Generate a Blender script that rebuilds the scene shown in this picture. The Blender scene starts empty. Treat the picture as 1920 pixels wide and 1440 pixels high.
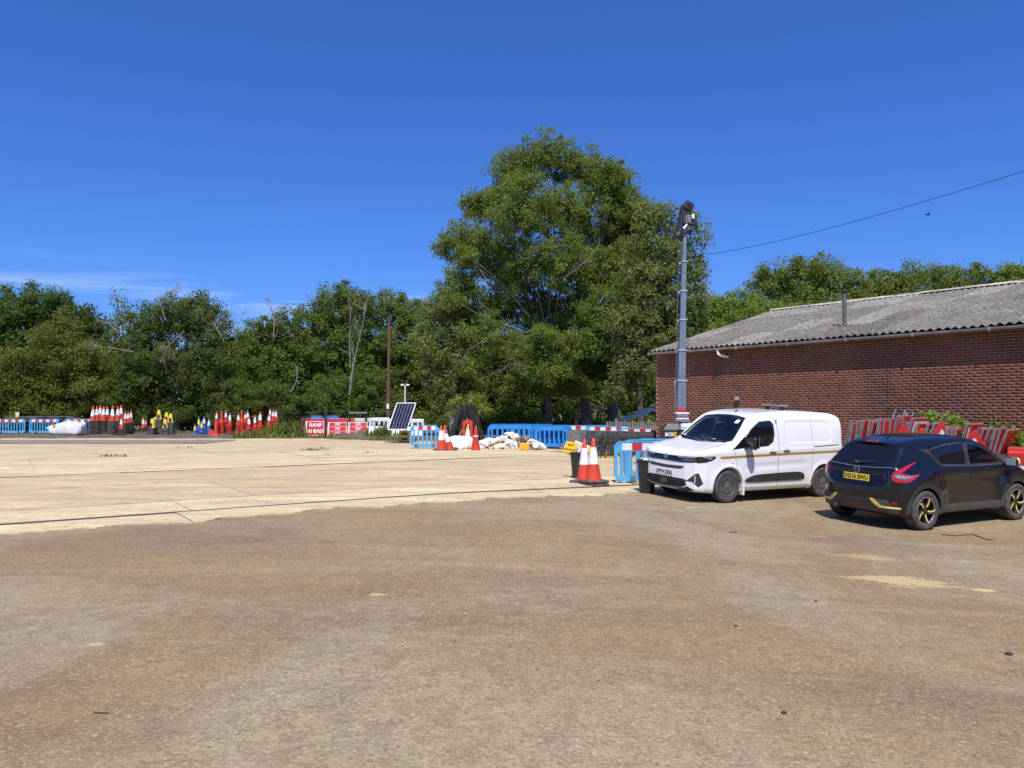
import bpy, bmesh, math, random
import numpy as np
from mathutils import Vector, Matrix, Euler
from mathutils.bvhtree import BVHTree
random.seed(7); rng = np.random.default_rng(7)
SC = bpy.context.scene
COL = SC.collection
R = math.radians
# ------------------------------------------------------------------ camera
EYE = 1.63; FPX = 1443.0; PIT = math.atan(48 / FPX)
cam = bpy.data.objects.new('camera', bpy.data.cameras.new('camera'))
COL.objects.link(cam); SC.camera = cam
cam.location = (0, 0, EYE); cam.rotation_euler = (math.pi / 2 + PIT, 0, 0)
cam.data.sensor_width = 36; cam.data.lens = FPX / 1920 * 36
cam.data.clip_start = 0.05; cam.data.clip_end = 3000
# ------------------------------------------------------------------ light
SUN_DIR = Vector((0.02, -0.64, 1.0)).normalized()      # towards the sun
SUN_EL = math.asin(SUN_DIR.z); SUN_AZ = math.atan2(SUN_DIR.x, SUN_DIR.y)
world = bpy.data.worlds.new('World'); SC.world = world; world.use_nodes = True
wt = world.node_tree; wt.nodes.clear()
wo = wt.nodes.new('ShaderNodeOutputWorld'); wb = wt.nodes.new('ShaderNodeBackground')
sky = wt.nodes.new('ShaderNodeTexSky'); sky.sky_type = 'NISHITA'; sky.sun_disc = False
sky.sun_elevation = SUN_EL; sky.sun_rotation = SUN_AZ
sky.altitude = 100; sky.air_density = 1.0; sky.dust_density = 1.0; sky.ozone_density = 3.0
hs = wt.nodes.new('ShaderNodeHueSaturation'); hs.inputs['Saturation'].default_value = 1.02
tn = wt.nodes.new('ShaderNodeMix'); tn.data_type = 'RGBA'; tn.blend_type = 'MULTIPLY'; tn.inputs[0].default_value = 1.0
wt.links.new(sky.outputs[0], tn.inputs[6]); tn.inputs[7].default_value = (0.60, 1.0, 1.90, 1)
wt.links.new(tn.outputs[2], hs.inputs['Color'])
# thin cirrus low over the trees
tc = wt.nodes.new('ShaderNodeTexCoord'); mp = wt.nodes.new('ShaderNodeMapping')
mp.inputs['Scale'].default_value = (1.4, 1.4, 10); mp.inputs['Rotation'].default_value = (0.0, R(7), 0.0)
wt.links.new(tc.outputs['Generated'], mp.inputs['Vector'])
nz = wt.nodes.new('ShaderNodeTexNoise'); nz.inputs['Scale'].default_value = 2.6; nz.inputs['Detail'].default_value = 7; nz.inputs['Roughness'].default_value = 0.55; nz.inputs['Distortion'].default_value = 0.6
wt.links.new(mp.outputs[0], nz.inputs['Vector'])
cr = wt.nodes.new('ShaderNodeValToRGB'); cr.color_ramp.elements[0].position = 0.45; cr.color_ramp.elements[1].position = 0.74
wt.links.new(nz.outputs['Fac'], cr.inputs['Fac'])
sx = wt.nodes.new('ShaderNodeSeparateXYZ'); wt.links.new(tc.outputs['Generated'], sx.inputs[0])
b1 = wt.nodes.new('ShaderNodeMapRange'); b1.inputs[1].default_value = 0.06; b1.inputs[2].default_value = 0.14
b2 = wt.nodes.new('ShaderNodeMapRange'); b2.inputs[1].default_value = 0.135; b2.inputs[2].default_value = 0.18; b2.inputs[3].default_value = 1; b2.inputs[4].default_value = 0
b3 = wt.nodes.new('ShaderNodeMapRange'); b3.inputs[1].default_value = -0.25; b3.inputs[2].default_value = 0.15; b3.inputs[3].default_value = 1; b3.inputs[4].default_value = 0.12
wt.links.new(sx.outputs['Z'], b1.inputs[0]); wt.links.new(sx.outputs['Z'], b2.inputs[0]); wt.links.new(sx.outputs['X'], b3.inputs[0])
def wmul(a, b):
    m = wt.nodes.new('ShaderNodeMath'); m.operation = 'MULTIPLY'
    wt.links.new(a, m.inputs[0])
    if isinstance(b, float): m.inputs[1].default_value = b
    else: wt.links.new(b, m.inputs[1])
    return m.outputs[0]
cf = wmul(wmul(wmul(wmul(cr.outputs[0], b1.outputs[0]), b2.outputs[0]), b3.outputs[0]), 0.8)
mx = wt.nodes.new('ShaderNodeMix'); mx.data_type = 'RGBA'
wt.links.new(cf, mx.inputs[0]); wt.links.new(hs.outputs[0], mx.inputs[6]); mx.inputs[7].default_value = (8.5, 10.0, 12.0, 1)
wt.links.new(mx.outputs[2], wb.inputs[0]); wb.inputs[1].default_value = 0.073
wt.links.new(wb.outputs[0], wo.inputs[0])
sl = bpy.data.lights.new('sun', 'SUN'); sl.energy = 4.9; sl.angle = R(0.53); sl.color = (1.0, 0.955, 0.89)
sun = bpy.data.objects.new('sun', sl); COL.objects.link(sun)
sun.rotation_euler = SUN_DIR.to_track_quat('Z', 'Y').to_euler(); sun.location = (0, -20, 40)
SC.view_settings.view_transform = 'Standard'; SC.view_settings.look = 'None'
SC.view_settings.exposure = 0.20; SC.view_settings.gamma = 1.0; SC.view_settings.use_curve_mapping = False
# ------------------------------------------------------------------ geometry of the site
def S01(t): t = min(1.0, max(0.0, t)); return t * t * (3 - 2 * t)
def gh(x, y): return -0.42 * S01((x + 2) / 10) * (1 - 0.6 * S01((y - 12.5) / 7.5))
CP, SP = math.cos(PIT), math.sin(PIT)
def at(px, py, Y):
    dx = (px - 960) / FPX; dy = (720 - py) / FPX; k = CP - dy * SP
    return Vector((dx * Y / k, Y, EYE + Y * (SP + dy * CP) / k))
def T(px, py):                                        # where the ray through a pixel meets the ground
    Y = 20.0
    for _ in range(60):
        p = at(px, py, Y); s = (p.z - EYE) / Y
        Y = 0.5 * Y + 0.5 * (gh(p.x, Y) - EYE) / s
    return Vector((p.x, Y, gh(p.x, Y)))
def G(x, y): return Vector((x, y, gh(x, y)))
def GP(px, Y):                                        # on the ground at depth Y in the column px
    x = (px - 960) / FPX * Y * 1.001
    return G(x, Y)
# ------------------------------------------------------------------ mesh builder
class MB:
    def __init__(s): s.v = []; s.f = []; s.m = []; s.mi = 0
    def add(s, vs, fs, M=None):
        o = len(s.v)
        s.v += [tuple(M @ Vector(q)) if M is not None else tuple(q) for q in vs]
        s.f += [tuple(i + o for i in q) for q in fs]; s.m += [s.mi] * len(fs)
        return s
    def box(s, c, d, rot=None, M=None):
        x, y, z = d[0] / 2, d[1] / 2, d[2] / 2
        vs = [(-x, -y, -z), (x, -y, -z), (x, y, -z), (-x, y, -z), (-x, -y, z), (x, -y, z), (x, y, z), (-x, y, z)]
        m = Matrix.Translation(c)
        if rot is not None: m = m @ Euler(rot).to_matrix().to_4x4()
        if M is not None: m = M @ m
        return s.add(vs, [(0, 3, 2, 1), (4, 5, 6, 7), (0, 1, 5, 4), (1, 2, 6, 5), (2, 3, 7, 6), (3, 0, 4, 7)], m)
    def bbox(s, c, d, b=0.01, rot=None, M=None):        # box with chamfered edges
        x, y, z = d[0] / 2, d[1] / 2, d[2] / 2; b = min(b, x * .9, y * .9, z * .9)
        vs = []
        for sz in (-1, 1):
            for sy in (-1, 1):
                for sx_ in (-1, 1):
                    vs += [(sx_ * x, sy * (y - b), sz * (z - b)), (sx_ * (x - b), sy * y, sz * (z - b)), (sx_ * (x - b), sy * (y - b), sz * z)]
        m = Matrix.Translation(c)
        if rot is not None: m = m @ Euler(rot).to_matrix().to_4x4()
        if M is not None: m = M @ m
        I = lambda a, b_, c_, k: (a + 2 * b_ + 4 * c_) * 3 + k
        fs = []
        fs += [(I(1,0,0,0), I(1,1,0,0), I(1,1,1,0), I(1,0,1,0)), (I(0,0,0,0), I(0,0,1,0), I(0,1,1,0), I(0,1,0,0))]
        fs += [(I(0,1,0,1), I(0,1,1,1), I(1,1,1,1), I(1,1,0,1)), (I(0,0,0,1), I(1,0,0,1), I(1,0,1,1), I(0,0,1,1))]
        fs += [(I(0,0,1,2), I(1,0,1,2), I(1,1,1,2), I(0,1,1,2)), (I(0,0,0,2), I(0,1,0,2), I(1,1,0,2), I(1,0,0,2))]
        for a in (0, 1):
            for b_ in (0, 1):
                q = (I(a,b_,0,0), I(a,b_,0,1), I(a,b_,1,1), I(a,b_,1,0)); fs.append(q if (a + b_) % 2 == 0 else q[::-1])
                q = (I(a,0,b_,0), I(a,0,b_,2), I(a,1,b_,2), I(a,1,b_,0)); fs.append(q)
                q = (I(0,a,b_,1), I(0,a,b_,2), I(1,a,b_,2), I(1,a,b_,1)); fs.append(q)
                for c_ in (0, 1): fs.append((I(a,b_,c_,0), I(a,b_,c_,1), I(a,b_,c_,2))) if False else None
        fs = [q for q in fs if q]
        for a in (0, 1):
            for b_ in (0, 1):
                for c_ in (0, 1): fs.append((I(a,b_,c_,0), I(a,b_,c_,1), I(a,b_,c_,2)))
        return s.add(vs, fs, m)
    def tube(s, pts, r, n=8, cap=True, M=None):
        P = [Vector(p) for p in pts]; rs = r if isinstance(r, (list, tuple)) else [r] * len(P)
        vs = []; prev = None
        for i, p in enumerate(P):
            t = (P[min(i + 1, len(P) - 1)] - P[max(i - 1, 0)]).normalized()
            if prev is None:
                a = Vector((0, 0, 1)) if abs(t.z) < .9 else Vector((1, 0, 0)); u = t.cross(a).normalized()
            else:
                u = (prev - t * prev.dot(t)); u = u.normalized() if u.length > 1e-6 else t.orthogonal().normalized()
            prev = u; w = t.cross(u)
            for k in range(n):
                an = 2 * math.pi * k / n; vs.append(p + (u * math.cos(an) + w * math.sin(an)) * rs[i])
        fs = [(i * n + k, i * n + (k + 1) % n, (i + 1) * n + (k + 1) % n, (i + 1) * n + k) for i in range(len(P) - 1) for k in range(n)]
        if cap: fs += [tuple(range(n))[::-1], tuple(range((len(P) - 1) * n, len(P) * n))]
        return s.add(vs, fs, M)
    def lathe(s, prof, n=20, M=None, cap=True):         # profile of (radius, z) round the z axis
        vs = [(r * math.cos(2 * math.pi * k / n), r * math.sin(2 * math.pi * k / n), z) for r, z in prof for k in range(n)]
        fs = [(i * n + k, i * n + (k + 1) % n, (i + 1) * n + (k + 1) % n, (i + 1) * n + k) for i in range(len(prof) - 1) for k in range(n)]
        if cap:
            if prof[0][0] > 1e-4: fs.append(tuple(range(n))[::-1])
            if prof[-1][0] > 1e-4: fs.append(tuple(range((len(prof) - 1) * n, len(prof) * n)))
        return s.add(vs, fs, M)
    def prism(s, poly, y0, y1, M=None):                 # polygon in (x, z) pushed along y
        n = len(poly); vs = [(a, y0, b) for a, b in poly] + [(a, y1, b) for a, b in poly]
        fs = [tuple(range(n)), tuple(range(n, 2 * n))[::-1]] + [(i, i + n, (i + 1) % n + n, (i + 1) % n) for i in range(n)]
        return s.add(vs, fs, M)
    def ring(s, outer, inner, y0, y1, M=None):          # frame between two outlines with equal point counts
        n = len(outer); vs = [(a, y0, b) for a, b in outer] + [(a, y0, b) for a, b in inner] + [(a, y1, b) for a, b in outer] + [(a, y1, b) for a, b in inner]
        fs = []
        for i in range(n):
            j = (i + 1) % n
            fs += [(i, j, n + j, n + i), (2*n + i, 3*n + i, 3*n + j, 2*n + j), (i, 2*n + i, 2*n + j, j), (n + i, n + j, 3*n + j, 3*n + i)]
        return s.add(vs, fs, M)
    def build(s, name, mat, parent=None, smooth=False, M=None, fix=True, ang=35):
        me = bpy.data.meshes.new(name); me.from_pydata(s.v, [], s.f)
        for q in (mat if isinstance(mat, (list, tuple)) else [mat]): me.materials.append(q)
        if any(s.m): me.polygons.foreach_set('material_index', s.m)
        if fix:
            bm = bmesh.new(); bm.from_mesh(me); bmesh.ops.recalc_face_normals(bm, faces=bm.faces); bm.to_mesh(me); bm.free()
        if smooth:
            me.polygons.foreach_set('use_smooth', [True] * len(me.polygons))
            try: me.set_sharp_from_angle(angle=R(ang))
            except Exception: pass
        me.update()
        return link(name, me, parent, M)
def link(name, me, parent=None, M=None):
    o = bpy.data.objects.new(name, me); COL.objects.link(o)
    if parent is not None: o.parent = parent
    if M is not None: o.matrix_local = M
    return o
def tag(o, label=None, cat=None, group=None, kind=None):
    if label: o['label'] = label
    if cat: o['category'] = cat
    if group: o['group'] = group
    if kind: o['kind'] = kind
    return o
def thing(name, label, cat, loc=(0, 0, 0), rz=0.0, group=None, rot=None):
    o = bpy.data.objects.new(name, None); COL.objects.link(o); o.empty_display_size = 0.2
    o.location = loc; o.rotation_euler = rot if rot is not None else (0, 0, rz)
    return tag(o, label, cat, group)
def dup(o, label=None, loc=None, rz=None, rot=None, group=None, parent=None):
    c = o.copy(); COL.objects.link(c)
    if parent is not None: c.parent = parent
    for ch in KIDS.get(o.name) or [q for q in o.children]: dup(ch, parent=c)
    if label: c['label'] = label
    if group: c['group'] = group
    if loc is not None: c.location = loc
    if rz is not None: c.rotation_euler = (0, 0, rz)
    if rot is not None: c.rotation_euler = rot
    return c
KIDS = {}
def mesh_np(name, V, F, mat, parent=None, smooth=False, attr=None):
    """V (n,3), F (m,k) numpy -> object"""
    me = bpy.data.meshes.new(name); n, m, k = len(V), len(F), F.shape[1]
    me.vertices.add(n); me.vertices.foreach_set('co', V.astype(np.float32).ravel())
    me.loops.add(m * k); me.loops.foreach_set('vertex_index', F.astype(np.int32).ravel())
    me.polygons.add(m); me.polygons.foreach_set('loop_start', np.arange(0, m * k, k, dtype=np.int32))
    try: me.polygons.foreach_set('loop_total', np.full(m, k, dtype=np.int32))
    except Exception: pass
    if smooth: me.polygons.foreach_set('use_smooth', np.ones(m, dtype=bool))
    if attr is not None:
        a = me.attributes.new('tint', 'FLOAT', 'POINT'); a.data.foreach_set('value', attr.astype(np.float32))
    me.update(calc_edges=True); me.materials.append(mat)
    return link(name, me, parent)
# ------------------------------------------------------------------ materials
class NG:
    def __init__(s, name):
        s.mat = bpy.data.materials.new(name); s.mat.use_nodes = True; s.t = s.mat.node_tree
        s.bsdf = s.t.nodes['Principled BSDF']; s.out = s.t.nodes['Material Output']
        s.tc = s.t.nodes.new('ShaderNodeTexCoord'); s.co = s.tc.outputs['Object']
    def n(s, ty, **kw):
        nd = s.t.nodes.new('ShaderNode' + ty)
        for k, v in kw.items():
            if k.startswith('_'): setattr(nd, k[1:], v)
            else:
                key = int(k[1:]) if k[0] == 'i' and k[1:].isdigit() else k.replace('_', ' ')
                s.set(nd.inputs[key], v)
        return nd
    def set(s, i, v):
        if isinstance(v, bpy.types.NodeSocket): s.t.links.new(v, i)
        elif isinstance(v, (tuple, list)) and len(v) == 3 and i.type == 'RGBA': i.default_value = (*v, 1)
        else: i.default_value = v
    def noise(s, sc, det=4, rough=.55, vec=None, dist=0.0):
        return s.n('TexNoise', Vector=vec or s.co, Scale=sc, Detail=det, Roughness=rough, Distortion=dist).outputs['Fac']
    def vor(s, sc, vec=None, feat='F1', out='Distance', rnd=1.0):
        return s.n('TexVoronoi', _feature=feat, Vector=vec or s.co, Scale=sc, Randomness=rnd).outputs[out]
    def ramp(s, f, a, b, c0=0.0, c1=1.0):
        return s.n('MapRange', i0=f, i1=a, i2=b, i3=c0, i4=c1).outputs[0]
    def mix(s, f, a, b, mode='MIX'):
        m = s.t.nodes.new('ShaderNodeMix'); m.data_type = 'RGBA'; m.blend_type = mode
        s.set(m.inputs[0], f); s.set(m.inputs[6], a); s.set(m.inputs[7], b); return m.outputs[2]
    def math(s, op, a, b=0.0):
        return s.n('Math', _operation=op, i0=a, i1=b).outputs[0]
    def scale(s, v, vec=None, loc=(0, 0, 0), rot=(0, 0, 0)):
        return s.n('Mapping', Vector=vec or s.co, Scale=v, Location=loc, Rotation=rot).outputs[0]
    def bump(s, h, strength=.3, dist=.01, normal=None):
        b = s.n('Bump', Height=h, Strength=strength, Distance=dist)
        if normal is not None: s.set(b.inputs['Normal'], normal)
        return b.outputs[0]
    def fin(s, color=None, rough=None, metal=None, normal=None, spec=None, coat=None):
        B = s.bsdf.inputs
        if color is not None: s.set(B['Base Color'], color)
        if rough is not None: s.set(B['Roughness'], rough)
        if metal is not None: s.set(B['Metallic'], metal)
        if normal is not None: s.set(B['Normal'], normal)
        if spec is not None: s.set(B['Specular IOR Level'], spec)
        if coat is not None: s.set(B['Coat Weight'], coat); B['Coat Roughness'].default_value = 0.03
        return s.mat
_mc = {}
def pm(name, col, rough=.5, metal=0.0, var=.12, sc=6.0, bump=0.0, dirt=None, coat=None, spec=None):
    """plain procedural material with tonal variation, optional dust that gathers by noise"""
    if name in _mc: return _mc[name]
    g = NG(name); f = g.noise(sc, 5); lo = tuple(c * (1 - var) for c in col); hi = tuple(min(1, c * (1 + var)) for c in col)
    c = g.mix(g.ramp(f, .3, .7), lo, hi)
    if dirt: c = g.mix(g.math('MULTIPLY', g.ramp(g.noise(sc * 2.7, 6, .65), .42, .72), dirt[1]), c, dirt[0])
    nrm = g.bump(g.noise(sc * 8, 3), bump, .004) if bump else None
    _mc[name] = g.fin(c, g.ramp(g.noise(sc * 1.7, 3), .2, .8, max(0, rough - .07), min(1, rough + .08)), metal, nrm, spec, coat)
    return _mc[name]
DUST = (.32, .25, .18)
# ================================================================== SETTING
# ---- ground
def tarmac_mat():
    g = NG('dusty_tarmac'); co = g.co
    big = g.noise(.16, 5, .6, dist=.5); mid = g.noise(.75, 6, .62, dist=.4); fine = g.noise(7, 6, .7)
    st = g.scale((.35, 1.0, 1.0), rot=(0, 0, R(-25))); streak = g.noise(1.1, 5, .6, vec=st)
    base = g.mix(g.ramp(big, .40, .60), (0.230, 0.158, 0.086), (0.307, 0.215, 0.111))
    base = g.mix(g.math('MULTIPLY', g.ramp(mid, .5, .74), .6), base, (0.353, 0.244, 0.119))
    base = g.mix(g.math('MULTIPLY', g.ramp(streak, .50, .70), .6), base, (0.181, 0.131, 0.077))
    base = g.mix(g.math('MULTIPLY', g.ramp(g.noise(.42, 5, .6), .56, .72), .55), base, (0.323, 0.236, 0.098))
    base = g.mix(g.math('MULTIPLY', g.ramp(g.noise(.3, 4, .6, dist=.8), .60, .75), .22), base, (0.293, 0.171, 0.086))
    b2_ = g.noise(.23, 6, .68, vec=g.scale((1, 1, 1), loc=(13, 7, 0)), dist=.9)
    base = g.mix(g.math('MULTIPLY', g.ramp(b2_, .44, .62), .75), base, (0.361, 0.302, 0.190))
    b3_ = g.noise(.5, 6, .7, vec=g.scale((.5, 1.2, 1), loc=(3, 17, 0), rot=(0, 0, R(-18))), dist=.6)
    base = g.mix(g.math('MULTIPLY', g.ramp(b3_, .54, .66), .6), base, (0.167, 0.128, 0.087))
    tr_ = g.noise(1.0, 4, .6, vec=g.scale((.10, 1.6, 1), rot=(0, 0, R(-14))), dist=.3)
    base = g.mix(g.math('MULTIPLY', g.ramp(tr_, .56, .68), .4), base, (0.408, 0.333, 0.209))
    base = g.mix(g.math('MULTIPLY', g.ramp(fine, .42, .62), .4), base, (0.147, 0.104, 0.062))
    # aggregate stones
    for sc_, lo, hi, k_ in ((12.0, .30, .12, .30), (24.0, .46, .22, .50)):
        vv = g.n('TexVoronoi', Vector=co, Scale=sc_); sp_ = g.n('SeparateColor', i0=vv.outputs['Color'])
        base = g.mix(g.math('MULTIPLY', g.math('MULTIPLY', g.ramp(vv.outputs['Distance'], lo, hi), g.ramp(sp_.outputs[1], .45, .6)), k_), base, g.mix(sp_.outputs[0], (0.122, 0.083, 0.051), (0.509, 0.391, 0.234)))
    vd = g.vor(42); vc = g.n('TexVoronoi', Vector=co, Scale=42.0).outputs['Color']
    sep = g.n('SeparateColor', i0=vc).outputs[0]
    stone = g.mix(sep, (0.147, 0.097, 0.054), (0.489, 0.368, 0.200))
    m1 = g.math('MULTIPLY', g.ramp(vd, .42, .20), g.ramp(g.noise(1.3, 4), .25, .5))
    base = g.mix(g.math('MULTIPLY', m1, .75), base, stone)
    vd2 = g.vor(17); vc2 = g.n('SeparateColor', i0=g.n('TexVoronoi', Vector=co, Scale=17.0).outputs['Color']).outputs[1]
    big_st = g.math('MULTIPLY', g.ramp(vd2, .17, .10), g.math('GREATER_THAN', vc2, .78))
    base = g.mix(g.math('MULTIPLY', big_st, .35), base, (0.508, 0.405, 0.225))
    dk = g.math('MULTIPLY', g.ramp(g.vor(5.5), .075, .045), g.math('GREATER_THAN', g.n('SeparateColor', i0=g.n('TexVoronoi', Vector=co, Scale=5.5).outputs['Color']).outputs[0], .70))
    base = g.mix(g.math('MULTIPLY', dk, .8), base, (0.059, 0.046, 0.029))
    # pale spilt plaster and paint left on the tarmac: (x, y, rx, ry, strength)
    for (x, y, rx, ry, k) in PATCHES:
        mpn = g.n('Mapping', _vector_type='POINT', Vector=co, Location=(-x / rx, -y / ry, 0), Scale=(1 / rx, 1 / ry, 0.0)).outputs[0]
        ln = g.n('VectorMath', _operation='LENGTH', i0=mpn).outputs['Value']
        nn = g.math('ADD', g.math('MULTIPLY', g.noise(3.2, 6, .7, vec=g.scale((.5, 1.5, 1), rot=(0, 0, R(12)))), .65), g.math('MULTIPLY', g.noise(16, 5, .8), .40))
        msk = g.ramp(g.math('ADD', g.math('MULTIPLY', ln, -.42), nn), .31, .39)
        msk = g.math('MULTIPLY', msk, g.ramp(ln, 1.15, .9))
        base = g.mix(g.math('MULTIPLY', msk, k), base, (0.587, 0.460, 0.213))
    gr1 = g.ramp(g.noise(38, 5, .8), .32, .68, .62, 1.28); gr2 = g.ramp(g.noise(95, 3, .8), .3, .7, .80, 1.22)
    gg = g.math('MULTIPLY', gr1, gr2); cmb = g.n('CombineColor', i0=gg, i1=gg, i2=gg).outputs[0]
    base = g.mix(1.0, base, cmb, 'MULTIPLY')
    h = g.math('ADD', g.math('MULTIPLY', vd, .7), g.math('MULTIPLY', g.noise(30, 4, .7), .8))
    nb = g.bump(h, .75, .006); nb = g.bump(mid, .5, .05, nb)
    return g.fin(base, .92, 0, nb, .25)
PATCHES = [(T(1690, 1090).x, T(1690, 1090).y, 1.25, .60, .62), (T(1630, 1045).x, T(1630, 1045).y, 0.7, .45, .35), (T(1848, 1107).x, T(1848, 1107).y, .22, .16, .8),
           (T(180, 1208).x, T(180, 1208).y, .16, .11, .6), (T(708, 1115).x, T(708, 1115).y, .16, .12, .5), (T(1195, 1290).x, T(1195, 1290).y, .14, .09, .2), (T(1540, 1006).x, T(1540, 1006).y, .35, .1, .5)]
M_tarmac = tarmac_mat()
def gsheet(name, xs, ys, mat, dz=0.0, kind='structure'):
    nx, ny = len(xs), len(ys)
    V = np.array([(x, y, gh(x, y) + dz) for y in ys for x in xs])
    F = np.array([(j * nx + i, j * nx + i + 1, (j + 1) * nx + i + 1, (j + 1) * nx + i) for j in range(ny - 1) for i in range(nx - 1)])
    o = mesh_np(name, V, F, mat, smooth=True); o['kind'] = kind; return o
xs = [-1500, -600, -250, -120] + list(np.arange(-80, 40.1, .5)) + [60, 120, 300, 700, 1500]
ys = [-300, -60, -20] + list(np.arange(-6, 75.1, .5)) + [110, 200, 500, 1500, 2500]
gsheet('ground', xs, ys, M_tarmac)
# ---- concrete apron: slabs laid in rows
DU, DV = Vector((.826, .563, 0)), Vector((-.563, .826, 0))
def uv(u, v, dz=0.0): p = DU * u + DV * v; return Vector((p.x, p.y, gh(p.x, p.y) + dz))
def conc_mat(name, a, b, agg, dirt):
    g = NG(name); g.co = g.n('NewGeometry').outputs['Position']; co = g.co
    rnd = g.n('ObjectInfo').outputs['Random']
    base = g.mix(g.ramp(g.noise(.5, 6, .65, dist=.5), .35, .65), a, b)
    base = g.mix(g.math('MULTIPLY', g.ramp(rnd, 0, 1, 0, .45), 1.0), base, tuple(c * .88 for c in a))
    st = g.noise(2.2, 6, .7, vec=g.scale((.25, 1.1, 1), rot=(0, 0, R(-34))))
    base = g.mix(g.math('MULTIPLY', g.ramp(st, .5, .72), dirt), base, (.30, .215, .145))
    base = g.mix(g.math('MULTIPLY', g.ramp(g.noise(1.3, 6, .7), .58, .7), dirt * .8), base, (.21, .165, .13))
    base = g.mix(g.math('MULTIPLY', g.ramp(g.noise(6, 6, .75), .50, .62), dirt * .6), base, (.36, .27, .17))
    st2 = g.noise(1.0, 7, .75, vec=g.scale((.12, 1.0, 1), rot=(0, 0, R(-34))))
    base = g.mix(g.math('MULTIPLY', g.ramp(st2, .46, .60), dirt * 1.1), base, (.48, .34, .23))
    base = g.mix(g.math('MULTIPLY', g.ramp(g.noise(2.6, 6, .7), .62, .68), .6), base, (.74, .66, .46))
    ln = g.noise(1.0, 6, .7, vec=g.scale((.10, 2.6, 1), rot=(0, 0, R(-34))), dist=.4)
    base = g.mix(g.math('MULTIPLY', g.math('MULTIPLY', g.ramp(ln, .60, .66), g.ramp(g.noise(.7, 3), .45, .6)), .65), base, (.17, .125, .09))
    vd = g.vor(30); vc = g.n('SeparateColor', i0=g.n('TexVoronoi', Vector=co, Scale=30.0).outputs['Color']).outputs[0]
    base = g.mix(g.math('MULTIPLY', g.ramp(vd, .3, .15), agg), base, g.mix(vc, (.17, .11, .08), (.62, .50, .34)))
    cr_ = g.n('TexVoronoi', _feature='DISTANCE_TO_EDGE', Vector=g.n('VectorMath', _operation='ADD', i0=co, i1=g.n('VectorMath', _operation='SCALE', i0=g.n('TexNoise', Vector=co, Scale=1.5).outputs['Color'], Scale=.8).outputs[0]).outputs[0], Scale=.33).outputs['Distance']
    base = g.mix(g.math('MULTIPLY', g.math('MULTIPLY', g.ramp(cr_, .008, .002), g.ramp(g.noise(.5, 3), .5, .6)), .45), base, (.12, .09, .07))
    gr1 = g.ramp(g.noise(9, 7, .8), .32, .68, .80, 1.18); gr2 = g.ramp(g.noise(1.1, 7, .75, vec=g.scale((.3, 1.2, 1), rot=(0, 0, R(-34)))), .34, .66, .80, 1.14)
    gg = g.math('MULTIPLY', gr1, gr2); base = g.mix(1.0, base, g.n('CombineColor', i0=gg, i1=gg, i2=gg).outputs[0], 'MULTIPLY')
    nb = g.bump(g.noise(22, 5, .7), .4, .006); nb = g.bump(g.noise(1.2, 5), .4, .04, nb)
    return g.fin(base, .9, 0, nb, .25)
M_pale = conc_mat('pale_concrete', (.69, .58, .335), (.56, .455, .25), .16, .6)
M_agg = conc_mat('worn_concrete', (.52, .41, .22), (.64, .525, .295), .38, .75)
M_far = conc_mat('dusty_concrete', (.63, .51, .295), (.51, .41, .23), .14, .75)
M_joint = pm('joint_dirt', (.07, .055, .042), .95, sc=3, var=.3, bump=.3)
M_greytar = conc_mat('grey_tarmac_patch', (.20, .155, .135), (.25, .19, .16), .1, .3)
rows = [(12.0, 12.95, M_pale), (13.09, 14.68, M_pale), (14.73, 18.28, M_agg), (18.34, 21.83, M_agg), (21.97, 24.88, M_pale), (24.96, 29.2, M_pale), (29.25, 33.5, M_far), (33.55, 38.5, M_far), (38.5 + .05, 46, M_far), (46.05, 54, M_far)]
def far_y(x):  return 43.2 if x < -10 else 43.2 - (x + 10) * 1.0 if x < -6 else 39.5 if x < -4 else 34.5
apron = MB()
bed = []
slab_bm = []
for ri, (v0, v1, mt) in enumerate(rows):
    u = -38 + random.uniform(0, 3)
    while u < 46:
        L = random.choice((3.0, 3.6, 4.5, 4.5, 6.0)) if ri > 0 else random.choice((4.5, 6, 7))
        c = DU * (u + L / 2) + DV * ((v0 + v1) / 2)
        wall_d = (c.x - 5.26) * -.782 + (c.y - 27.9) * -.623       # in front of the wall
        ok = c.y < far_y(c.x) + 1.2 and c.x > -48 and wall_d > .3 and c.y > 4.5 and c.x < 8
        if ok:
            nu = max(2, int(L / (.15 if ri == 0 else .6))); nv = max(2, int((v1 - v0) / .6)); top = []
            jit = random.uniform(-.004, .004); ja = random.uniform(-.012, .012) / nu
            for j in range(nv + 1):
                for i in range(nu + 1):
                    uu = u + .007 + (L - .014) * i / nu; vv = v0 + (v1 - v0) * j / nv
                    if ri == 0 and j == 0:
                        vv += .10 * math.sin(uu * 1.7) + .13 * math.sin(uu * 4.1 + 1) * (1 if 2 < uu < 6.5 else .4) + random.uniform(-.06, .06) + .05 * math.sin(uu * 9)
                    p = uv(uu, vv, .018 + jit + ja * (i - nu / 2)); 
                    p.y = min(p.y, far_y(p.x) + .25 * math.sin(p.x * 1.3))
                    top.append(p)
            q = MB(); w = nu + 1; n = len(top)
            vs = [tuple(p) for p in top] + [(p.x, p.y, p.z - .05) for p in top]
            fs = [(j * w + i, j * w + i + 1, (j + 1) * w + i + 1, (j + 1) * w + i) for j in range(nv) for i in range(nu)]
            rim = [i for i in range(w)] + [j * w + nu for j in range(1, nv + 1)] + [nv * w + i for i in range(nu - 1, -1, -1)] + [j * w for j in range(nv - 1, 0, -1)]
            fs += [(rim[k], rim[k - 1], rim[k - 1] + n, rim[k] + n) for k in range(len(rim))]
            q.add(vs, fs); slab_bm.append((q, mt))
        u += L
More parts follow.
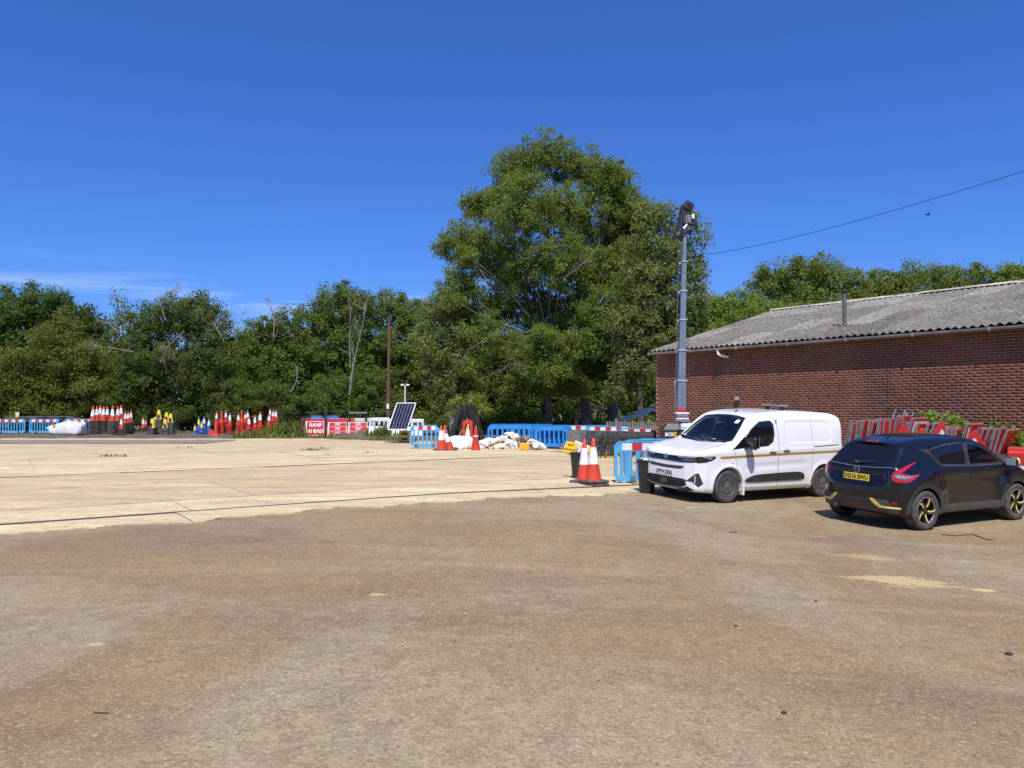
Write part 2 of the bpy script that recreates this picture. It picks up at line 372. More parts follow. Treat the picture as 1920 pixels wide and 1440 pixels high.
# the bed under the slabs shows in the joints
ap = gsheet('concrete_apron', list(np.arange(-48, -6.5, 1.0)) , list(np.arange(22.0, 43.0, 1.0)), M_joint, .004)
bed_v = [uv(u_, v_, .006) for v_ in np.arange(12.25, 22.1, .6) for u_ in np.arange(-24, 16, .6)]
nu_ = len(np.arange(-24, 16, .6)); nv_ = len(np.arange(12.25, 22.1, .6))
bedo = mesh_np('joint_bed', np.array([tuple(p) for p in bed_v]), np.array([(j * nu_ + i, j * nu_ + i + 1, (j + 1) * nu_ + i + 1, (j + 1) * nu_ + i) for j in range(nv_ - 1) for i in range(nu_ - 1)]), M_joint, ap)
for q, mt in slab_bm: q.build('slab', mt, ap)
# steel rails sunk in the concrete
M_rail = pm('rusty_steel', (.13, .09, .07), .6, .5, var=.3, sc=3)
for v_ in (13.02, 21.9):
    q = MB(); n = 90; pts = [uv(-22 + 37 * i / n, v_) for i in range(n + 1)]
    for i in range(n):
        a, b_ = pts[i], pts[i + 1]; d = (b_ - a); ang = math.atan2(d.y, d.x); L = math.hypot(d.x, d.y)
        q.box((a + b_) / 2 + Vector((0, 0, .010)), (L * 1.002, .085, .03), (0, -math.atan2(d.z, L), ang))
    tag(q.build('rail', M_rail), kind='structure')
V = []; nn = 60
for j in range(3):
    for i in range(nn + 1):
        u_ = -16 + 16.5 * i / nn; w_ = .75 * max(0.0, 1 - i / nn) ** .7; V.append(tuple(uv(u_, 21.93 + w_ * j / 2, .028)))
tag(mesh_np('asphalt_strip', np.array(V), np.array([(j * (nn + 1) + i, j * (nn + 1) + i + 1, (j + 1) * (nn + 1) + i + 1, (j + 1) * (nn + 1) + i) for j in range(2) for i in range(nn)]), M_greytar), kind='structure')
# grey tarmac strip at the far left and the dark verge in front of the trees
gsheet('tarmac_strip', list(np.arange(-60, -14.4, .7)), list(np.arange(36.2, 41.2, .5)), M_greytar, .036)
def soil():
    g = NG('verge_soil')
    c = g.mix(g.ramp(g.noise(.8, 6, .65), .35, .65), (.075, .07, .05), (.15, .125, .095))
    c = g.mix(g.math('MULTIPLY', g.ramp(g.vor(9), .25, .12), .5), c, (.26, .24, .21))
    return g.fin(c, .95, 0, g.bump(g.noise(9, 5, .7), .8, .03), .2)
M_soil = soil()
V = []; F = []
xs_ = np.arange(-75, 45, .6); ys_ = list(np.linspace(0, 1, 30))
for yy in ys_:
    for x in xs_:
        y0 = (43.4 if x < -10 else 43.4 - (x + 10) if x < -6 else 39.4 if x < -3.5 else 39.4 - (x + 3.5) * 1.0 if x < -1 else 36.8) + .35 * math.sin(x * 1.7) + .2 * math.sin(x * 4.3)
        y = y0 + yy * (75 - y0); V.append((x, y, gh(x, y) + .03 * min(1, yy * 10) + .02 * math.sin(x * 2.3 + y) ))
nx = len(xs_)
tag(mesh_np('verge', np.array(V), np.array([(j * nx + i, j * nx + i + 1, (j + 1) * nx + i + 1, (j + 1) * nx + i) for j in range(29) for i in range(nx - 1)]), M_soil, smooth=True), kind='structure')
# ---- loose stones on the tarmac
def stones(name, n, box, smin, smax, mat, seed, dens=None):
    r = np.random.default_rng(seed)
    ico = np.array([(0, 0, 1), (.9, 0, .2), (.28, .85, .2), (-.73, .53, .2), (-.73, -.53, .2), (.28, -.85, .2)])
    fi = np.array([(0, 1, 2), (0, 2, 3), (0, 3, 4), (0, 4, 5), (0, 5, 1)])
    x = r.uniform(box[0], box[1], n); y = box[2] + (box[3] - box[2]) * r.uniform(0, 1, n) ** 1.6
    s = smin + (smax - smin) * r.uniform(0, 1, n) ** 3; a = r.uniform(0, 6.28, n)
    J = ico[None] * r.uniform(.6, 1.35, (n, 6, 3)); J[:, :, 2] *= .55
    ca, sa = np.cos(a)[:, None], np.sin(a)[:, None]
    X = (J[:, :, 0] * ca - J[:, :, 1] * sa * .7) * s[:, None] + x[:, None]; Y = (J[:, :, 0] * sa + J[:, :, 1] * ca * .7) * s[:, None] + y[:, None]
    H = np.array([gh(p, q) for p, q in zip(x, y)])
    Z = J[:, :, 2] * s[:, None] + H[:, None]
    V = np.stack([X, Y, Z], -1).reshape(-1, 3); F = (fi[None] + (np.arange(n) * 6)[:, None, None]).reshape(-1, 3)
    o = mesh_np(name, V, F, mat); o['kind'] = 'stuff'; return o
g = NG('loose_chippings'); rd = g.n('SeparateColor', i0=g.n('TexVoronoi', Vector=g.scale((25, 25, 25))).outputs['Color']).outputs[0]
M_chip = g.fin(g.mix(rd, (.11, .085, .065), (.36, .29, .22)), .9)
tag(stones('gravel', 34000, (-9, 11, 2.2, 17), .003, .014, M_chip, 3), 'loose brown chippings scattered over the dusty tarmac', 'gravel')
# ---- brick building
WU, WN = Vector((.623, -.782, 0)), Vector((-.782, -.623, 0))     # along the wall towards the right, and outwards
C0 = Vector((5.22, 27.9, 0)); EAVE = 3.68; WL = 27.0
def W(s, out=0.0, z=0.0): p = C0 + WU * s + WN * out; return Vector((p.x, p.y, z))
MW = Matrix(((WU.x, WN.x, 0, C0.x), (WU.y, WN.y, 0, C0.y), (0, 0, 1, 0), (0, 0, 0, 1)))  # local: x along wall, y out, z up
bld = thing('brick_building', 'long low red brick shed with a weathered grey corrugated roof', 'building', tuple(C0))
def wloc(o): o.matrix_local = Matrix.Translation(-C0) @ MW; return o
def brick_mat(name, ca, cb, cc):
    g = NG(name); g.co = g.tc.outputs['Object']
    geo = g.n('NewGeometry').outputs['Position']
    rnd = g.n('Attribute', _attribute_name='tint').outputs['Fac']
    rnd2 = g.n('ObjectInfo').outputs['Random']
    r = g.math('FRACT', g.math('ADD', rnd, rnd2))
    c = g.mix(r, ca, cb); c = g.mix(g.ramp(r, .82, .9), c, cc)
    c = g.mix(g.math('MULTIPLY', g.ramp(g.noise(.45, 5, .6, vec=geo), .5, .7), .35), c, (.30, .13, .08))
    c = g.mix(g.math('MULTIPLY', g.ramp(g.noise(3, 5, .7, vec=geo), .5, .75), .35), c, (.06, .035, .03))
    # two sooty bands left by run-off under the joints of the gutter
    sp = g.n('SeparateXYZ', i0=geo)
    al = g.math('ADD', g.math('MULTIPLY', g.math('SUBTRACT', sp.outputs[0], C0.x), .623), g.math('MULTIPLY', g.math('SUBTRACT', sp.outputs[1], C0.y), -.782))
    for s0, w0, k in ((2.75, .22, .65), (8.05, .38, .6), (10.3, .15, .2)):
        d = g.math('ABSOLUTE', g.math('SUBTRACT', g.math('ADD', al, g.math('MULTIPLY', g.noise(1.4, 4, .6, vec=geo), .35)), s0 + .17))
        c = g.mix(g.math('MULTIPLY', g.math('MULTIPLY', g.ramp(d, w0 * 1.5, w0 * .5), g.ramp(g.noise(2.1, 5, .6, vec=geo), .3, .6)), k), c, (.03, .022, .02))
    return g.fin(c, .88, 0, g.bump(g.noise(60, 4, .7, vec=geo), .4, .003), .3)
M_brick = brick_mat('red_brick', (.122, .038, .022), (.172, .058, .033), (.085, .032, .024))
M_mortar = pm('mortar', (.30, .185, .125), .95, var=.2, sc=1.2)
# core wall behind the bricks (mortar), with ends
q = MB(); q.box((WL / 2, -.15, (EAVE - 1.3) / 2), (WL, .30, EAVE + 1.2 + .1))
wall = wloc(q.build('wall', M_mortar, bld))
q = MB(); q.box((-.15 + .2, -7.6, 1.2), (.3, 14.9, 4.9)); q.box((WL / 2, -15.3, 1.2), (WL, .3, 4.9))
gab = wloc(q.build('rear_wall', M_mortar, bld))
CH, BL = .075, .2125
nr = int((EAVE + .6) / CH); bricks = []
for r_ in range(nr):
    z = -.62 + CH * (r_ + .5) + .0
    off = (r_ % 2) * BL / 2 + (.03 if r_ % 5 == 0 else 0)
    k = -1
    while True:
        k += 1; s = off + k * BL
        if s > WL - BL: break
        if s < 17.2 or r_ < 3: bricks.append((s, z))
# the 300 bricks that show largest: the nearest in frame above the signs
def vis_key(b_):
    p = W(b_[0], 0, b_[1]); px = 960 + FPX * p.x / p.y; return px
near = sorted([b_ for b_ in bricks if vis_key(b_) < 1915 and b_[1] > 1.7 and b_[1] < EAVE - .16], key=lambda b_: -vis_key(b_))[:300]
nset = set(near)
bv = np.array([(x, y, z) for x in (-.5, .5) for y in (0, 1) for z in (-.5, .5)]); bf = np.array([(0, 1, 3, 2), (4, 6, 7, 5), (0, 4, 5, 1), (2, 3, 7, 6), (0, 2, 6, 4), (1, 5, 7, 3)])
def brick_mesh(lst):
    n = len(lst); P = np.array(lst); D = np.stack([np.full(n, BL - .014) + rng.uniform(-.002, .002, n), .001 + rng.uniform(0, .003, n), np.full(n, CH - .016)], 1)
    V = bv[None] * D[:, None] ; V[:, :, 0] += P[:, 0:1] + BL / 2; V[:, :, 2] += P[:, 1:2] + rng.uniform(-.001, .001, (n, 1))
    return V.reshape(-1, 3), (bf[None] + (np.arange(n) * 8)[:, None, None]).reshape(-1, 4), np.repeat(rng.uniform(0, 1, n), 8)
V, F, A = brick_mesh([b_ for b_ in bricks if b_ not in nset])
o = mesh_np('brickwork', V, F, M_brick, bld, attr=A); wloc(o); o['kind'] = 'stuff'
V, F, A = brick_mesh([(-BL / 2, 0.0)]); bme = mesh_np('brick', V, F, M_brick, bld, attr=A)
for i, (s, z) in enumerate(near):
    o = bme if i == 0 else bme.copy()
    if i: COL.objects.link(o)
    o.matrix_local = Matrix.Translation(-C0) @ MW @ Matrix.Translation((s + BL / 2, 0, z))
# roof of corrugated sheets
def roof_mat():
    g = NG('weathered_roof_sheet'); g.co = g.n('NewGeometry').outputs['Position']
    rnd = g.n('ObjectInfo').outputs['Random']
    c = g.mix(g.ramp(g.noise(.9, 6, .65), .35, .65), (.135, .125, .105), (.215, .20, .172))
    c = g.mix(g.ramp(rnd, .0, 1, 0, .6), c, (.15, .13, .105))
    c = g.mix(g.math('MULTIPLY', g.ramp(rnd, .30, .22), .45), c, (.32, .30, .255))
    c = g.mix(g.math('MULTIPLY', g.ramp(rnd, .86, .9), .6), c, (.10, .09, .075))
    c = g.mix(g.math('MULTIPLY', g.ramp(g.noise(7, 6, .75), .50, .60), .8), c, (.06, .058, .052))
    c = g.mix(g.math('MULTIPLY', g.ramp(g.noise(5, 6, .75, dist=.3), .57, .66), .75), c, (.40, .385, .34))
    c = g.mix(g.math('MULTIPLY', g.ramp(g.noise(.35, 5, .6), .52, .7), .5), c, (.15, .125, .085))
    return g.fin(c, .95, 0, g.bump(g.noise(18, 4), .5, .006), .2)
M_roof = roof_mat()
PITCH = .262; WAVE = .205; NW = 5; SW = WAVE * NW; RL = 7.9
rise = math.tan(PITCH)
def sheet(s0, t0, t1, dz):
    n = NW * 8; V = []; 
    for tt in (t0, t1):
        for i in range(n + 1):
            s = s0 + SW * 1.02 * i / n; V.append((s, .30 - tt, EAVE + .06 + tt * rise + .030 * math.cos(2 * math.pi * (s0 + SW * i / n) / WAVE) + dz))
    V += [(a, b_, c_ - .012) for a, b_, c_ in V]; w = n + 1
    F = [(i, i + 1, w + i + 1, w + i) for i in range(n)] + [(2*w + i, 3*w + i, 3*w + i + 1, 2*w + i + 1) for i in range(n)] + [(i, 2*w + i, 2*w + i + 1, i + 1) for i in range(n)] + [(0, w, 3*w, 2*w), (n, 2*w + n, 3*w + n, w + n)]
    q = MB(); q.add(V, F); o = q.build('roof_sheet', M_roof, bld, smooth=True, fix=False); wloc(o); return o
cols = int(WL / SW)
for k in range(cols):
    t_ = -.0
    for j, (a, b_) in enumerate(((0, 1.9), (1.75, 3.85), (3.7, 5.8), (5.65, 7.85))):
        sheet(-.10 + k * SW, a + random.uniform(-.02, .02), b_, -.004 * j + (k % 2) * .005 + random.uniform(-.004, .004))
# rear slope and ridge
q = MB(); V = [(-.10, .25 - 7.85, EAVE + .06 + 7.85 * rise), (WL, .25 - 7.85, EAVE + .06 + 7.85 * rise), (WL, -15.6, EAVE + .02), (-.10, -15.6, EAVE + .02)]
q.add(V + [(a, b_, c_ - .03) for a, b_, c_ in V], [(0, 1, 2, 3), (4, 7, 6, 5), (0, 4, 5, 1), (1, 5, 6, 2), (2, 6, 7, 3), (3, 7, 4, 0)])
wloc(q.build('rear_roof_slope', M_roof, bld))
M_ridge = pm('ridge_tile', (.42, .38, .30), .9, var=.4, sc=4)
zr = EAVE + .06 + 7.85 * rise + .03
for k in range(cols):
    q = MB(); prof = [(-.22, -.045), (-.1, .02), (0, .05), (.1, .02), (.22, -.045)]
    for a, b_ in zip(prof[:-1], prof[1:]):
        s0, s1 = -.10 + k * SW, -.10 + (k + 1) * SW * 1.0 + .04; j = random.uniform(-.012, .02)
        q.add([(s0, -7.6 + a[0], zr + a[1] + j), (s1, -7.6 + a[0], zr + a[1] + j), (s1, -7.6 + b_[0], zr + b_[1] + j), (s0, -7.6 + b_[0], zr + b_[1] + j)], [(0, 1, 2, 3)])
    wloc(q.build('ridge_piece', M_ridge, bld))
# far gable: triangular brick end above the eave
q = MB(); q.add([(-.02, -.02, EAVE), (-.02, -7.6, zr - .06), (-.02, -15.2, EAVE), (-.02, -7.6, EAVE)], [(0, 1, 3), (1, 2, 3)]); wloc(q.build('gable', M_brick, bld, fix=False))
M_gut = pm('grey_gutter', (.27, .265, .25), .6, var=.25, sc=2, dirt=((.10, .085, .07), .6))
q = MB(); n = 7; segs = []
for k in range(12):
    s0, s1 = -.08 + k * 1.85, -.08 + (k + 1) * 1.85 - .006
    prof = [(.34 - .055 + .055 * math.cos(a), EAVE - .005 + .075 * math.sin(a)) for a in [math.pi + math.pi * i / 8 for i in range(9)]]
    prof2 = [(.34 - .055 + .045 * math.cos(a), EAVE - .005 + .065 * math.sin(a)) for a in [math.pi + math.pi * i / 8 for i in range(9)]][::-1]
    pf = prof + prof2; m = len(pf); q = MB()
    q.add([(s0, y, z) for y, z in pf] + [(s1, y, z) for y, z in pf], [(i, (i + 1) % m, m + (i + 1) % m, m + i) for i in range(m)])
    q.box((s0 + .03, .285, EAVE - .045), (.06, .13, .10))
    wloc(q.build('gutter', M_gut, bld))
q = MB(); q.box((WL / 2 - .1, .10, EAVE - .05), (WL, .19, .05)); wloc(q.build('soffit', pm('soffit_board', (.10, .075, .06), .8), bld))
# white overflow elbow at the eave, flue, wall lamp
M_wplastic = pm('white_plastic', (.72, .72, .70), .4, var=.06)
q = MB(); q.tube([(2.90, .27, EAVE - .02), (2.90, .27, EAVE - .12), (2.93, .27, EAVE - .21), (2.99, .21, EAVE - .26), (3.08, .12, EAVE - .29), (3.12, .0, EAVE - .30)], .045, 10)
q.tube([(3.04, .155, EAVE - .275), (3.09, .105, EAVE - .292)], .054, 10)
wloc(q.build('overflow_pipe', M_wplastic, bld, smooth=True))
sF = 6.35; tF = 1.75; zF = EAVE + .06 + tF * rise
q = MB(); q.tube([(sF, .25 - tF, zF - .1), (sF, .25 - tF, zF + .62)], .062, 14); q.tube([(sF, .25 - tF, zF + .60), (sF, .25 - tF, zF + .66)], .068, 14); q.tube([(sF, .25 - tF, zF + .66), (sF, .25 - tF, zF + 1.03)], .062, 14)
fl = wloc(q.build('flue', pm('flue_steel', (.16, .15, .14), .5, .5, var=.3, sc=9), bld, smooth=True))
q = MB(); q.lathe([(.09, 0), (.10, .03), (.03, .09)], 14, Matrix.Translation((sF, .25 - tF, zF + 1.07))); q.tube([(sF, .25 - tF, zF + 1.02), (sF, .25 - tF, zF + 1.09)], .02, 6)
wloc(q.build('flue_cap', pm('flue_black', (.03, .03, .03), .6), bld, smooth=True))
q = MB(); q.box((sF, .25 - tF, zF + .01), (.24, .22, .07), (-PITCH, 0, 0)); wloc(q.build('flue_flashing', pm('red_lead', (.34, .12, .07), .7), bld))
sL = 3.47
p = at(1432, 750, W(sL, .02).y)
lamp = thing('wall_lamp', 'small dark bulkhead lamp box fixed to the brick wall above the van', 'wall lamp', W(sL, .0, p.z))
lamp.rotation_euler = (0, 0, math.atan2(WU.y, WU.x))
q = MB(); q.bbox((0, -.05, .04), (.13, .10, .12), .015); q.build('housing', pm('lamp_grey', (.30, .29, .27), .6), lamp)
q = MB(); q.bbox((0, -.055, -.085), (.12, .11, .12), .02); q.build('lens', pm('lamp_dark', (.02, .02, .022), .2), lamp)
# ================================================================== TREES
def leaf_mat(name, a, b, c_, trans=.42, rough=.55):
    g = NG(name); t = g.n('Attribute', _attribute_name='tint').outputs['Fac']
    geo = g.n('NewGeometry').outputs['Position']
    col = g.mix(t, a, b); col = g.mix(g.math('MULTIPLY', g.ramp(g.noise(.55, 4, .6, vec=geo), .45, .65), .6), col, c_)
    g.fin(col, rough, 0, None, .35)
    tr = g.n('BsdfTranslucent'); g.set(tr.inputs['Color'], g.mix(.5, col, (.30, .36, .05)))
    ms = g.n('MixShader', i0=trans); g.set(ms.inputs[1], g.bsdf.outputs[0]); g.set(ms.inputs[2], tr.outputs[0])
    g.set(g.out.inputs['Surface'], ms.outputs[0]); return g.mat
LM = {
 'ash': leaf_mat('ash_leaf', (0.110, 0.162, 0.028), (0.224, 0.282, 0.044), (0.170, 0.207, 0.041)),
 'grey': leaf_mat('grey_green_leaf', (0.134, 0.167, 0.041), (0.260, 0.290, 0.077), (0.179, 0.211, 0.053)),
 'oak': leaf_mat('dark_oak_leaf', (0.038, 0.079, 0.011), (0.088, 0.149, 0.023), (0.063, 0.109, 0.018)),
 'olive': leaf_mat('olive_leaf', (0.108, 0.131, 0.018), (0.215, 0.218, 0.031), (0.152, 0.149, 0.030)),
 'ivy': leaf_mat('ivy_leaf', (0.058, 0.096, 0.016), (0.147, 0.194, 0.031), (0.108, 0.123, 0.030)),
 'mid': leaf_mat('hedge_leaf', (0.081, 0.131, 0.018), (0.179, 0.237, 0.034), (0.127, 0.157, 0.028)),
 'bright': leaf_mat('bright_leaf', (0.134, 0.218, 0.025), (0.270, 0.360, 0.047), (0.188, 0.264, 0.037)),
 'yellow': leaf_mat('yellow_willow_leaf', (0.206, 0.228, 0.031), (0.358, 0.370, 0.062), (0.251, 0.264, 0.047)),
 'scrub': leaf_mat('scrub_leaf', (0.127, 0.149, 0.036), (0.270, 0.272, 0.074), (0.179, 0.176, 0.053)),
}
M_bark = pm('bark', (.085, .068, .052), .95, var=.35, sc=5, bump=.5)
M_barkl = pm('pale_bark', (.21, .185, .15), .95, var=.3, sc=5, bump=.5)
M_ashbark = pm('ash_bark', (.13, .11, .085), .95, var=.35, sc=5, bump=.5)
M_dead = pm('dead_wood', (.24, .215, .175), .95, var=.2, sc=4)
def leaves(lobes, Y, s, cover, rc, seed, depth=1.0, inner=.3, droop=0.0, sh=(.45, 1.0), asp=.5, up=.35):
    r = np.random.default_rng(seed); Vs, Ts, CL = [], [], []
    for lb in lobes:
        px, py, rpx, rpy = lb[:4]; dy = lb[4] if len(lb) > 4 else 0.0; cv = lb[5] if len(lb) > 5 else 1.0
        Yl = Y + dy; m = Yl / FPX; c = at(px, py, Yl); rx, rz = rpx * m, rpy * m; ry = (rx * .5 + rz * .5) * depth
        n = int(cover * cv * math.pi * rx * rz / (s * s * asp)); K = max(5, int(1.6 * (rx * rz + rx * ry + ry * rz) / 3 * math.pi / (rc * rc) * .55))
        d = r.normal(size=(K, 3)); d /= np.linalg.norm(d, axis=1)[:, None]
        rad = sh[0] + (sh[1] - sh[0]) * r.uniform(0, 1, K) ** .6; rad *= 1 + .13 * np.sin(d[:, 0] * 5 + seed) * np.cos(d[:, 2] * 6 + px)
        C = np.array(c) + d * rad[:, None] * np.array([rx, ry, rz]); CL.append(C)
        ct = r.uniform(0, 1, K); cs = rc * r.uniform(.55, 1.25, K)
        k = r.integers(0, K, n); off = np.clip(r.normal(size=(n, 3)), -1.9, 1.9) * np.array([.55, .55, .46]) * cs[k][:, None]
        off[:, 2] -= droop * (off[:, 0] ** 2 + off[:, 1] ** 2)
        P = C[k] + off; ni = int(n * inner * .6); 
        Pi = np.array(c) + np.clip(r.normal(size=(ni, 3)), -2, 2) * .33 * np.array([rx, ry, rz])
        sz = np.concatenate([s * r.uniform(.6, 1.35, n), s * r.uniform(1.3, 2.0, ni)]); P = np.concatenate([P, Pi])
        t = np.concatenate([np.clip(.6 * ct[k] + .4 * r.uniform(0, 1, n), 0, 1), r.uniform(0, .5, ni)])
        N = len(P); out = np.concatenate([d[k], r.normal(size=(ni, 3))]); nn = r.normal(size=(N, 3)) * .8 + out * .5 + np.array([0, 0, up])
        nn /= np.linalg.norm(nn, axis=1)[:, None]; a = np.cross(nn, r.normal(size=(N, 3))); a /= np.linalg.norm(a, axis=1)[:, None]; b = np.cross(nn, a)
        L = a * sz[:, None] * .62; Wd = b * sz[:, None] * .62 * asp; f = nn * sz[:, None] * .12
        q = np.stack([P - L, P + Wd + f, P + L, P - Wd + f], 1); Vs.append(q.reshape(-1, 3)); Ts.append(np.repeat(t, 4))
    V = np.concatenate(Vs); A = np.concatenate(Ts); F = np.arange(len(V)).reshape(-1, 4)
    return V, F, A, np.concatenate(CL)
def grow(q, p0, p1, r0, r1, bend=.12, n=6, rr=random, seg=6):
    pts = []; d = p1 - p0; o1 = Vector((rr.uniform(-1, 1), rr.uniform(-1, 1), rr.uniform(-.3, .6))) * d.length * bend
    for i in range(n + 1):
        t = i / n; pts.append(p0 + d * t + o1 * math.sin(math.pi * t) + Vector((rr.uniform(-1, 1), rr.uniform(-1, 1), 0)) * .012 * d.length)
    q.tube(pts, [r0 + (r1 - r0) * (i / n) for i in range(n + 1)], seg)
    return pts
TRI = [0]; CK = {'ash_tree': 2.15, 'goat_willow': 1.9, 'sapling': 1.6}
def tree(name, label, cat, lobes, Y, mat, s=.17, cover=2.6, rc=.6, trunks=(), bark=None, group=None, twigs=60, base=None, **kw):
    s *= .80; cover *= CK.get(name, 1.7); rc *= .85
    seed = int(abs(lobes[0][0] * 7 + lobes[0][1] * 3 + Y * 11)) % 9973; rr = random.Random(seed)
    V, F, A, C = leaves(lobes, Y, s, cover, rc, seed, **kw); TRI[0] += len(F) * 2
    bx = base if base is not None else lobes[len(lobes) // 2][0]
    root = thing(name, label, cat, GP(bx, Y), 0, group); L = Vector(root.location)
    o = mesh_np('crown', V - np.array(L), F, LM[mat], root, attr=A)
    q = MB(); cs = [at(l[0], l[1], Y + (l[4] if len(l) > 4 else 0)) - L for l in lobes]
    tr = trunks or [(bx, None, .22)]
    tops = []
    for t in tr:
        p0 = GP(t[0], Y + (t[3] if len(t) > 3 else 0)) - L - Vector((0, 0, .3)); top = at(t[0], t[1], Y + (t[3] if len(t) > 3 else 0)) - L if t[1] else Vector((p0.x, 0, min(c.z for c in cs) * .8 + .5))
        pts = grow(q, p0, top, t[2] * 1.25, t[2] * .8, .03, 8, rr, 9); tops.append((top, t[2], p0))
    for c in cs:
        tp = min(tops, key=lambda k: (k[0] - c).length); mid = tp[0] if rr.random() < .6 or not trunks else tp[0].lerp(tp[2], rr.uniform(0, .3))
        grow(q, mid, c, tp[1] * .40, tp[1] * .12, .10, 6, rr, 5)
    CL = C - np.array(L); idx = [rr.randrange(len(CL)) for _ in range(twigs)]
    for i in idx:
        e = Vector(CL[i]); c = min(cs, key=lambda k: (k - e).length); st = c.lerp(e, rr.uniform(0, .35))
        grow(q, st, e + (e - c) * rr.uniform(0, .15), .035, .012, .14, 4, rr, 3)
    q.build('trunk', bark or M_bark, root, fix=False)
    return root
GB = 'trees in the belt behind the yard'
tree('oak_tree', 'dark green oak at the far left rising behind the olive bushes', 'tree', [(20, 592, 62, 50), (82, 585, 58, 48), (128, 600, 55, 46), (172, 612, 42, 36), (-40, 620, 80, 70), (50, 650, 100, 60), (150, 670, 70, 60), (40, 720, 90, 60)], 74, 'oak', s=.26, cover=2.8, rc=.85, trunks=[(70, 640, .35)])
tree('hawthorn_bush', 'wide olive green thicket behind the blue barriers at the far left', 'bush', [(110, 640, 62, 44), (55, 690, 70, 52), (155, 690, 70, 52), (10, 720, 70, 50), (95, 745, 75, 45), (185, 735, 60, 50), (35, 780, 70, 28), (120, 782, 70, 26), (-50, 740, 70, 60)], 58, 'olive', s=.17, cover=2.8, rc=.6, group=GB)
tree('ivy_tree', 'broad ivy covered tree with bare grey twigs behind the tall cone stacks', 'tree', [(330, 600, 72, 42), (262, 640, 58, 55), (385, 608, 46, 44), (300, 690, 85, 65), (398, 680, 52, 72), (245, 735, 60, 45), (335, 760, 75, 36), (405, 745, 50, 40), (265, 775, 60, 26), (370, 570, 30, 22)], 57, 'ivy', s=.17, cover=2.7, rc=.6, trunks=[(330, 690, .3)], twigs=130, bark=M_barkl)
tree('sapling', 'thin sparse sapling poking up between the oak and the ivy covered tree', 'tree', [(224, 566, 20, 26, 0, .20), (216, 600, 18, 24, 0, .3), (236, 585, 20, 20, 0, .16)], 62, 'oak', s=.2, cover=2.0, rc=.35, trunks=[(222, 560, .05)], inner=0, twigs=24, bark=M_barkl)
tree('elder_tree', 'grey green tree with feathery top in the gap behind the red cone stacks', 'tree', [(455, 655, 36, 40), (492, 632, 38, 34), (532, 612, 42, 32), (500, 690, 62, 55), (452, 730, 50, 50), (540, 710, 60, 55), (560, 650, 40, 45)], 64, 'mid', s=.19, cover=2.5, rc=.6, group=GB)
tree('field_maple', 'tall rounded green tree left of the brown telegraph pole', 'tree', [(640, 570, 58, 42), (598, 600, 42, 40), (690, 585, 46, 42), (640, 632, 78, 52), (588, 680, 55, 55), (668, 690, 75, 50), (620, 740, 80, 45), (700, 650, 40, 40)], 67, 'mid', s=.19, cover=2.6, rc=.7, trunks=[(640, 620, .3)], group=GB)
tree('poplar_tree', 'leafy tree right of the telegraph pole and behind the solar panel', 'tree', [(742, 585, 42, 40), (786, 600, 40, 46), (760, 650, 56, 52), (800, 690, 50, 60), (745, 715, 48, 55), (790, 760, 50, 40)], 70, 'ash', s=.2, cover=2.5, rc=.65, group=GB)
tree('bramble_bush', 'low dark bramble bank behind the red one-piece cones', 'bush', [(430, 780, 40, 26), (480, 772, 45, 30), (535, 765, 42, 34), (590, 760, 40, 30), (450, 745, 40, 34), (510, 740, 36, 26)], 54, 'ivy', s=.13, cover=2.8, rc=.4)
tree('bramble_bush', 'dark bramble bank behind the red and white water filled barriers', 'bush', [(640, 756, 45, 30), (690, 752, 45, 34), (620, 730, 45, 30), (735, 765, 30, 34), (700, 720, 40, 30)], 56, 'mid', s=.14, cover=2.8, rc=.45)
tree('willow_tree', 'grey green willow with low hanging sprays left of the biggest tree', 'tree', [(832, 590, 42, 40), (808, 645, 42, 50), (860, 650, 50, 50), (822, 705, 42, 42), (868, 715, 45, 40), (836, 748, 40, 26)], 47, 'grey', s=.15, cover=1.9, rc=.5, droop=.25, trunks=[(850, 700, .2)], twigs=110, bark=M_barkl)
tree('willow_bush', 'yellow green willow bush over the teepee of stacked poles', 'bush', [(882, 752, 28, 16), (858, 762, 22, 14), (905, 765, 14, 16)], 41, 'yellow', s=.11, cover=2.4, rc=.3)
BT = [(1022, 292, 62, 44), (958, 325, 52, 44), (1082, 312, 58, 42), (1135, 345, 48, 38), (1160, 395, 40, 42), (900, 385, 52, 34), (976, 395, 84, 58), (1075, 400, 92, 62), (1155, 450, 62, 52), (868, 455, 44, 50), (935, 480, 80, 58), (1030, 495, 90, 62), (1120, 510, 82, 60), (862, 535, 40, 48), (945, 570, 86, 55), (1050, 590, 98, 56), (1150, 590, 76, 56), (905, 635, 62, 50), (1000, 665, 82, 46), (1100, 672, 84, 46), (940, 700, 50, 34), (1060, 720, 60, 28), (860, 600, 50, 50), (890, 690, 50, 34), (1185, 500, 52, 56), (1195, 560, 52, 50), (1190, 640, 52, 44), (1170, 440, 46, 40), (1031, 690, 60, 34, -3), (1010, 640, 60, 34, -3), (1130, 700, 60, 30, -2), (960, 655, 50, 34, -2), (1075, 650, 60, 30, -3)]
_r = random.Random(5); BT = [tuple(l[:4]) + ((l[4] if len(l) > 4 else 0) + _r.uniform(-3.2, 2.2),) for l in BT]
for _ in range(30):
    l = _r.choice(BT[:22]); a_ = _r.uniform(0, 6.28); BT.append((l[0] + .75 * l[2] * math.cos(a_), l[1] + .75 * l[3] * math.sin(a_), _r.uniform(18, 34), _r.uniform(16, 30), _r.uniform(-4, 2), .8))
BT += [(1152, 342, 44, 40, 0), (1178, 388, 38, 38, 0), (1205, 420, 36, 36, 0, .8)]
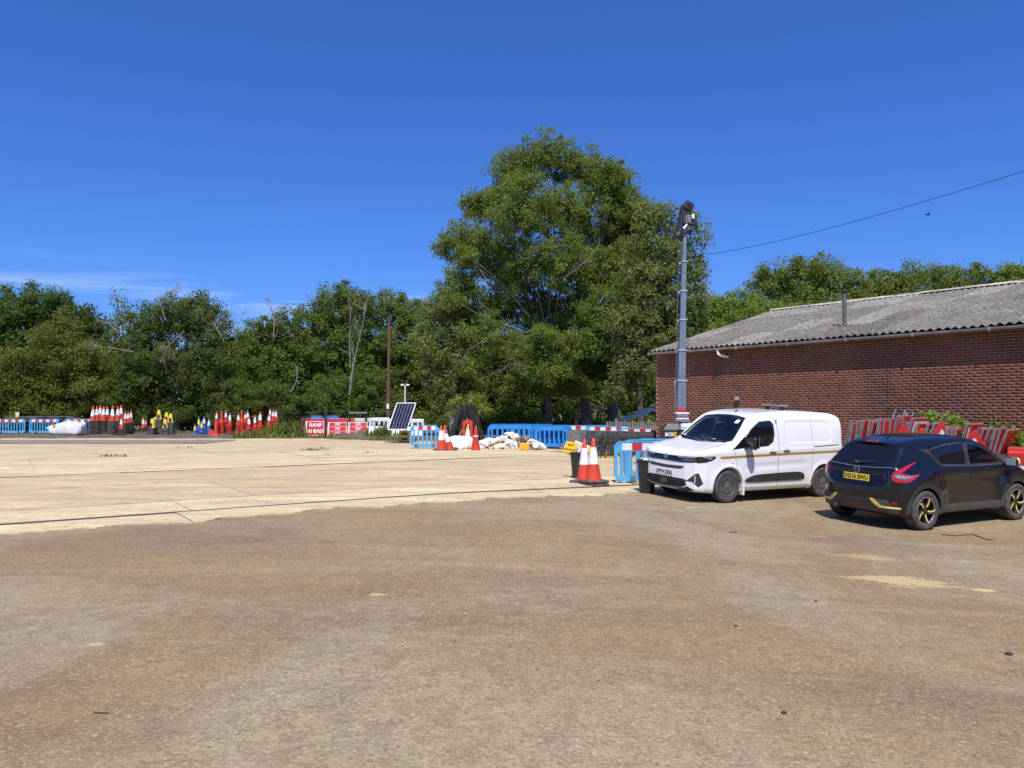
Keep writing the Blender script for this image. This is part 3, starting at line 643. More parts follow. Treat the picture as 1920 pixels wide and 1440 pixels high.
tree('ash_tree', 'tallest and widest tree, a full green crown behind the lighting mast', 'tree', BT, 49, 'ash', s=.145, cover=1.55, rc=.46, trunks=[(1031, 640, .19, -1), (1104, 620, .30, 1), (1146, 640, .30, 2)], twigs=420, base=1090, inner=.45, bark=M_ashbark, droop=.12, asp=.42)
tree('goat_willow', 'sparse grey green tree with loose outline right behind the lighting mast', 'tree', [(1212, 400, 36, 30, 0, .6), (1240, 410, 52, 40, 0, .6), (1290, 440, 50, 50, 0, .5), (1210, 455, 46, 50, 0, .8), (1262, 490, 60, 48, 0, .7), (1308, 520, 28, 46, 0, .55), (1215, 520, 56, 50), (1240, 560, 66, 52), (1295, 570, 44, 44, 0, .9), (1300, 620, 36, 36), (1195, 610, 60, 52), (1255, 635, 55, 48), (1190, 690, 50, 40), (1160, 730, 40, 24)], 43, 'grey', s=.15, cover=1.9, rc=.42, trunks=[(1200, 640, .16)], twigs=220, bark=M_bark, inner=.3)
tree('holly_tree', 'dense dark foliage in the shade under the biggest tree', 'tree', [(900, 735, 50, 38), (960, 748, 50, 34), (1030, 740, 50, 36), (1060, 765, 40, 24), (1090, 705, 60, 34), (1160, 700, 60, 40), (990, 715, 70, 36), (1210, 730, 40, 40), (920, 775, 50, 20), (1000, 778, 50, 18), (1185, 755, 30, 22)], 63, 'ivy', s=.2, cover=2.6, rc=.6)
tree('laurel_bush', 'bright sunlit bush glimpsed between the trunks under the biggest tree', 'bush', [(1078, 762, 28, 20), (1125, 752, 30, 18), (1175, 742, 36, 22)], 70, 'bright', s=.2, cover=2.0, rc=.5)
GR = 'trees behind the brick shed'
tree('sycamore_tree', 'bright green tree left behind the roof of the brick shed', 'tree', [(1385, 575, 48, 34), (1345, 595, 45, 48), (1330, 640, 50, 40), (1410, 600, 60, 36), (1290, 650, 50, 45)], 62, 'bright', s=.19, cover=2.5, rc=.6, group=GR)
tree('oak_tree', 'large rounded oak behind the shed roof, left of the flue', 'tree', [(1500, 515, 58, 42), (1445, 530, 44, 36), (1558, 525, 52, 38), (1605, 545, 34, 32), (1470, 560, 66, 38), (1540, 565, 70, 36)], 82, 'ash', s=.25, cover=2.4, rc=.85, trunks=[(1495, 540, .4)])
tree('hazel_bush', 'low bright green bushes just behind the shed ridge', 'bush', [(1400, 605, 50, 28), (1460, 598, 50, 30), (1520, 592, 50, 26), (1580, 580, 50, 26), (1360, 625, 40, 26)], 58, 'bright', s=.17, cover=2.4, rc=.5)
tree('oak_tree', 'medium oak behind the shed roof, right of the flue', 'tree', [(1655, 535, 42, 34), (1700, 522, 38, 32), (1680, 555, 60, 30), (1630, 560, 30, 28)], 84, 'ash', s=.25, cover=2.4, rc=.8)
tree('oak_tree', 'gappy oak above the middle of the shed ridge', 'tree', [(1752, 520, 34, 32), (1795, 525, 38, 32), (1838, 515, 28, 26), (1775, 550, 60, 26), (1845, 545, 40, 24)], 86, 'ash', s=.25, cover=1.9, rc=.7)
tree('oak_tree', 'oak at the right edge above the shed ridge', 'tree', [(1900, 512, 34, 26), (1945, 510, 40, 34), (1890, 535, 40, 20)], 84, 'bright', s=.25, cover=2.4, rc=.8)
# ---- the wood behind everything, one mass
wl = []
r_ = np.random.default_rng(77)
for px in range(-80, 1420, 46):
    for py in (795, 755, 715, 680): wl.append((px + r_.uniform(-15, 15), py + r_.uniform(-8, 8), 44, 30, r_.uniform(-3, 3)))
for px in range(1230, 2000, 46): wl.append((px, 640, 44, 40, 0)); wl.append((px, 600, 44, 34, 4))
Vw, Fw, Aw, _ = leaves(wl, 90, .5, 2.0, 1.1, 5, inner=.4); TRI[0] += len(Fw) * 2
tag(mesh_np('woodland', Vw, Fw, LM['ivy'], attr=Aw), 'dense dark wood filling in behind the nearer trees', 'wood', kind='stuff')
wl = []
for px in range(-60, 1240, 30): wl.append((px + r_.uniform(-10, 10), 797 + r_.uniform(-3, 3), 30, 17, r_.uniform(-1, 1)))
Vw, Fw, Aw, _ = leaves(wl, 61, .24, 3.0, .5, 6, inner=.4); TRI[0] += len(Fw) * 2
tag(mesh_np('undergrowth', Vw, Fw, LM['ivy'], attr=Aw), 'dark undergrowth along the foot of the tree belt', 'undergrowth', kind='stuff')
# ---- dead boughs
def dead(name, label, pts, Y, r, depth, seed, spread=.5, n=5, mat=None, group=None, cat='dead branch'):
    rr = random.Random(seed); root_p = at(*pts[0], Y)
    P = [at(a, b, Y) - root_p for a, b in pts]; q = MB()
    def br(p, d, L, rad, k):
        pp = [p]; dd = d.copy()
        for i in range(4): dd = (dd + Vector([rr.uniform(-.25, .25) for _ in range(3)]) * .5).normalized(); pp.append(pp[-1] + dd * L / 4)
        q.tube(pp, [rad * (1 - .16 * i) for i in range(5)], 4, cap=False)
        if k > 0:
            for _ in range(n if k > 1 else 3):
                i = rr.randrange(1, 5); nd = (dd + Vector([rr.uniform(-1, 1) * spread * 1.6 for _ in range(3)])).normalized(); br(pp[i], nd, L * rr.uniform(.4, .75), rad * .5, k - 1)
    r *= .62
    q.tube(P, [r * (1 - .6 * i / (len(P) - 1)) for i in range(len(P))], 6)
    for i in range(1, len(P)):
        d = (P[i] - P[i - 1]).normalized()
        for _ in range(n):
            t = rr.random(); nd = (d + Vector([rr.uniform(-1, 1) * spread * 1.8 for _ in range(3)])).normalized(); br(P[i - 1].lerp(P[i], t), nd, (P[i] - P[i - 1]).length * rr.uniform(.4, .8), r * .45, depth - 1)
    o = q.build(name, mat or M_dead, None, fix=False); o.location = root_p
    return tag(o, label, cat, group)
dead('dead_tree', 'bare forked dead tree sticking out above the trees in the gap', [(513, 635), (514, 600), (508, 575), (503, 560)], 58, .07, 2, 5, .45, 5, cat='dead tree')
dead('dead_tree', 'bleached dead tree with forked white limbs left of the telegraph pole', [(655, 740), (660, 700), (668, 660), (680, 610), (689, 556)], 54, .10, 2, 11, .4, 3, cat='dead tree')
dead('dead_tree', 'slim bleached dead stem just left of the forked white dead tree', [(657, 690), (655, 640), (657, 600), (657, 565)], 54.5, .06, 2, 12, .4, 3, cat='dead tree')
dead('dead_branch', 'tangle of bare grey twigs hanging on the front of the ivy covered tree', [(345, 620), (325, 640), (310, 655), (300, 680)], 52, .05, 3, 21, .8, 5)
dead('dead_branch', 'long bare grey bough reaching left across the ivy covered tree', [(250, 660), (210, 652), (180, 650), (170, 640)], 53, .05, 2, 22, .6, 4)
dead('dead_branch', 'bare twigs on the left shoulder of the ivy covered tree', [(225, 625), (200, 605), (180, 600)], 53, .04, 3, 23, .7, 4)
dead('dead_branch', 'bare twigs crowning the top of the ivy covered tree', [(310, 600), (300, 565), (320, 545), (340, 540)], 55, .05, 3, 24, .7, 5)
dead('dead_branch', 'bare pale twigs on the right shoulder of the ivy covered tree', [(420, 640), (400, 605), (425, 590)], 53, .05, 3, 25, .7, 5)
dead('dead_branch', 'wispy bare twigs standing against the sky right of the ivy covered tree', [(435, 640), (450, 600), (462, 575)], 60, .04, 3, 26, .6, 4)
dead('dead_branch', 'short bleached snag leaning out above the red cone stacks', [(545, 735), (556, 715), (558, 695), (553, 683)], 52, .06, 1, 27, .5, 3)
dead('dead_branch', 'bare curved bough sweeping left through the lower crown of the biggest tree', [(960, 600), (925, 625), (880, 655), (845, 700)], 43, .022, 2, 28, .5, 4)
dead('dead_branch', 'pale bare twigs inside the middle of the biggest crown', [(1060, 520), (1085, 500), (1110, 480), (1125, 455)], 44, .03, 3, 29, .7, 4)
dead('dead_branch', 'pale bare twigs low in the left of the biggest crown', [(1000, 690), (960, 680), (930, 700), (900, 710)], 43, .016, 3, 30, .6, 4)
print('leaf tris', TRI[0])
# ---- telegraph pole and overhead cable
tp = GP(728, 51); root = thing('telegraph_pole', 'slim brown wooden pole with a small white plate, left of the solar panel', 'pole', tp)
M_pole = pm('brown_pole', (.13, .062, .04), .8, var=.25, sc=1.5)
q = MB(); H = at(730, 595, 51).z; top = at(730, 595, 51) - tp
q.tube([(0, 0, -.3), (top.x * .5, 0, top.z * .5), (top.x, 0, top.z)], [.125, .11, .085], 12); q.build('shaft', M_pole, root, smooth=True)
z = at(728, 762, 51).z - tp.z; q = MB(); q.bbox((0.005, -.135, z), (.17, .03, .33), .01); q.build('plate', pm('white_plate', (.7, .7, .68), .5), root)
cab = MB(); pts = []
pA = at(1325, 477, 40); pB = at(1920, 322, 15); pC = at(2600, 150, 10)
for i in range(41):
    t = i / 40; p = pA.lerp(pC, t)
A_, B_ = pA, at(2080, 270, 13.5)
for i in range(41):
    t = i / 40; p = A_.lerp(B_, t); p.z -= .5 * 4 * t * (1 - t) * .5; pts.append(p)
pts = [at(1325, 477, 40)] + pts[1:]
cab.tube(pts, [.013 - .006 * i / 40 for i in range(41)], 5); 
tag(cab.build('overhead_cable', pm('black_cable', (.02, .02, .022), .6)), 'thin black overhead cable sloping down from the right to the trees', 'cable')
bird = thing('bird', 'tiny dark bird in flight under the overhead cable', 'bird', at(1739, 403, 38))
q = MB(); q.tube([(-.11, 0, 0), (-.05, 0, .01), (.02, 0, .02), (.09, 0, .015), (.13, 0, .01)], [.006, .03, .035, .022, .008], 8); q.build('body', pm('bird_black', (.02, .02, .022), .7), bird, smooth=True)
for sgn in (-1, 1):
    q = MB(); q.add([(.05, 0, .03), (-.04, 0, .025), (-.06, sgn * .16, .07), (.0, sgn * .2, .085), (.05, sgn * .1, .06), (.05, 0, .02), (-.04, 0, .015), (-.06, sgn * .16, .06), (.0, sgn * .2, .075), (.05, sgn * .1, .05)], [(0, 1, 2, 3, 4), (9, 8, 7, 6, 5), (1, 6, 7, 2), (2, 7, 8, 3), (3, 8, 9, 4)]); q.build('wing', _mc['bird_black'], bird)
# ---- weeds and grass
def weeds(name, label, spots, seed, mat='scrub', h=.35, n=60, w=.4, cat='grass'):
    r = np.random.default_rng(seed); Vs = []; Ts = []
    for (p, wx, wy, hh, k) in spots:
        b = np.array([(p.x + r.normal() * wx, p.y + r.normal() * wy) for _ in range(k)])
        for x, y in b:
            z = gh(x, y); a = r.uniform(0, 6.28); l = hh * r.uniform(.4, 1.2); d = np.array([math.cos(a), math.sin(a), 0]); wd = np.array([-d[1], d[0], 0]) * .012 * (1 + hh * 3)
            P = np.array([x, y, z]); m = P + d * l * .18 + np.array([0, 0, l * .6]); e = P + d * l * r.uniform(.2, .6) + np.array([0, 0, l])
            Vs += [P - wd, P + wd, m + wd, m - wd, m - wd, m + wd, e + wd * .2, e - wd * .2]; t = r.uniform(0, 1); Ts += [t] * 8
    V = np.array(Vs); o = mesh_np(name, V, np.arange(len(V)).reshape(-1, 4), LM[mat], attr=np.array(Ts)); o['kind'] = 'stuff'; return tag(o, label, cat)
sp = []
for px, py, wp, k in ((210, 857, 12, 120), (235, 857, 5, 40), (583, 845, 12, 160), (600, 842, 10, 60), (380, 827, 6, 40), (340, 841, 6, 20), (355, 841, 5, 20), (690, 850, 8, 30), (615, 854, 6, 20), (1185, 886, 4, 20)):
    p = T(px, py); sp.append((p, wp / FPX * p.y, .10, .09, k // 2))
weeds('grass_tufts', 'small dry grass tufts growing in the slab joints', sp, 4, n=50)
sp = []
for px in range(455, 780, 5):
    Y = 43.6 if px < 620 else 42.0 - (px - 620) * .022
    sp.append((GP(px + random.uniform(-3, 3), Y + random.uniform(0, 1.5)), .18, .3, (random.choice((.12, .18, .25, .32)) if px < 560 or px > 700 else random.choice((.06, .10, .14))), 30))
for px in range(-10, 455, 9): sp.append((GP(px, 52 + random.uniform(-1, 2)), .3, .6, .2, 20))
weeds('verge_grass', 'weedy grass along the far edge of the concrete', sp, 5, 'scrub')
sp = []
for px, Y, hh, k in ((612, 43.2, .32, 50), (622, 43.5, .25, 40), (715, 42, .8, 110), (705, 42, .5, 60), (725, 43, .6, 60), (560, 45, .6, 50), (460, 44, .5, 50), (500, 44.5, .6, 50), (535, 45, .9, 60), (548, 46, .9, 60), (520, 45.5, .8, 50), (645, 42.5, .2, 30)):
    sp.append((GP(px, Y), .35, .3, hh, k))
weeds('weeds', 'leafy green weeds by the red road signs', sp, 6, 'mid', cat='weeds')
# ================================================================== YARD OBJECTS
M_blue = pm('light_blue_plastic', (.075, .37, .66), .38, var=.14, sc=2.5, dirt=(DUST, .28))
M_blue2 = pm('strong_blue_plastic', (.018, .23, .60), .36, var=.16, sc=2.5, dirt=(DUST, .15))
M_red = pm('reflective_red', (.50, .030, .035), .4, var=.1)
M_white = pm('reflective_white', (.72, .71, .68), .45, var=.08, dirt=(DUST, .25))
M_rub = pm('black_rubber', (.035, .034, .033), .75, var=.3, sc=5, dirt=(DUST, .45))
M_yel = pm('yellow_plastic', (.72, .42, .02), .45, var=.12, dirt=(DUST, .3))
M_orange = pm('cone_orange', (.68, .060, .026), .42, var=.12, sc=3, dirt=((.30, .12, .08), .3))
M_redc = pm('cone_red', (.56, .038, .024), .45, var=.16, sc=3, dirt=((.25, .07, .05), .4))
M_sleeve = pm('cone_sleeve', (.74, .73, .72), .35, var=.07, dirt=((.42, .40, .38), .35))
M_cyel = pm('no_waiting_yellow', (.80, .60, .03), .45, var=.1, dirt=(DUST, .25))
M_cblue = pm('cone_blue', (.03, .10, .34), .45, var=.15, dirt=(DUST, .25))
M_dark = pm('dark_grey_plastic', (.045, .045, .047), .6, var=.3, sc=3, dirt=(DUST, .4))
M_steel = pm('galvanised', (.28, .31, .34), .38, .65, var=.15, sc=5)
M_black = pm('black_paint', (.022, .022, .024), .45, var=.2)
M_glassd = pm('dark_glass', (.01, .011, .013), .08)
def outline(L, z0, z1, c, n=4):
    P = []
    for cx, cz, a0 in ((L / 2 - c, z1 - c, 0), (-L / 2 + c, z1 - c, 90), (-L / 2 + c, z0 + c, 180), (L / 2 - c, z0 + c, 270)):
        for i in range(n + 1): a = R(a0 + 90 * i / n); P.append((cx + c * math.cos(a), cz + c * math.sin(a)))
    return P
def barrier(name, label, L=2.0, H=1.0, mat=None, strip=True, nb=10, ang=False, feet=True, group=None):
    mat = mat or M_blue; r = thing(name, label, 'barrier', (0, 0, 0), 0, group); z0 = .09; c = .16; n = 1 if ang else 4
    q = MB(); q.ring(outline(L, z0, H, c, n), outline(L - .14, z0 + .13, H - .22, c * .45, n), -.028, .028)
    q.ring(outline(L + .02, z0 - .01, H + .01, c, n), outline(L - .03, z0 + .015, H - .015, c, n), -.042, .042); q.build('frame', mat, r)
    zi, zt = z0 + .12, H - .21
    for i in range(nb):
        x = -L / 2 + .07 + (L - .14) * (i + .5) / nb + (.0)
        q = MB(); w = (L - .14) / nb * .22; q.bbox((x, 0, (zi + zt) / 2), (w * 2 * .9, .05, zt - zi), .012); q.build('bar', mat, r)
    if strip:
        k = 7 if L > 1.5 else 5; w = (L - .34) / k
        for i in range(k):
            q = MB(); x = -L / 2 + .17 + w * (i + .5); q.box((x, 0, H - .115), (w - .004, .066, .165)); q.build('reflector', M_red if i % 2 == 1 else M_white, r)
    if feet:
        for x in (-L * .29, L * .29):
            q = MB(); q.prism([(-.27, 0), (.27, 0), (.27, .03), (.10, .12), (.05, .20), (-.05, .20), (-.10, .12), (-.27, .03)], -.05, .05, Matrix.Translation((x, 0, 0)) @ Matrix.Rotation(R(90), 4, 'Z')); f = q.build('foot', M_rub, r)
            q = MB(); q.box((x, -.245, .03), (.085, .045, .07)); q.build('foot_tip', M_yel, f)
    return r
def place(o, p, rz=0.0, dz=0.0): o.location = (p[0], p[1], p[2] + dz); o.rotation_euler = (0, 0, rz); return o
B0 = barrier('barrier', 'nearest light blue barrier with red and white strip, left of the van bonnet')
place(B0, GP(1231, 18.0), R(3))
def bar(label, px, Y, rz, src=None, **k): b = dup(src or B0, label, group=k.get('group')); place(b, GP(px, Y), R(rz), k.get('dz', 0)); return b
bar('light blue barrier standing just behind and left of the front one by the van', 1240, 19.0, 16)
bar('light blue barrier set at an angle behind the strip barrier, beside the black tower box', 1268, 19.4, -22)
bar('blue barrier at the far left edge of the yard', 21, 51.3, 1)
bar('second blue barrier from the left edge, with yellow footed stands', 85, 51.5, -1)
bar('blue barrier partly hidden behind the white bulk bags', 150, 51.7, 0)
bar('blue barrier with red and white strip just visible over the dark boards, left', 1103, 35.5, 2)
bar('blue barrier with red and white strip just visible over the dark boards, middle', 1140, 34.5, -3)
bar('blue barrier with red and white strip by the corner of the brick shed', 1204, 31.5, 3)
B1 = barrier('barrier', 'single short blue barrier with strip right of the solar panel', L=1.22, nb=6, ang=True, mat=M_blue); place(B1, GP(797, 32.0), R(4)); B1.scale = (1, 1, .98)
B2 = barrier('barrier', 'longest plain blue barrier standing behind the heap of white sacks', L=2.0, nb=8, ang=True, mat=M_blue2, strip=False); place(B2, GP(957, 34.2), R(3))
bar('plain blue barrier behind the sacks, overlapping the longest one on the right', 998, 34.9, -4, B2)
B3 = barrier('barrier', 'foremost plain blue barrier right of the heap of white sacks', L=1.35, nb=6, ang=True, mat=M_blue2, strip=False); place(B3, GP(1034, 33.2), R(-3))
for i in range(4): bar(('plain blue barrier packed directly behind the foremost one right of the sacks', 'plain blue barrier third deep in the pack right of the sacks', 'plain blue barrier fourth deep in the pack right of the sacks', 'plain blue barrier at the very back of the pack right of the sacks')[i], 1036 + i * 2.5, 33.42 + i * .22, -3 + i * 1.5, B3)
for px in (594, 625): b = bar('plain blue barrier whose top shows above the red water filled barriers, %s' % ('left' if px < 600 else 'right'), px, 50.8, 0, B3); b.scale = (.62, 1, 1.22)
# ---- cones
def cone(name, label, H=1.0, body=M_orange, sleeve=M_sleeve, base='black', seg=20, ratio=.56, tipmat=None, group=None):
    r = thing(name, label, 'traffic cone', (0, 0, 0), 0, group); k = H
    rr = lambda z: (.030 + (.185 - .030) * (1 - z)) * k
    q = MB(); q.lathe([(rr(0), .045 * k), (rr(.38), .38 * k), (rr(.40) + .004, .385 * k), (rr(.80), .80 * k), (rr(.985), .985 * k), (rr(1) * .7, k)], seg); q.build('body', body, r, smooth=True)
    if sleeve:
        q = MB(); q.lathe([(rr(.42) + .006, .42 * k), (rr(.80) + .006, .80 * k)], seg, cap=False); q.build('sleeve', sleeve, r, smooth=True)
    if tipmat:
        q = MB(); q.lathe([(rr(.80) + .006, .80 * k), (rr(.99) + .008, .99 * k), (.01, 1.01 * k)], seg, cap=False); q.build('tip', tipmat, r, smooth=True)
    q = MB(); b = ratio / 2 * k; c = b * .38
    if base == 'black':
        P = [(b, -b + c), (b, b - c), (b - c, b), (-b + c, b), (-b, b - c), (-b, -b + c), (-b + c, -b), (b - c, -b)]
        for z0, z1, s0, s1 in ((0, .028 * k, .93, 1.0), (.028 * k, .055 * k, 1.0, .96)):
            q.add([(x * s0, y * s0, z0) for x, y in P] + [(x * s1, y * s1, z1) for x, y in P], [tuple(range(8))[::-1], tuple(range(8, 16))] + [(i, (i + 1) % 8, 8 + (i + 1) % 8, 8 + i) for i in range(8)])
        q.build('base', M_rub, r)
    elif base == 'slab':
        q.bbox((0, 0, .03), (ratio * k * 1.15, ratio * k * .95, .052), .008); q.build('base', M_rub, r)
    else:
        q.lathe([(b * .98, 0), (b, .02 * k), (b * .92, .035 * k), (rr(0) + .01, .05 * k), (rr(0), .06 * k)], seg); q.build('base', body, r, smooth=True)
    return r
K1 = cone('traffic_cone', 'front one of two tall red and white cones beside the black bin', ratio=.62); place(K1, T(1113, 909), .3); K1.location.z += .052
k = dup(K1, 'rear left one of two tall red and white cones, touching the black bin'); p = T(1096, 906); place(k, (p.x, p.y, p.z), 1.1); k.location.z += .01
q = MB(); P = [(.30 * math.cos(R(22.5 + 45 * i)), .30 * math.sin(R(22.5 + 45 * i))) for i in range(8)]
q.add([(x, y, 0) for x, y in P] + [(x, y, .05) for x, y in P] + [(x * .6, y * .6, .05) for x, y in P], [(i, (i + 1) % 8, 8 + (i + 1) % 8, 8 + i) for i in range(8)] + [(8 + i, 8 + (i + 1) % 8, 16 + (i + 1) % 8, 16 + i) for i in range(8)] + [tuple(range(8))[::-1], tuple(range(16, 24))])
o = q.build('cone_base', M_rub); tag(o, 'loose black rubber cone base lying under the front red and white cone', 'cone base'); o.location = T(1117, 911); o.location.z += .002; o.rotation_euler = (.03, 0, .2)
def cn(src, label, px, py, rz=0, rot=None, H=None):
    p = T(px, py); c = dup(src, label); c.location = p; c.rotation_euler = rot or (0, 0, rz)
    if H: c.scale = (H, H, H)
    return c
cn(K1, 'red and white cone right of the short blue barrier, in front of its twin', 827, 845, .2)
cn(K1, 'red and white cone half hidden behind another, right of the short blue barrier', 834, 843, .8)
cn(K1, 'red and white cone leaning over left against the white sheet', 845, 845, rot=(0, R(-17), .5), H=.9)
K2 = cone('traffic_cone', 'red one-piece cone with one thin white band, left of the heap of white sacks', body=M_redc, sleeve=None, base='red', ratio=.40)
q = MB(); q.lathe([(.112, .555), (.103, .60)], 20, cap=False); q.build('sleeve', M_sleeve, K2, smooth=True); K2.location = T(892, 845)
K3 = cone('traffic_cone', 'white sleeved cone with yellow tip behind the white sheet', tipmat=M_yel); K3.location = T(877, 840)
# prototypes for the stacks
KB = cone('traffic_cone', 'topmost', seg=12); KB.hide_render = False
KR = cone('traffic_cone', 'topmost', body=M_redc, base='red', ratio=.48, seg=12)
KP = cone('traffic_cone', 'topmost', body=M_orange, sleeve=None, base='red', ratio=.48, seg=12)
KY = thing('no_waiting_cone', 'topmost', 'traffic cone')
q = MB(); q.lathe([(.185, .06), (.17, .12), (.090, .58), (.07, .64), (.0, .65)], 8); q.build('body', M_cyel, KY, smooth=True, ang=25)
q = MB(); q.bbox((0, 0, .033), (.46, .46, .064), .01); q.build('base', M_dark, KY)
q = MB(); q.lathe([(.001, 0), (.082, 0), (.082, .012), (.0, .013)], 14, Matrix.Translation((0, -.155, .30)) @ Matrix.Rotation(R(101), 4, 'X')); d = q.build('roundel', pm('roundel_purple', (.16, .03, .08), .5), KY)
q = MB(); q.lathe([(.001, 0), (.058, 0), (.058, .006), (.0, .007)], 14, Matrix.Translation((0, -.168, .30)) @ Matrix.Rotation(R(101), 4, 'X')); q.build('roundel_centre', pm('roundel_blue', (.03, .04, .16), .5), d)
KU = cone('traffic_cone', 'topmost', body=M_cblue, sleeve=M_cyel, base='red', ratio=.48, seg=12)
KU.children[0]
KW = cone('traffic_cone', 'topmost', body=M_cblue, sleeve=M_white, base='red', ratio=.48, seg=12)
used = set()
def ordn(n): return {1: 'first', 2: 'second', 3: 'third'}.get(n) or ('%d%s' % (n, 'th' if 10 <= n % 100 <= 20 else {1: 'st', 2: 'nd', 3: 'rd'}.get(n % 10, 'th')))
def stack(src, px, Y, n, sp, H, top, nest, grp, lean=0.0):
    """n cones nested on each other; the first placed of a kind is the prototype itself"""
    p = GP(px, Y); a = random.uniform(0, 6.28) if src is not KY else random.uniform(-.25, .25)
    for i in range(n):
        lab = top if i == n - 1 else ordn(i + 1) + ' ' + nest
        if src.name not in used: used.add(src.name); c = src; c['label'] = lab
        else: c = dup(src, lab)
        c['group'] = grp
        c.location = (p.x + random.uniform(-.012, .012) + lean * i * sp, p.y + random.uniform(-.012, .012), p.z + .02 + i * sp); c.rotation_euler = (random.uniform(-.012, .012), random.uniform(-.012, .012), a + random.uniform(-.07, .07)); c.scale = (H, H, H)
GC = 'black based cones nested in the stacks left'
for (src, px, Y, n, sp, H, d) in (
    (KB, 175.5, 49.2, 12, .077, 1.0, 'front left tall black based stack beside the white bags'),
    (KB, 183, 50.6, 12, .077, 1.0, 'second tall black based stack, behind the front left one'),
    (KB, 189, 51.6, 13, .077, 1.0, 'third tall black based stack from the left, in the shade'),
    (KB, 195.5, 50.9, 12, .077, 1.0, 'fourth tall black based stack from the left'),
    (KB, 202.5, 51.5, 12, .077, 1.0, 'fifth tall black based stack from the left, in the shade'),
    (KB, 212.5, 49.2, 12, .077, 1.0, 'tall black based stack standing alone in front'),
    (KB, 222, 51.4, 12, .077, 1.0, 'tall black based stack just behind the lone one'),
    (KB, 228.5, 52.0, 13, .077, 1.0, 'rearmost tall black based stack behind the short one'),
    (KB, 229.5, 48.4, 6, .077, .76, 'short front stack with black bases nearest the concrete'),
    (KB, 236, 50.2, 10, .077, .8, 'middle height black based stack, first right of the short one'),
    (KB, 241.5, 50.8, 10, .077, .8, 'middle height black based stack, second right of the short one'),
    (KB, 247, 51.6, 11, .077, .8, 'middle height black based stack, third right of the short one'),
    (KB, 270, 54.5, 5, .077, .76, 'dim shaded stack left of the yellow cones'),
    (KB, 275, 55.2, 6, .077, .76, 'dim shaded stack nearest the yellow cones')):
    stack(src, px, Y, n, sp, H, 'topmost cone, ' + d, 'cone up, ' + d, 'stacked red and white cones with black bases')
for (px, Y, n, H, d) in ((287, 49.0, 6, 1.0, 'short stack in front on the left'), (292.5, 50.3, 7, 1.0, 'stack half hidden behind the left short one'), (299.5, 49.6, 13, 1.0, 'tallest stack'), (311.3, 49.0, 6, .95, 'short stack in front on the right'), (313.5, 51.2, 11, 1.0, 'stack at the back in the shade'), (321, 50.0, 10, 1.0, 'tall stack on the far right')):
    stack(KY, px, Y, n, .078, H, 'topmost yellow cone, ' + d + ' of yellow cones', 'yellow cone up, ' + d + ' of yellow cones', 'stacked yellow no waiting cones')
for (src, px, Y, n, H, d) in ((KU, 367, 49.5, 1, .7, 'small one at the left'), (KU, 374, 50.2, 6, .75, 'left tall stack'), (KU, 379.5, 49.6, 3, .75, 'low front stack'), (KW, 384, 50.8, 6, .8, 'tallest stack with a pale sleeve'), (KW, 393, 50.4, 5, .75, 'right stack with a pale sleeve')):
    stack(src, px, Y, n, .075, H, 'topmost blue cone of the blue group, ' + d, 'blue cone up in the blue group, ' + d, 'stacked blue cones')
RS = 'red stacks, '
for (src, px, Y, n, H, d) in ((KR, 407.5, 50.4, 11, .76, 'first from the left, behind the faded cone'), (KP, 416.5, 50.8, 12, .76, 'second from the left with an unsleeved plain top'), (KR, 425, 51.4, 12, .76, 'third from the left'), (KR, 432, 49.2, 10, .76, 'fourth from the left, in front'),
    (KR, 448, 49.2, 10, .76, 'fifth from the left after the gap'), (KP, 454.5, 51, 12, .76, 'plain topped one behind the fifth'), (KR, 461, 51.8, 11, .72, 'shaded one behind the plain topped one'), (KR, 465.5, 51.2, 12, .76, 'tall one left of the second gap'), (KR, 468, 49.0, 7, .76, 'short front one left of the second gap'),
    (KR, 479, 50.0, 8, .76, 'slim low one after the second gap'), (KR, 488.5, 50.2, 8, 1.0, 'widest one'), (KR, 505.5, 49.7, 10, .76, 'front left one of the last cluster'), (KR, 507.5, 50.5, 14, .78, 'tallest one of the last cluster'), (KR, 513.5, 50.1, 13, .76, 'middle one of the last cluster'), (KR, 518.5, 50.6, 13, .76, 'rightmost one of the last cluster')):
    stack(src, px, Y, n, .072, H, 'topmost cone of the ' + RS + d, 'cone up in the ' + RS + d, 'stacked red one-piece cones')
c = dup(KP, 'faded plain orange cone standing alone in front of the red stacks'); c.location = GP(406, 47.6); c.scale = (.95, .95, .8)
c = dup(KP, 'orange cone toppled on its side left of the faded cone'); c.location = GP(397, 48.2); c.location.z += .2; c.rotation_euler = (R(90), .3, R(200)); c.scale = (.76,) * 3
# ---- lumps: sacks, bags, sheet
def blob(size, seed, n=14, m=10, pw=.7, amp=.10):
    r = np.random.default_rng(seed); ph = r.uniform(0, 6.28, 8); q = MB(); vs = []
    for j in range(m + 1):
        th = math.pi * j / m
        for i in range(n):
            a = 2 * math.pi * i / n; d = Vector((math.sin(th) * math.cos(a), math.sin(th) * math.sin(a), math.cos(th)))
            s = lambda v: math.copysign(abs(v) ** pw, v)
            k = 1 + amp * (math.sin(3 * a + ph[0]) * math.sin(2 * th + ph[1]) + .7 * math.sin(5 * a + ph[2] + 3 * d.z) + .5 * math.sin(9 * a + ph[3]) * math.cos(4 * th + ph[4]))
            vs.append((s(d.x) * size[0] / 2 * k, s(d.y) * size[1] / 2 * k, (s(d.z) * k + 1) * size[2] / 2))
    q.add(vs, [(j * n + i, j * n + (i + 1) % n, (j + 1) * n + (i + 1) % n, (j + 1) * n + i) for j in range(m) for i in range(n)]); return q
M_bag = pm('woven_white_bag', (.72, .70, .66), .8, var=.1, sc=3, bump=.5, dirt=((.45, .38, .30), .35))
M_sack = pm('cream_sack', (.68, .60, .48), .85, var=.12, sc=5, bump=.5, dirt=((.48, .36, .24), .5))
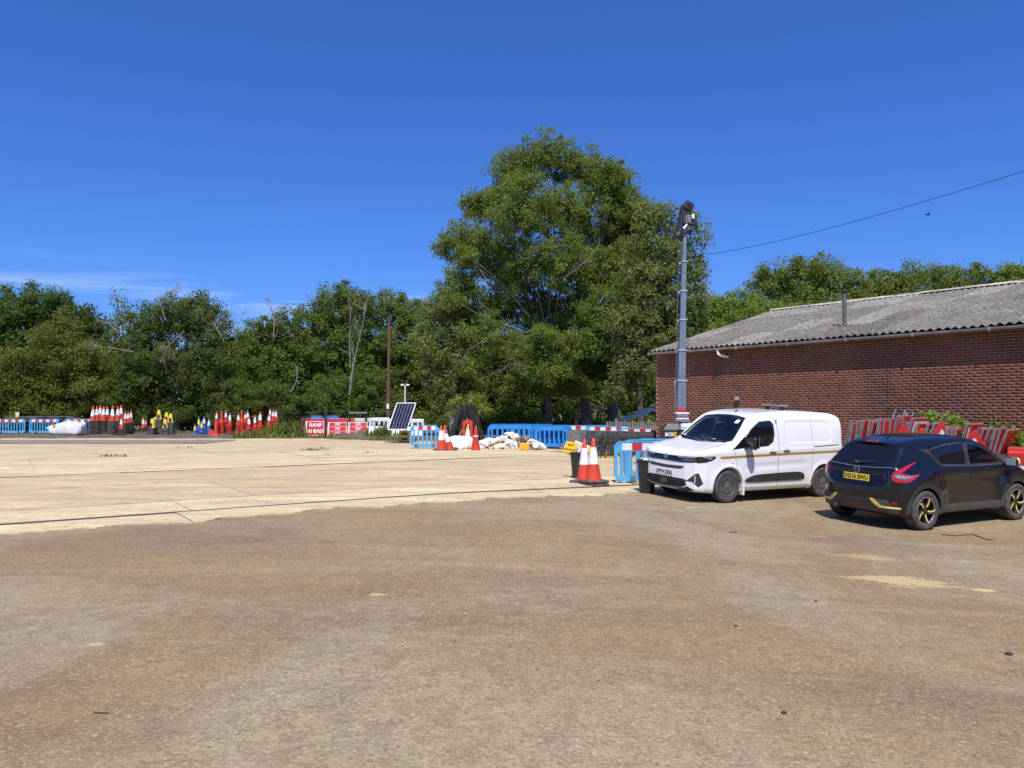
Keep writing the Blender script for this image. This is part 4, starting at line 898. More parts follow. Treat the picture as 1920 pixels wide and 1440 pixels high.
M_sack2 = pm('white_sack', (.76, .74, .70), .8, var=.1, sc=5, bump=.5, dirt=((.50, .42, .33), .35))
M_sack3 = pm('orange_stone', (.50, .27, .10), .85, var=.2, sc=6)
M_sack4 = pm('grey_rubble', (.20, .17, .14), .9, var=.3, sc=6)
for nm, px, Y, sz, lab in (('bulk_bag', 137, 48.6, (1.5, 1.1, .85), 'large slumped white bulk bag with orange scrap showing at its top'), ('bulk_bag', 112, 49.6, (1.0, .9, .62), 'smaller white bulk bag behind and left of the large one')):
    r = thing(nm, lab, 'bag', GP(px, Y)); b = blob(sz, int(px), 24, 14, .48, .07).build('bag', M_bag, r, smooth=True, ang=60)
    for k in range(16):
        b = blob((.26, .18, .13), k + int(px), 8, 5, .8, .15).build('scrap', (M_sack3, M_yel, M_orange)[k % 3] if k % 4 else M_white, r); b.location = (random.uniform(-.33, .33) * sz[0], random.uniform(-.4, .1) * sz[1], sz[2] * .86 + random.uniform(-.05, .06)); b.rotation_euler = (random.uniform(-1, 1), random.uniform(-1, 1), random.uniform(0, 6))
    for s_ in (-1, 1):
        q = MB(); q.tube([(s_ * sz[0] * .42, -.2, sz[2] * .85), (s_ * sz[0] * .55, -.3, sz[2] * .8), (s_ * sz[0] * .52, -.38, sz[2] * .62)], .03, 5); q.build('loop', M_bag, r)
SM = [blob((.40, .28, .20), 50 + k, 9, 6, .7, .26) for k in range(6)]
sm = []
pile_c = GP(958, 32.2); cnt = 0
GS = 'white sacks in the heap'
protos = {}
for k in range(120):
    t = k / 120; u_ = random.uniform(-1.28, 1.28); d_ = random.uniform(-.55, .6); hmax = .55 * (1 - (u_ / 1.4) ** 2) * (1 - abs(d_) * .5)
    z = random.uniform(0, 1) ** .8 * hmax if k > 45 else 0; 
    mt = random.choices([0, 1, 2, 3], [5, 5, 1, 1])[0]; sh = k % 6
    key = (sh, mt)
    if key not in protos:
        o = SM[sh].build('sack', (M_sack, M_sack2, M_sack3, M_sack4)[mt], None, smooth=True, ang=28); protos[key] = o.data
    else: o = link('sack', protos[key])
    lab = ('cream coloured sack in the heap in front of the blue barriers', 'white sack in the heap in front of the blue barriers', 'orange brown stone lump among the white sacks', 'dark grey rubble lump among the white sacks')[mt]
    tag(o, lab, 'sack' if mt < 2 else 'rubble', ('cream sacks in the heap', 'white sacks in the heap', 'orange lumps in the heap', 'grey lumps in the heap')[mt])
    s_ = random.uniform(.6, 1.15); o.location = (pile_c.x + u_, pile_c.y + d_ * .9, pile_c.z + max(0, z - .03)); o.rotation_euler = (random.uniform(-.35, .35) * (z > 0), random.uniform(-.35, .35) * (z > 0), random.uniform(0, 6.28)); o.scale = (s_, s_, s_ * random.uniform(.8, 1.3))
o = blob((.42, .3, .30), 99, 10, 7, .55, .12).build('block', M_yel, None, smooth=True); o.location = GP(983, 31.3); tag(o, 'yellow block lying at the front of the heap of white sacks', 'block')
# white sheet / flattened bag between the cones
r = thing('bulk_bag', 'crumpled flat white bulk bag lying between the leaning cone and the banded red cone', 'bag', GP(864, 31.9))
q = blob((1.0, .6, .52), 7, 26, 14, .42, .10); q.build('bag', M_bag, r, smooth=True, ang=60)
q = blob((.6, .3, .17), 8, 14, 8, .7, .1); b = q.build('pale_blue_liner', pm('pale_blue_cloth', (.50, .62, .70), .7), r, smooth=True); b.location = (-.12, -.34, 0)
# ---- teepee of stacked steel stands
def stand(h, w, t=.035):
    q = MB(); q.box((0, 0, h / 2), (t, t, h)); q.box((w, 0, h / 2), (t, t, h)); q.box((w / 2, 0, h - t / 2), (w, t * .8, t)); q.box((w / 2, 0, h * .35), (w, t * .8, t)); return q
M_stand = pm('weathered_steel', (.040, .035, .029), .75, .2, var=.45, sc=2)
st0 = stand(1.95, .5).build('sign_stand', M_stand); GT = 'steel stands in the teepee heap'
tc_ = GP(874, 36.5)
for k in range(54):
    o = st0 if k == 0 else link('sign_stand', st0.data)
    sd = -1 if k % 9 < 5 else 1; x = random.uniform(.05, .75) * sd * (1.2 if sd < 0 else 1.15); lean = -x * .42 + random.uniform(-.06, .06)
    o.location = (tc_.x + x * 1.05, tc_.y + random.uniform(-.4, .5), 0); o.rotation_euler = (Matrix.Rotation(lean, 3, 'Y') @ Matrix.Rotation(random.uniform(-.15, .1), 3, 'X') @ Matrix.Rotation(random.uniform(1.0, 2.1), 3, 'Z')).to_euler(); o.scale = (1, 1, random.uniform(.78, 1.0))
    tag(o, 'dark steel sign stand leaning in the teepee shaped heap under the willow bush', 'sign stand', GT)
q = stand(1.35, .5, .05).build('sign_stand', pm('worn_yellow', (.30, .22, .05), .7, var=.3)); q.location = GP(853, 35); q.rotation_euler = (Matrix.Rotation(.45, 3, 'Y') @ Matrix.Rotation(1.2, 3, 'Z')).to_euler(); tag(q, 'worn yellow stand leaning on the left foot of the teepee heap', 'sign stand')
# red folded barrier behind the yellow tipped cone
r = thing('folded_barrier', 'upright red plastic barrier section behind the yellow tipped cone', 'barrier', GP(877, 34.8))
q = MB(); q.ring(outline(.46, 0, 1.15, .1), outline(.22, .12, .98, .06), -.08, .08); q.build('frame', M_redc, r)
q = MB(); q.bbox((.0, 0, .55), (.26, .07, .10), .02); q.build('crossbar', M_redc, r)
# ---- row of dark boards with yellow feet
bd = thing('trestle_board', 'dark board', 'trestle board')
q = MB(); q.bbox((0, 0, .72), (.86, .035, .46), .01); q.build('board', M_dark, bd)
for s_ in (-1, 1):
    q = MB(); q.box((s_ * .38, 0, .30), (.05, .03, .44)); l = q.build('leg', M_dark, bd)
    q = MB(); q.box((s_ * .38, 0, .045), (.055, .035, .09)); q.build('foot', M_yel, l)
q = MB(); q.box((0, 0, .33), (.72, .025, .05)); q.build('rail', M_dark, bd)
GD = 'dark boards in the long leaning row'
for k in range(44):
    t = k / 43; px = 1100 + 136 * t; Y = 27.0 + t * 2.2; lab = 'dark grey trestle board with yellow feet in the long leaning row behind the cones'
    o = bd if k == 0 else dup(bd); o['label'] = ordn(k + 1) + ' from the left of the dark yellow footed boards in the leaning row'; o['group'] = GD
    p = GP(px, Y); o.location = (p.x + random.uniform(-.03, .03), p.y + random.uniform(-.1, .1), p.z); o.rotation_euler = (R(-13 + random.uniform(-5, 5)), 0, R(-68 + random.uniform(-5, 5))); s_ = random.uniform(.94, 1.04); o.scale = (s_, s_, s_)
for k, (px, Y, rz, lab) in enumerate(((1084, 28.4, -12, 'foremost dark trestle board facing the camera at the left end of the row'), (1092, 29.0, -18, 'second dark trestle board facing the camera at the left end of the row'), (1106, 28.2, -25, 'dark trestle board half turned where the long row begins'))):
    o = dup(bd, lab, group='boards facing the camera'); o.location = GP(px, Y); o.rotation_euler = (R(-20), 0, R(rz)); 
# ---- bins
def bin_(label, px, py, h, r0, r1, lid=False):
    b = thing('bin', label, 'bin', T(px, py)); q = MB()
    q.lathe([(r0, 0), (r0 + .01, .02), (r1 * .98, h * .86), (r1, h * .88), (r1, h * .90), (r1 + .012, h * .905), (r1 + .012, h * .955), (r1 + .02, h * .96), (r1 + .02, h), (r1 - .005, h), (r1 - .02, h * .9), (r0, .06), (0, .05)], 24); q.build('body', pm('bin_black', (.018, .018, .019), .42, var=.3, dirt=((.06, .055, .05), .4)), b, smooth=True)
    for s_ in (-1, 1):
        q = MB(); q.tube([(s_ * (r1 + .01), -.06, h * .9), (s_ * (r1 + .06), -.05, h * .91), (s_ * (r1 + .06), .05, h * .91), (s_ * (r1 + .01), .06, h * .9)], .012, 6); q.build('handle', _mc['bin_black'], b)
    return b
b1 = bin_('black dustbin stuffed with upturned signs behind the two tall cones', 1086, 898, .66, .155, .215)
b2 = bin_('black dustbin with white litter on top at the front corner of the van', 1213, 924, .70, .15, .20)
for k in range(5):
    o = blob((.11, .08, .08), 200 + k, 8, 5, .8, .2).build('litter', M_sack2, b2); o.location = (random.uniform(-.05, .08), random.uniform(-.1, .02), .66 + .05 * (k % 2)); o.rotation_euler = (k, k * 2, k)
def text(s, size, mat, name, parent, M, ext=.001, bold=0.0, sx=1.0):
    cu = bpy.data.curves.new('t', 'FONT'); cu.body = s; cu.size = size; cu.align_x = 'CENTER'; cu.align_y = 'CENTER'; cu.extrude = ext; cu.offset = bold; cu.resolution_u = 3
    t = bpy.data.objects.new('t', cu); COL.objects.link(t); bpy.context.view_layer.update()
    me = bpy.data.meshes.new_from_object(t.evaluated_get(bpy.context.evaluated_depsgraph_get())); bpy.data.objects.remove(t)
    me.materials.clear(); me.materials.append(mat); o = link(name, me, parent); o.matrix_local = M @ Matrix.Diagonal((sx, 1, 1, 1)); return o
RX = Matrix.Rotation(R(90), 4, 'X')
M_sign_y = pm('sign_yellow', (.86, .47, .005), .4, var=.06); M_ink = pm('ink_black', (.012, .012, .012), .5)
# yellow sign upside down in the bin
p = at(1069, 839, T(1087, 898).y - .05); sg = thing('diversion_sign', 'yellow sign with black words tilted upside down in the black bin', 'sign', p, rot=(R(-8), R(7), R(-12)))
q = MB(); q.prism([(-.10, .15), (.18, .13), (.15, -.13), (-.19, -.12)], -.004, .004); q.build('panel', M_sign_y, sg)
F180 = Matrix.Rotation(R(180), 4, 'Y')
text('Diversion', .078, M_ink, 'lettering', sg, Matrix.Translation((-.01, -.007, -.055)) @ F180 @ Matrix.Scale(-1, 4, (1, 0, 0)) @ Matrix.Scale(1, 4) @ RX if False else Matrix.Translation((-.01, -.007, -.055)) @ RX @ Matrix.Rotation(math.pi, 4, 'Z'), bold=.002)
text('ends', .080, M_ink, 'lettering', sg, Matrix.Translation((.01, -.007, .055)) @ RX @ Matrix.Rotation(math.pi, 4, 'Z'), bold=.002)
p = at(1090, 843, T(1087, 898).y + .03); sg = thing('white_board', 'crumpled white board stuck in the black bin beside the yellow sign', 'board', p, rot=(R(-6), R(14), R(6)))
q = MB(); q.prism([(-.20, .19), (.19, .14), (.20, -.10), (-.16, -.14)], -.004, .004); q.build('panel', M_white, sg)
for i in range(4):
    q = MB(); q.box((0, -.006, .10 - i * .05), (.24, .003, .010)); q.build('print_line', pm('print_grey', (.30, .29, .28), .6), sg)
q = MB(); q.prism([(.16, .12), (.225, .14), (.19, -.14), (.13, -.14)], -.03, -.02); q.build('yellow_edge', M_sign_y, sg)
# ---- small sign on a stick, far left; tubes lying on the barriers
r = thing('small_sign', 'little white and yellow sign on a stick behind the barriers, far left', 'sign', GP(34.5, 52.4))
q = MB(); q.box((0, 0, .65), (.03, .03, 1.3)); q.build('stick', M_stand, r)
q = MB(); q.box((0, -.02, 1.36), (.25, .012, .20)); q.build('upper_panel', M_white, r); q = MB(); q.box((0, -.02, 1.18), (.23, .012, .16)); q.build('lower_panel', M_sign_y, r)
q = MB(); q.prism([(.02, 1.30), (.05, 1.38), (.01, 1.44), (-.01, 1.36)], -.032, -.028); q.build('symbol', M_ink, r)
for k in range(7):
    q = MB(); L = random.uniform(1.6, 2.8); q.tube([(-L / 2, 0, 0), (0, 0, .02), (L / 2, 0, 0)], .045, 6); o = q.build('pipe', M_dark); p = GP(52 + k * 13, 52.6 + (k % 3) * .2); o.location = (p.x, p.y, 1.0 + .09 * (k % 2) + .03); o.rotation_euler = (0, random.uniform(-.03, .06), random.uniform(-.1, .1))
    tag(o, ordn(k + 1) + ' long dark pipe from the left on the rack behind the left barriers', 'pipe', 'pipes on the rack behind the left barriers')
rk = thing('pipe_rack', 'low dark rack carrying pipes behind the left barriers', 'rack', GP(85, 52.8))
q = MB(); q.box((0, 0, .93), (5.0, .5, .06)); q.build('shelf', M_dark, rk)
for x in (-2.3, 0, 2.3): q = MB(); q.box((x, 0, .45), (.08, .45, .9)); q.build('leg', M_dark, rk)
# ---- red signs, water filled barriers, posts, poles
M_sred = pm('sign_red', (.55, .020, .025), .38, var=.06); M_sred2 = pm('sign_red_bright', (.56, .028, .026), .38, var=.06)
def board(label, px, Y, w, h, mat, tilt, rz):
    r = thing('road_sign', label, 'sign', GP(px, Y), rot=(R(tilt), 0, R(rz)))
    q = MB(); q.box((0, 0, h / 2 + .06), (w, .02, h)); q.build('panel', M_white, r)
    q = MB(); q.box((0, -.012, h / 2 + .06), (w - .07, .008, h - .07)); f = q.build('face', mat, r)
    q = MB(); q.box((-w / 2 - .02, .0, h / 2), (.045, .06, h + .1)); q.box((w / 2 - .1, .1, h / 2), (.04, .04, h)); q.build('stand', M_white, r); return r
r = board('red sign reading RAMP AHEAD in white letters', 591.5, 46.2, 1.05, .88, M_sred, -8, 4)
text('RAMP', .30, M_white, 'lettering', r, Matrix.Translation((.02, -.02, .70)) @ RX, bold=.012, sx=.96); text('AHEAD', .30, M_white, 'lettering', r, Matrix.Translation((.02, -.02, .33)) @ RX, bold=.012, sx=.90)
for k, (px, lab, w, mt, rz) in enumerate(((633, 'middle red notice board with small white print, right of the RAMP AHEAD sign', 1.08, M_sred, -2), (672, 'right hand leaning red notice board with small white print, beside the white barrier', 1.06, M_sred2, 8))):
    r = board(lab, px, 45.6, w, .84, mt, -10, rz)
    for z in (.62, .36):
        q = MB(); q.box((0, -.019, z), (w - .1, .004, .018)); q.build('rule', M_white, r)
    for i, (z, wd) in enumerate(((.82, .36), (.77, .30), (.72, .34), (.56, .40), (.51, .26), (.45, .30), (.29, .34), (.23, .22), (.17, .38))):
        q = MB(); q.box((0, -.019, z), (wd, .004, .028)); q.build('print_line', M_white, r)
def jersey(label, px, Y, L, H, mat, nh=3, slots=False):
    r = thing('water_barrier', label, 'barrier', GP(px, Y)); q = MB(); z0 = H * .52; z1 = H * .78
    q.prism([(-.28, 0), (.28, 0), (.24, .22), (.10, z0), (-.10, z0), (-.24, .22)], -L / 2, L / 2, Matrix.Rotation(R(90), 4, 'Z')); q.bbox((0, 0, (z1 + H) / 2), (L, .2, H - z1), .03)
    xs_ = [-L / 2 + L * i / nh for i in range(nh + 1)]
    for i, x in enumerate(xs_): w = .14; q.box((min(max(x, -L / 2 + w / 2), L / 2 - w / 2), 0, (z0 + z1) / 2), (w if 0 < i < nh else w, .18, z1 - z0 + .01))
    for i in range(nh): q.box((-L / 2 + L * (i + .5) / nh, 0, (z0 + z1) / 2 - .02), (.10, .17, z1 - z0 - .0))
    q.build('body', mat, r)
    if slots:
        for z in (.2, .33, .46): q = MB(); q.box((0, -.255 + z * .12, z), (L * .8, .03, .045)); q.build('slot', M_dark, r)
    return r
M_jred = pm('jersey_red', (.50, .045, .06), .45, var=.15, dirt=(DUST, .2)); M_jwh = pm('jersey_white', (.62, .60, .56), .5, var=.12, dirt=((.4, .36, .3), .4))
jersey('left red water filled barrier behind the RAMP AHEAD sign', 592, 48.6, 1.72, 1.08, M_jred)
jersey('right red water filled barrier behind the middle notice board', 641, 48.6, 1.62, 1.08, M_jred)
jersey('grey white water filled barrier with slots right of the red ones', 682, 48.8, 1.25, 1.08, M_jwh, slots=True)
jersey('clean white water filled barrier just left of the telegraph pole', 712, 48.2, 1.25, 1.13, M_sleeve, nh=2)
jersey('white water filled barrier mostly hidden behind the solar panel', 762, 47.5, 2.2, 1.05, M_sleeve)
for px, y0, lab in ((656, 768, 'left upright of the grey timber gateway above the notice boards'), (687, 768, 'right upright of the grey timber gateway above the notice boards'), (611, 763, 'lone dark post above the red water filled barriers')):
    p = GP(px, 47.6); h = at(px, y0, 47.6).z; q = MB(); q.box((0, 0, h / 2), (.15, .12, h)); o = q.build('timber_post', M_stand); o.location = p; o.rotation_euler = (0, random.uniform(-.03, .03), .2); tag(o, lab, 'post')
pa, pb = at(656, 774, 47.5), at(687, 774, 47.5); q = MB(); q.box((0, 0, 0), ((pb - pa).length + .1, .05, .10)); o = q.build('timber_rail', pm('grey_timber', (.20, .19, .17), .85)); o.location = (pa + pb) / 2 - Vector((0, .06, 0)); tag(o, 'grey timber rail joining the two gateway uprights', 'rail')
q = MB(); pts = [at(x, y, 47.9) for x, y in ((570, 774), (611, 771), (656, 771), (690, 773), (720, 771), (750, 774))]; q.tube(pts, .012, 4); tag(q.build('fence_wire', M_dark), 'sagging fence wire strung between the timber posts', 'wire')
for k in range(8):
    q = MB(); q.box((0, 0, .62), (.045, .045, 1.25)); o = q.build('steel_bar', M_stand); o.location = GP(556 + k * 2.4, 46.8 + (k % 3) * .3); o.rotation_euler = (random.uniform(-.1, .1), random.uniform(.16, .42), 0); tag(o, ordn(k + 1) + ' dark steel bar from the left, leaning left of the RAMP AHEAD sign', 'steel bar', 'bars in the leaning bundle')
q = MB(); q.lathe([(.0, 0), (.13, 0), (.14, .05), (.14, .2), (.125, .22), (.14, .24), (.14, .42), (.06, .48), (.05, .52), (0, .52)], 14); o = q.build('gas_bottle', M_cblue, smooth=True); o.location = GP(566, 47.4); o.scale = (1, 1, 1); tag(o, 'small blue drum between the leaning bars and the RAMP AHEAD sign', 'drum')
o = blob((.5, .3, .5), 31, 10, 7, .7, .1).build('clay_lump', pm('terracotta', (.34, .12, .07), .8), smooth=True); o.location = GP(549, 47); tag(o, 'terracotta coloured lump left of the leaning bars', 'lump')
# gravel bank
V = []; F = []; nx_, ny_ = 60, 12; y00 = 40.6
for j in range(ny_):
    for i in range(nx_):
        x = -10.3 + 4.6 * i / (nx_ - 1); y = 44.2 - (x + 10.3) * .55 + (j / (ny_ - 1)) * 2.2 - 1.3; e = math.sin(math.pi * i / (nx_ - 1)) ** .5 * math.sin(math.pi * j / (ny_ - 1))
        V.append((x, y, gh(x, y) + .02 + .34 * e * (1 + .25 * math.sin(x * 5) + .2 * math.sin(x * 11 + y * 7))))
gb = mesh_np('gravel_bank', np.array(V), np.array([(j * nx_ + i, j * nx_ + i + 1, (j + 1) * nx_ + i + 1, (j + 1) * nx_ + i) for j in range(ny_ - 1) for i in range(nx_ - 1)]), M_soil, smooth=False); tag(gb, 'low grey gravel bank in front of the red signs', 'gravel bank', kind='stuff')
# ---- solar camera tower
Y = 37.6; r = thing('solar_camera_tower', 'tilted solar panel on a yellow base with twin white cameras on a slim pole', 'camera tower', GP(757, Y)); L = Vector(r.location)
psi, tau = R(-16.5), R(38.6); e1 = Vector((math.cos(psi), math.sin(psi), 0)); e2 = Vector((-math.sin(psi) * math.sin(tau), math.cos(psi) * math.sin(tau), math.cos(tau))); e3 = e1.cross(e2)
pc = at(754, 780.5, Y - .3) - L; MP = Matrix(((e1.x, e2.x, e3.x, pc.x), (e1.y, e2.y, e3.y, pc.y), (e1.z, e2.z, e3.z, pc.z), (0, 0, 0, 1)))
w, h = 1.04, 1.66; q = MB(); q.box((0, 0, -.01), (w, h, .03), M=MP); q.build('panel_backing', M_white, r)
q = MB()
for c, d in (((0, h / 2 - .02, .01), (w, .04, .035)), ((0, -h / 2 + .02, .01), (w, .04, .035)), ((-w / 2 + .02, 0, .01), (.04, h - .08, .035)), ((w / 2 - .02, 0, .01), (.04, h - .08, .035))): q.box(c, d, M=MP)
q.build('panel_frame', M_white, r)
q = MB(); cw, ch = (w - .09) / 6, (h - .09) / 10
for i in range(6):
    for j in range(10): q.box((-w / 2 + .045 + cw * (i + .5), -h / 2 + .045 + ch * (j + .5), .012), (cw - .012, ch - .012, .008), M=MP)
o = q.build('solar_cells', pm('solar_cell', (.012, .014, .035), .15, var=.2), r); o['kind'] = 'stuff'
q = MB(); q.tube([(0.05, .1, .3), (0.05, .1, .9), tuple(pc + Vector((0, .1, -.1)))], .05, 8); q.build('panel_stem', M_steel, r)
pt = at(759.5, 724, Y + .95) - L; q = MB(); q.tube([(pt.x, pt.y, .5), (pt.x, pt.y, pt.z)], .028, 8); q.build('pole', M_wplastic, r)
for s_ in (-1, 1):
    q = MB(); q.tube([(pt.x, pt.y, pt.z), (pt.x + s_ * .12, pt.y, pt.z + .04)], .02, 6); q.lathe([(.0, .05), (.07, .05), (.10, .02), (.10, -.02), (.0, -.03)], 12, Matrix.Translation((pt.x + s_ * .13, pt.y, pt.z + .05))); c = q.build('camera', M_wplastic, r, smooth=True)
    q = MB(); q.lathe([(.075, -.03), (.06, -.08), (.0, -.10)], 12, Matrix.Translation((pt.x + s_ * .13, pt.y, pt.z + .05))); q.build('dome', M_glassd, c, smooth=True)
q = MB(); q.box((pt.x, pt.y, pt.z + .13), (.34, .14, .03)); q.tube([(pt.x, pt.y, pt.z), (pt.x, pt.y, pt.z + .13)], .015, 6); q.build('cap', M_dark, r)
q = MB(); q.bbox((.08, 0, .34), (.5, .45, .52), .03); bx = q.build('base_box', pm('dull_yellow', (.42, .30, .03), .5, var=.2), r)
for z in (.2, .46): q = MB(); q.box((.08, -.228, z), (.3, .012, .10)); q.build('label', M_ink, bx)
for x in (-.16, .3): q = MB(); q.lathe([(.09, -.03), (.09, .03)], 12, Matrix.Translation((x + .02, -.1, .09)) @ Matrix.Rotation(R(90), 4, 'Y')); q.build('wheel', M_rub, r)
q = MB(); q.box((-.45, -.1, .06), (.9, .05, .04)); q.build('outrigger', M_black, r)
# ---- lighting / CCTV mast trailer
Yt = 21.0; base = GP(1277, Yt); r = thing('mast_trailer', 'white tower trailer with a tall telescopic mast carrying black lamps', 'mast trailer', base); L = Vector(base)
def rel(px, py, dy=0.0): return at(px, py, Yt + dy) - L
ys_ = [770, 718, 661, 604, 550, 495, 441]; wd = [.235, .205, .178, .152, .13, .105]; xs0 = [1277, 1277.5, 1278.5, 1280, 1281.2, 1282.5, 1283.8]
for i in range(6):
    a, b = rel(xs0[i], ys_[i]), rel(xs0[i + 1], ys_[i + 1] - (4 if i < 5 else 0)); c = (a + b) / 2; q = MB(); ax = (b - a); rot = (0, math.atan2(ax.x, ax.z), 0)
    q.bbox(c, (wd[i], wd[i], ax.length + .02), .02, rot); s = q.build('mast_section', M_steel, r)
    q = MB(); q.box((a + b) / 2 + Vector((0, -wd[i] / 2 - .004, 0)), (wd[i] * .12, .012, ax.length - .05), rot); q.build('groove', pm('groove_grey', (.16, .18, .21), .5, .4), s)
    q = MB(); q.bbox(b, (wd[i] + .05, wd[i] + .05, .035), .008, rot); q.bbox(b + Vector((-wd[i] / 2 - .05, 0, -.04)), (.05, .05, .07), .01); q.build('collar', pm('collar_grey', (.45, .47, .48), .4, .4), s)
q = MB(); a = rel(1271, 780); b = rel(1277, 460); q.tube([a + Vector((-.08, -.03, 0)), a.lerp(b, .4) + Vector((-.07, -.03, 0)), b + Vector((-.07, -.03, 0))], .007, 4); q.tube([rel(1268, 785), rel(1267, 724)], .022, 8); q.lathe([(.05, -.02), (.05, .02)], 12, Matrix.Translation(rel(1267, 722)) @ Matrix.Rotation(R(90), 4, 'X')); q.build('winch_cable', M_steel, r)
q = MB(); a, b = rel(1287, 700), rel(1286, 780); pts = []
for i in range(90):
    t = i / 89; pts.append(rel(1287.5 - 2 * (1 - t), 780 - 180 * t) + Vector((.05 + .025 * math.cos(i * 1.6), .025 * math.sin(i * 1.6), 0)))
q.tube(pts, .008, 4); q.build('coiled_cable', M_black, r)
q = MB(); q.bbox(rel(1276.5, 768), (.235, .245, .10), .01); q.build('red_band', M_sred2, r)
for k, (y_, w_, h_, m_) in enumerate(((775, .36, .05, M_wplastic), (780, .30, .06, M_steel), (785, .34, .04, M_wplastic), (789, .42, .05, M_steel))):
    q = MB(); q.bbox(rel(1278, y_), (w_, .3, h_), .01); q.build('mast_clamp', m_, r)
zc = rel(1277, 794).z
q = MB(); q.bbox((.62, .3, zc - .40), (1.35, .95, .80), .03); cb = q.build('cabinet', pm('cabinet_white', (.74, .75, .74), .35, var=.05, dirt=(DUST, .12)), r)
q = MB(); q.box((.05, -.182, zc - .33), (.03, .012, .34)); q.box((.30, -.182, zc - .46), (.12, .012, .08)); q.build('latch', M_ink, cb)
q = MB(); q.box((.62, -.178, zc - .11), (1.3, .006, .012)); q.box((.36, -.178, zc - .42), (.012, .006, .62)); q.build('door_seam', pm('seam_grey', (.2, .2, .2), .6), cb)
for x in (.0, .5, 1.1): q = MB(); q.tube([(x, .1, zc), (x, .1, zc + .11)], .02, 6); q.build('lifting_lug', M_wplastic, cb)
q = MB(); wb2 = .235; zb = zc - .62
q.add([(x * wb2 - .32 + (0), y * .2 - .12, z) for z in (zb - .1, zc - .16) for x, y in ((-1, -1), (1, -1), (1, 1), (-1, 1))] + [(x * wb2 * .62 - .28, y * .15 - .08, zc + .0) for x, y in ((-1, -1), (1, -1), (1, 1), (-1, 1))],
      [(0, 3, 2, 1), (0, 1, 5, 4), (1, 2, 6, 5), (2, 3, 7, 6), (3, 0, 4, 7), (4, 5, 9, 8), (5, 6, 10, 9), (6, 7, 11, 10), (7, 4, 8, 11), (8, 9, 10, 11)])
bb = q.build('battery_box', pm('box_black', (.03, .031, .033), .5, var=.2), r)
text('BCS', .125, M_white, 'lettering', bb, Matrix.Translation((-.405, -.324, zc - .29)) @ RX, bold=.006)
q = MB(); q.lathe([(.0, -.003), (.062, -.003), (.062, .003), (.0, .003)], 22, Matrix.Translation((-.235, -.324, zc - .29)) @ RX); q.build('emblem', M_sign_y, bb)
q = MB(); q.box((-.235, -.329, zc - .29), (.08, .003, .018)); q.build('emblem_bar', M_ink, bb)
q = MB(); q.box((-.30, -.10, zc + .01), (.9, .03, .03)); q.build('crossarm', M_dark, r)
for x in (-.5, 1.2): q = MB(); q.lathe([(.10, -.07), (.26, -.08), (.28, -.04), (.28, .04), (.26, .08), (.10, .07)], 20, Matrix.Translation((x + .3, -.12, .28)) @ Matrix.Rotation(R(90), 4, 'X')); q.build('wheel', M_rub, r, smooth=True)
q = MB(); q.bbox((.3, .2, .42), (1.9, .8, .12), .02); q.build('chassis', M_black, r)
# lamp head
hp = Vector(rel(1284, 425)); 
q = MB(); q.bbox(rel(1278, 412, .1), (.17, .30, .82), .03, (0, R(12), 0)); q.build('lamp_back', M_black, r)
q = MB(); q.bbox(rel(1291, 387), (.26, .12, .26), .02, (R(-10), R(28), R(10))); h1 = q.build('upper_lamp', M_black, r)
q = MB(); q.tube([rel(1280, 400), rel(1281, 388), rel(1286, 382)], .022, 6); q.tube([rel(1280, 410), rel(1280, 402), rel(1284, 399)], .012, 5); q.build('bracket', M_steel, r)
q = MB(); q.bbox(rel(1291, 411), (.36, .10, .34), .02, (R(-12), R(5), R(8))); h2 = q.build('led_panel', M_black, r)
M_led = pm('led_lens', (.30, .31, .33), .25)
for i in range(3):
    for j in range(4): q = MB(); q.lathe([(.0, -.004), (.02, -.004), (.02, .006), (0, .01)], 8, Matrix.Translation(rel(1287 + i * 3.6, 405 + j * 3.4, -.075 )) @ RX); q.build('led', M_led, h2)
for i in range(2):
    for j in range(3): q = MB(); q.lathe([(.0, -.004), (.02, -.004), (.02, .006), (0, .01)], 8, Matrix.Translation(rel(1293.5 - j * 1.7 + i * 4, 381 + j * 4.5 + i * 2, -.085)) @ RX); q.build('led', M_glassd, h1)
q = MB(); q.bbox(rel(1299.5, 406, -.08), (.07, .06, .13), .01); q.tube([rel(1297, 403, -.08), rel(1302, 410, -.08)], .02, 6); q.build('white_camera', M_wplastic, r)
q = MB(); q.tube([rel(1281.5, 429, -.05), rel(1286, 424, -.05), rel(1287.5, 420, -.05)], .035, 8); q.build('white_arm', M_wplastic, r)
q = MB(); q.bbox(rel(1301, 412), (.12, .16, .34), .03, (0, R(-14), 0)); q.build('side_lamp', M_black, r)
q = MB(); q.lathe([(.0, .08), (.11, .06), (.12, -.04), (.06, -.1)], 12, Matrix.Translation(rel(1283.5, 436))); q.lathe([(.0, .09), (.12, .06), (.13, -.05), (.06, -.10), (0, -.1)], 12, Matrix.Translation(rel(1272, 441)) @ Matrix.Rotation(.6, 4, 'Y')); q.build('pan_head', M_black, r, smooth=True)
q = MB(); q.tube([rel(1274, 432), rel(1283, 436), rel(1295, 428)], .03, 6); q.build('yoke', M_black, r)
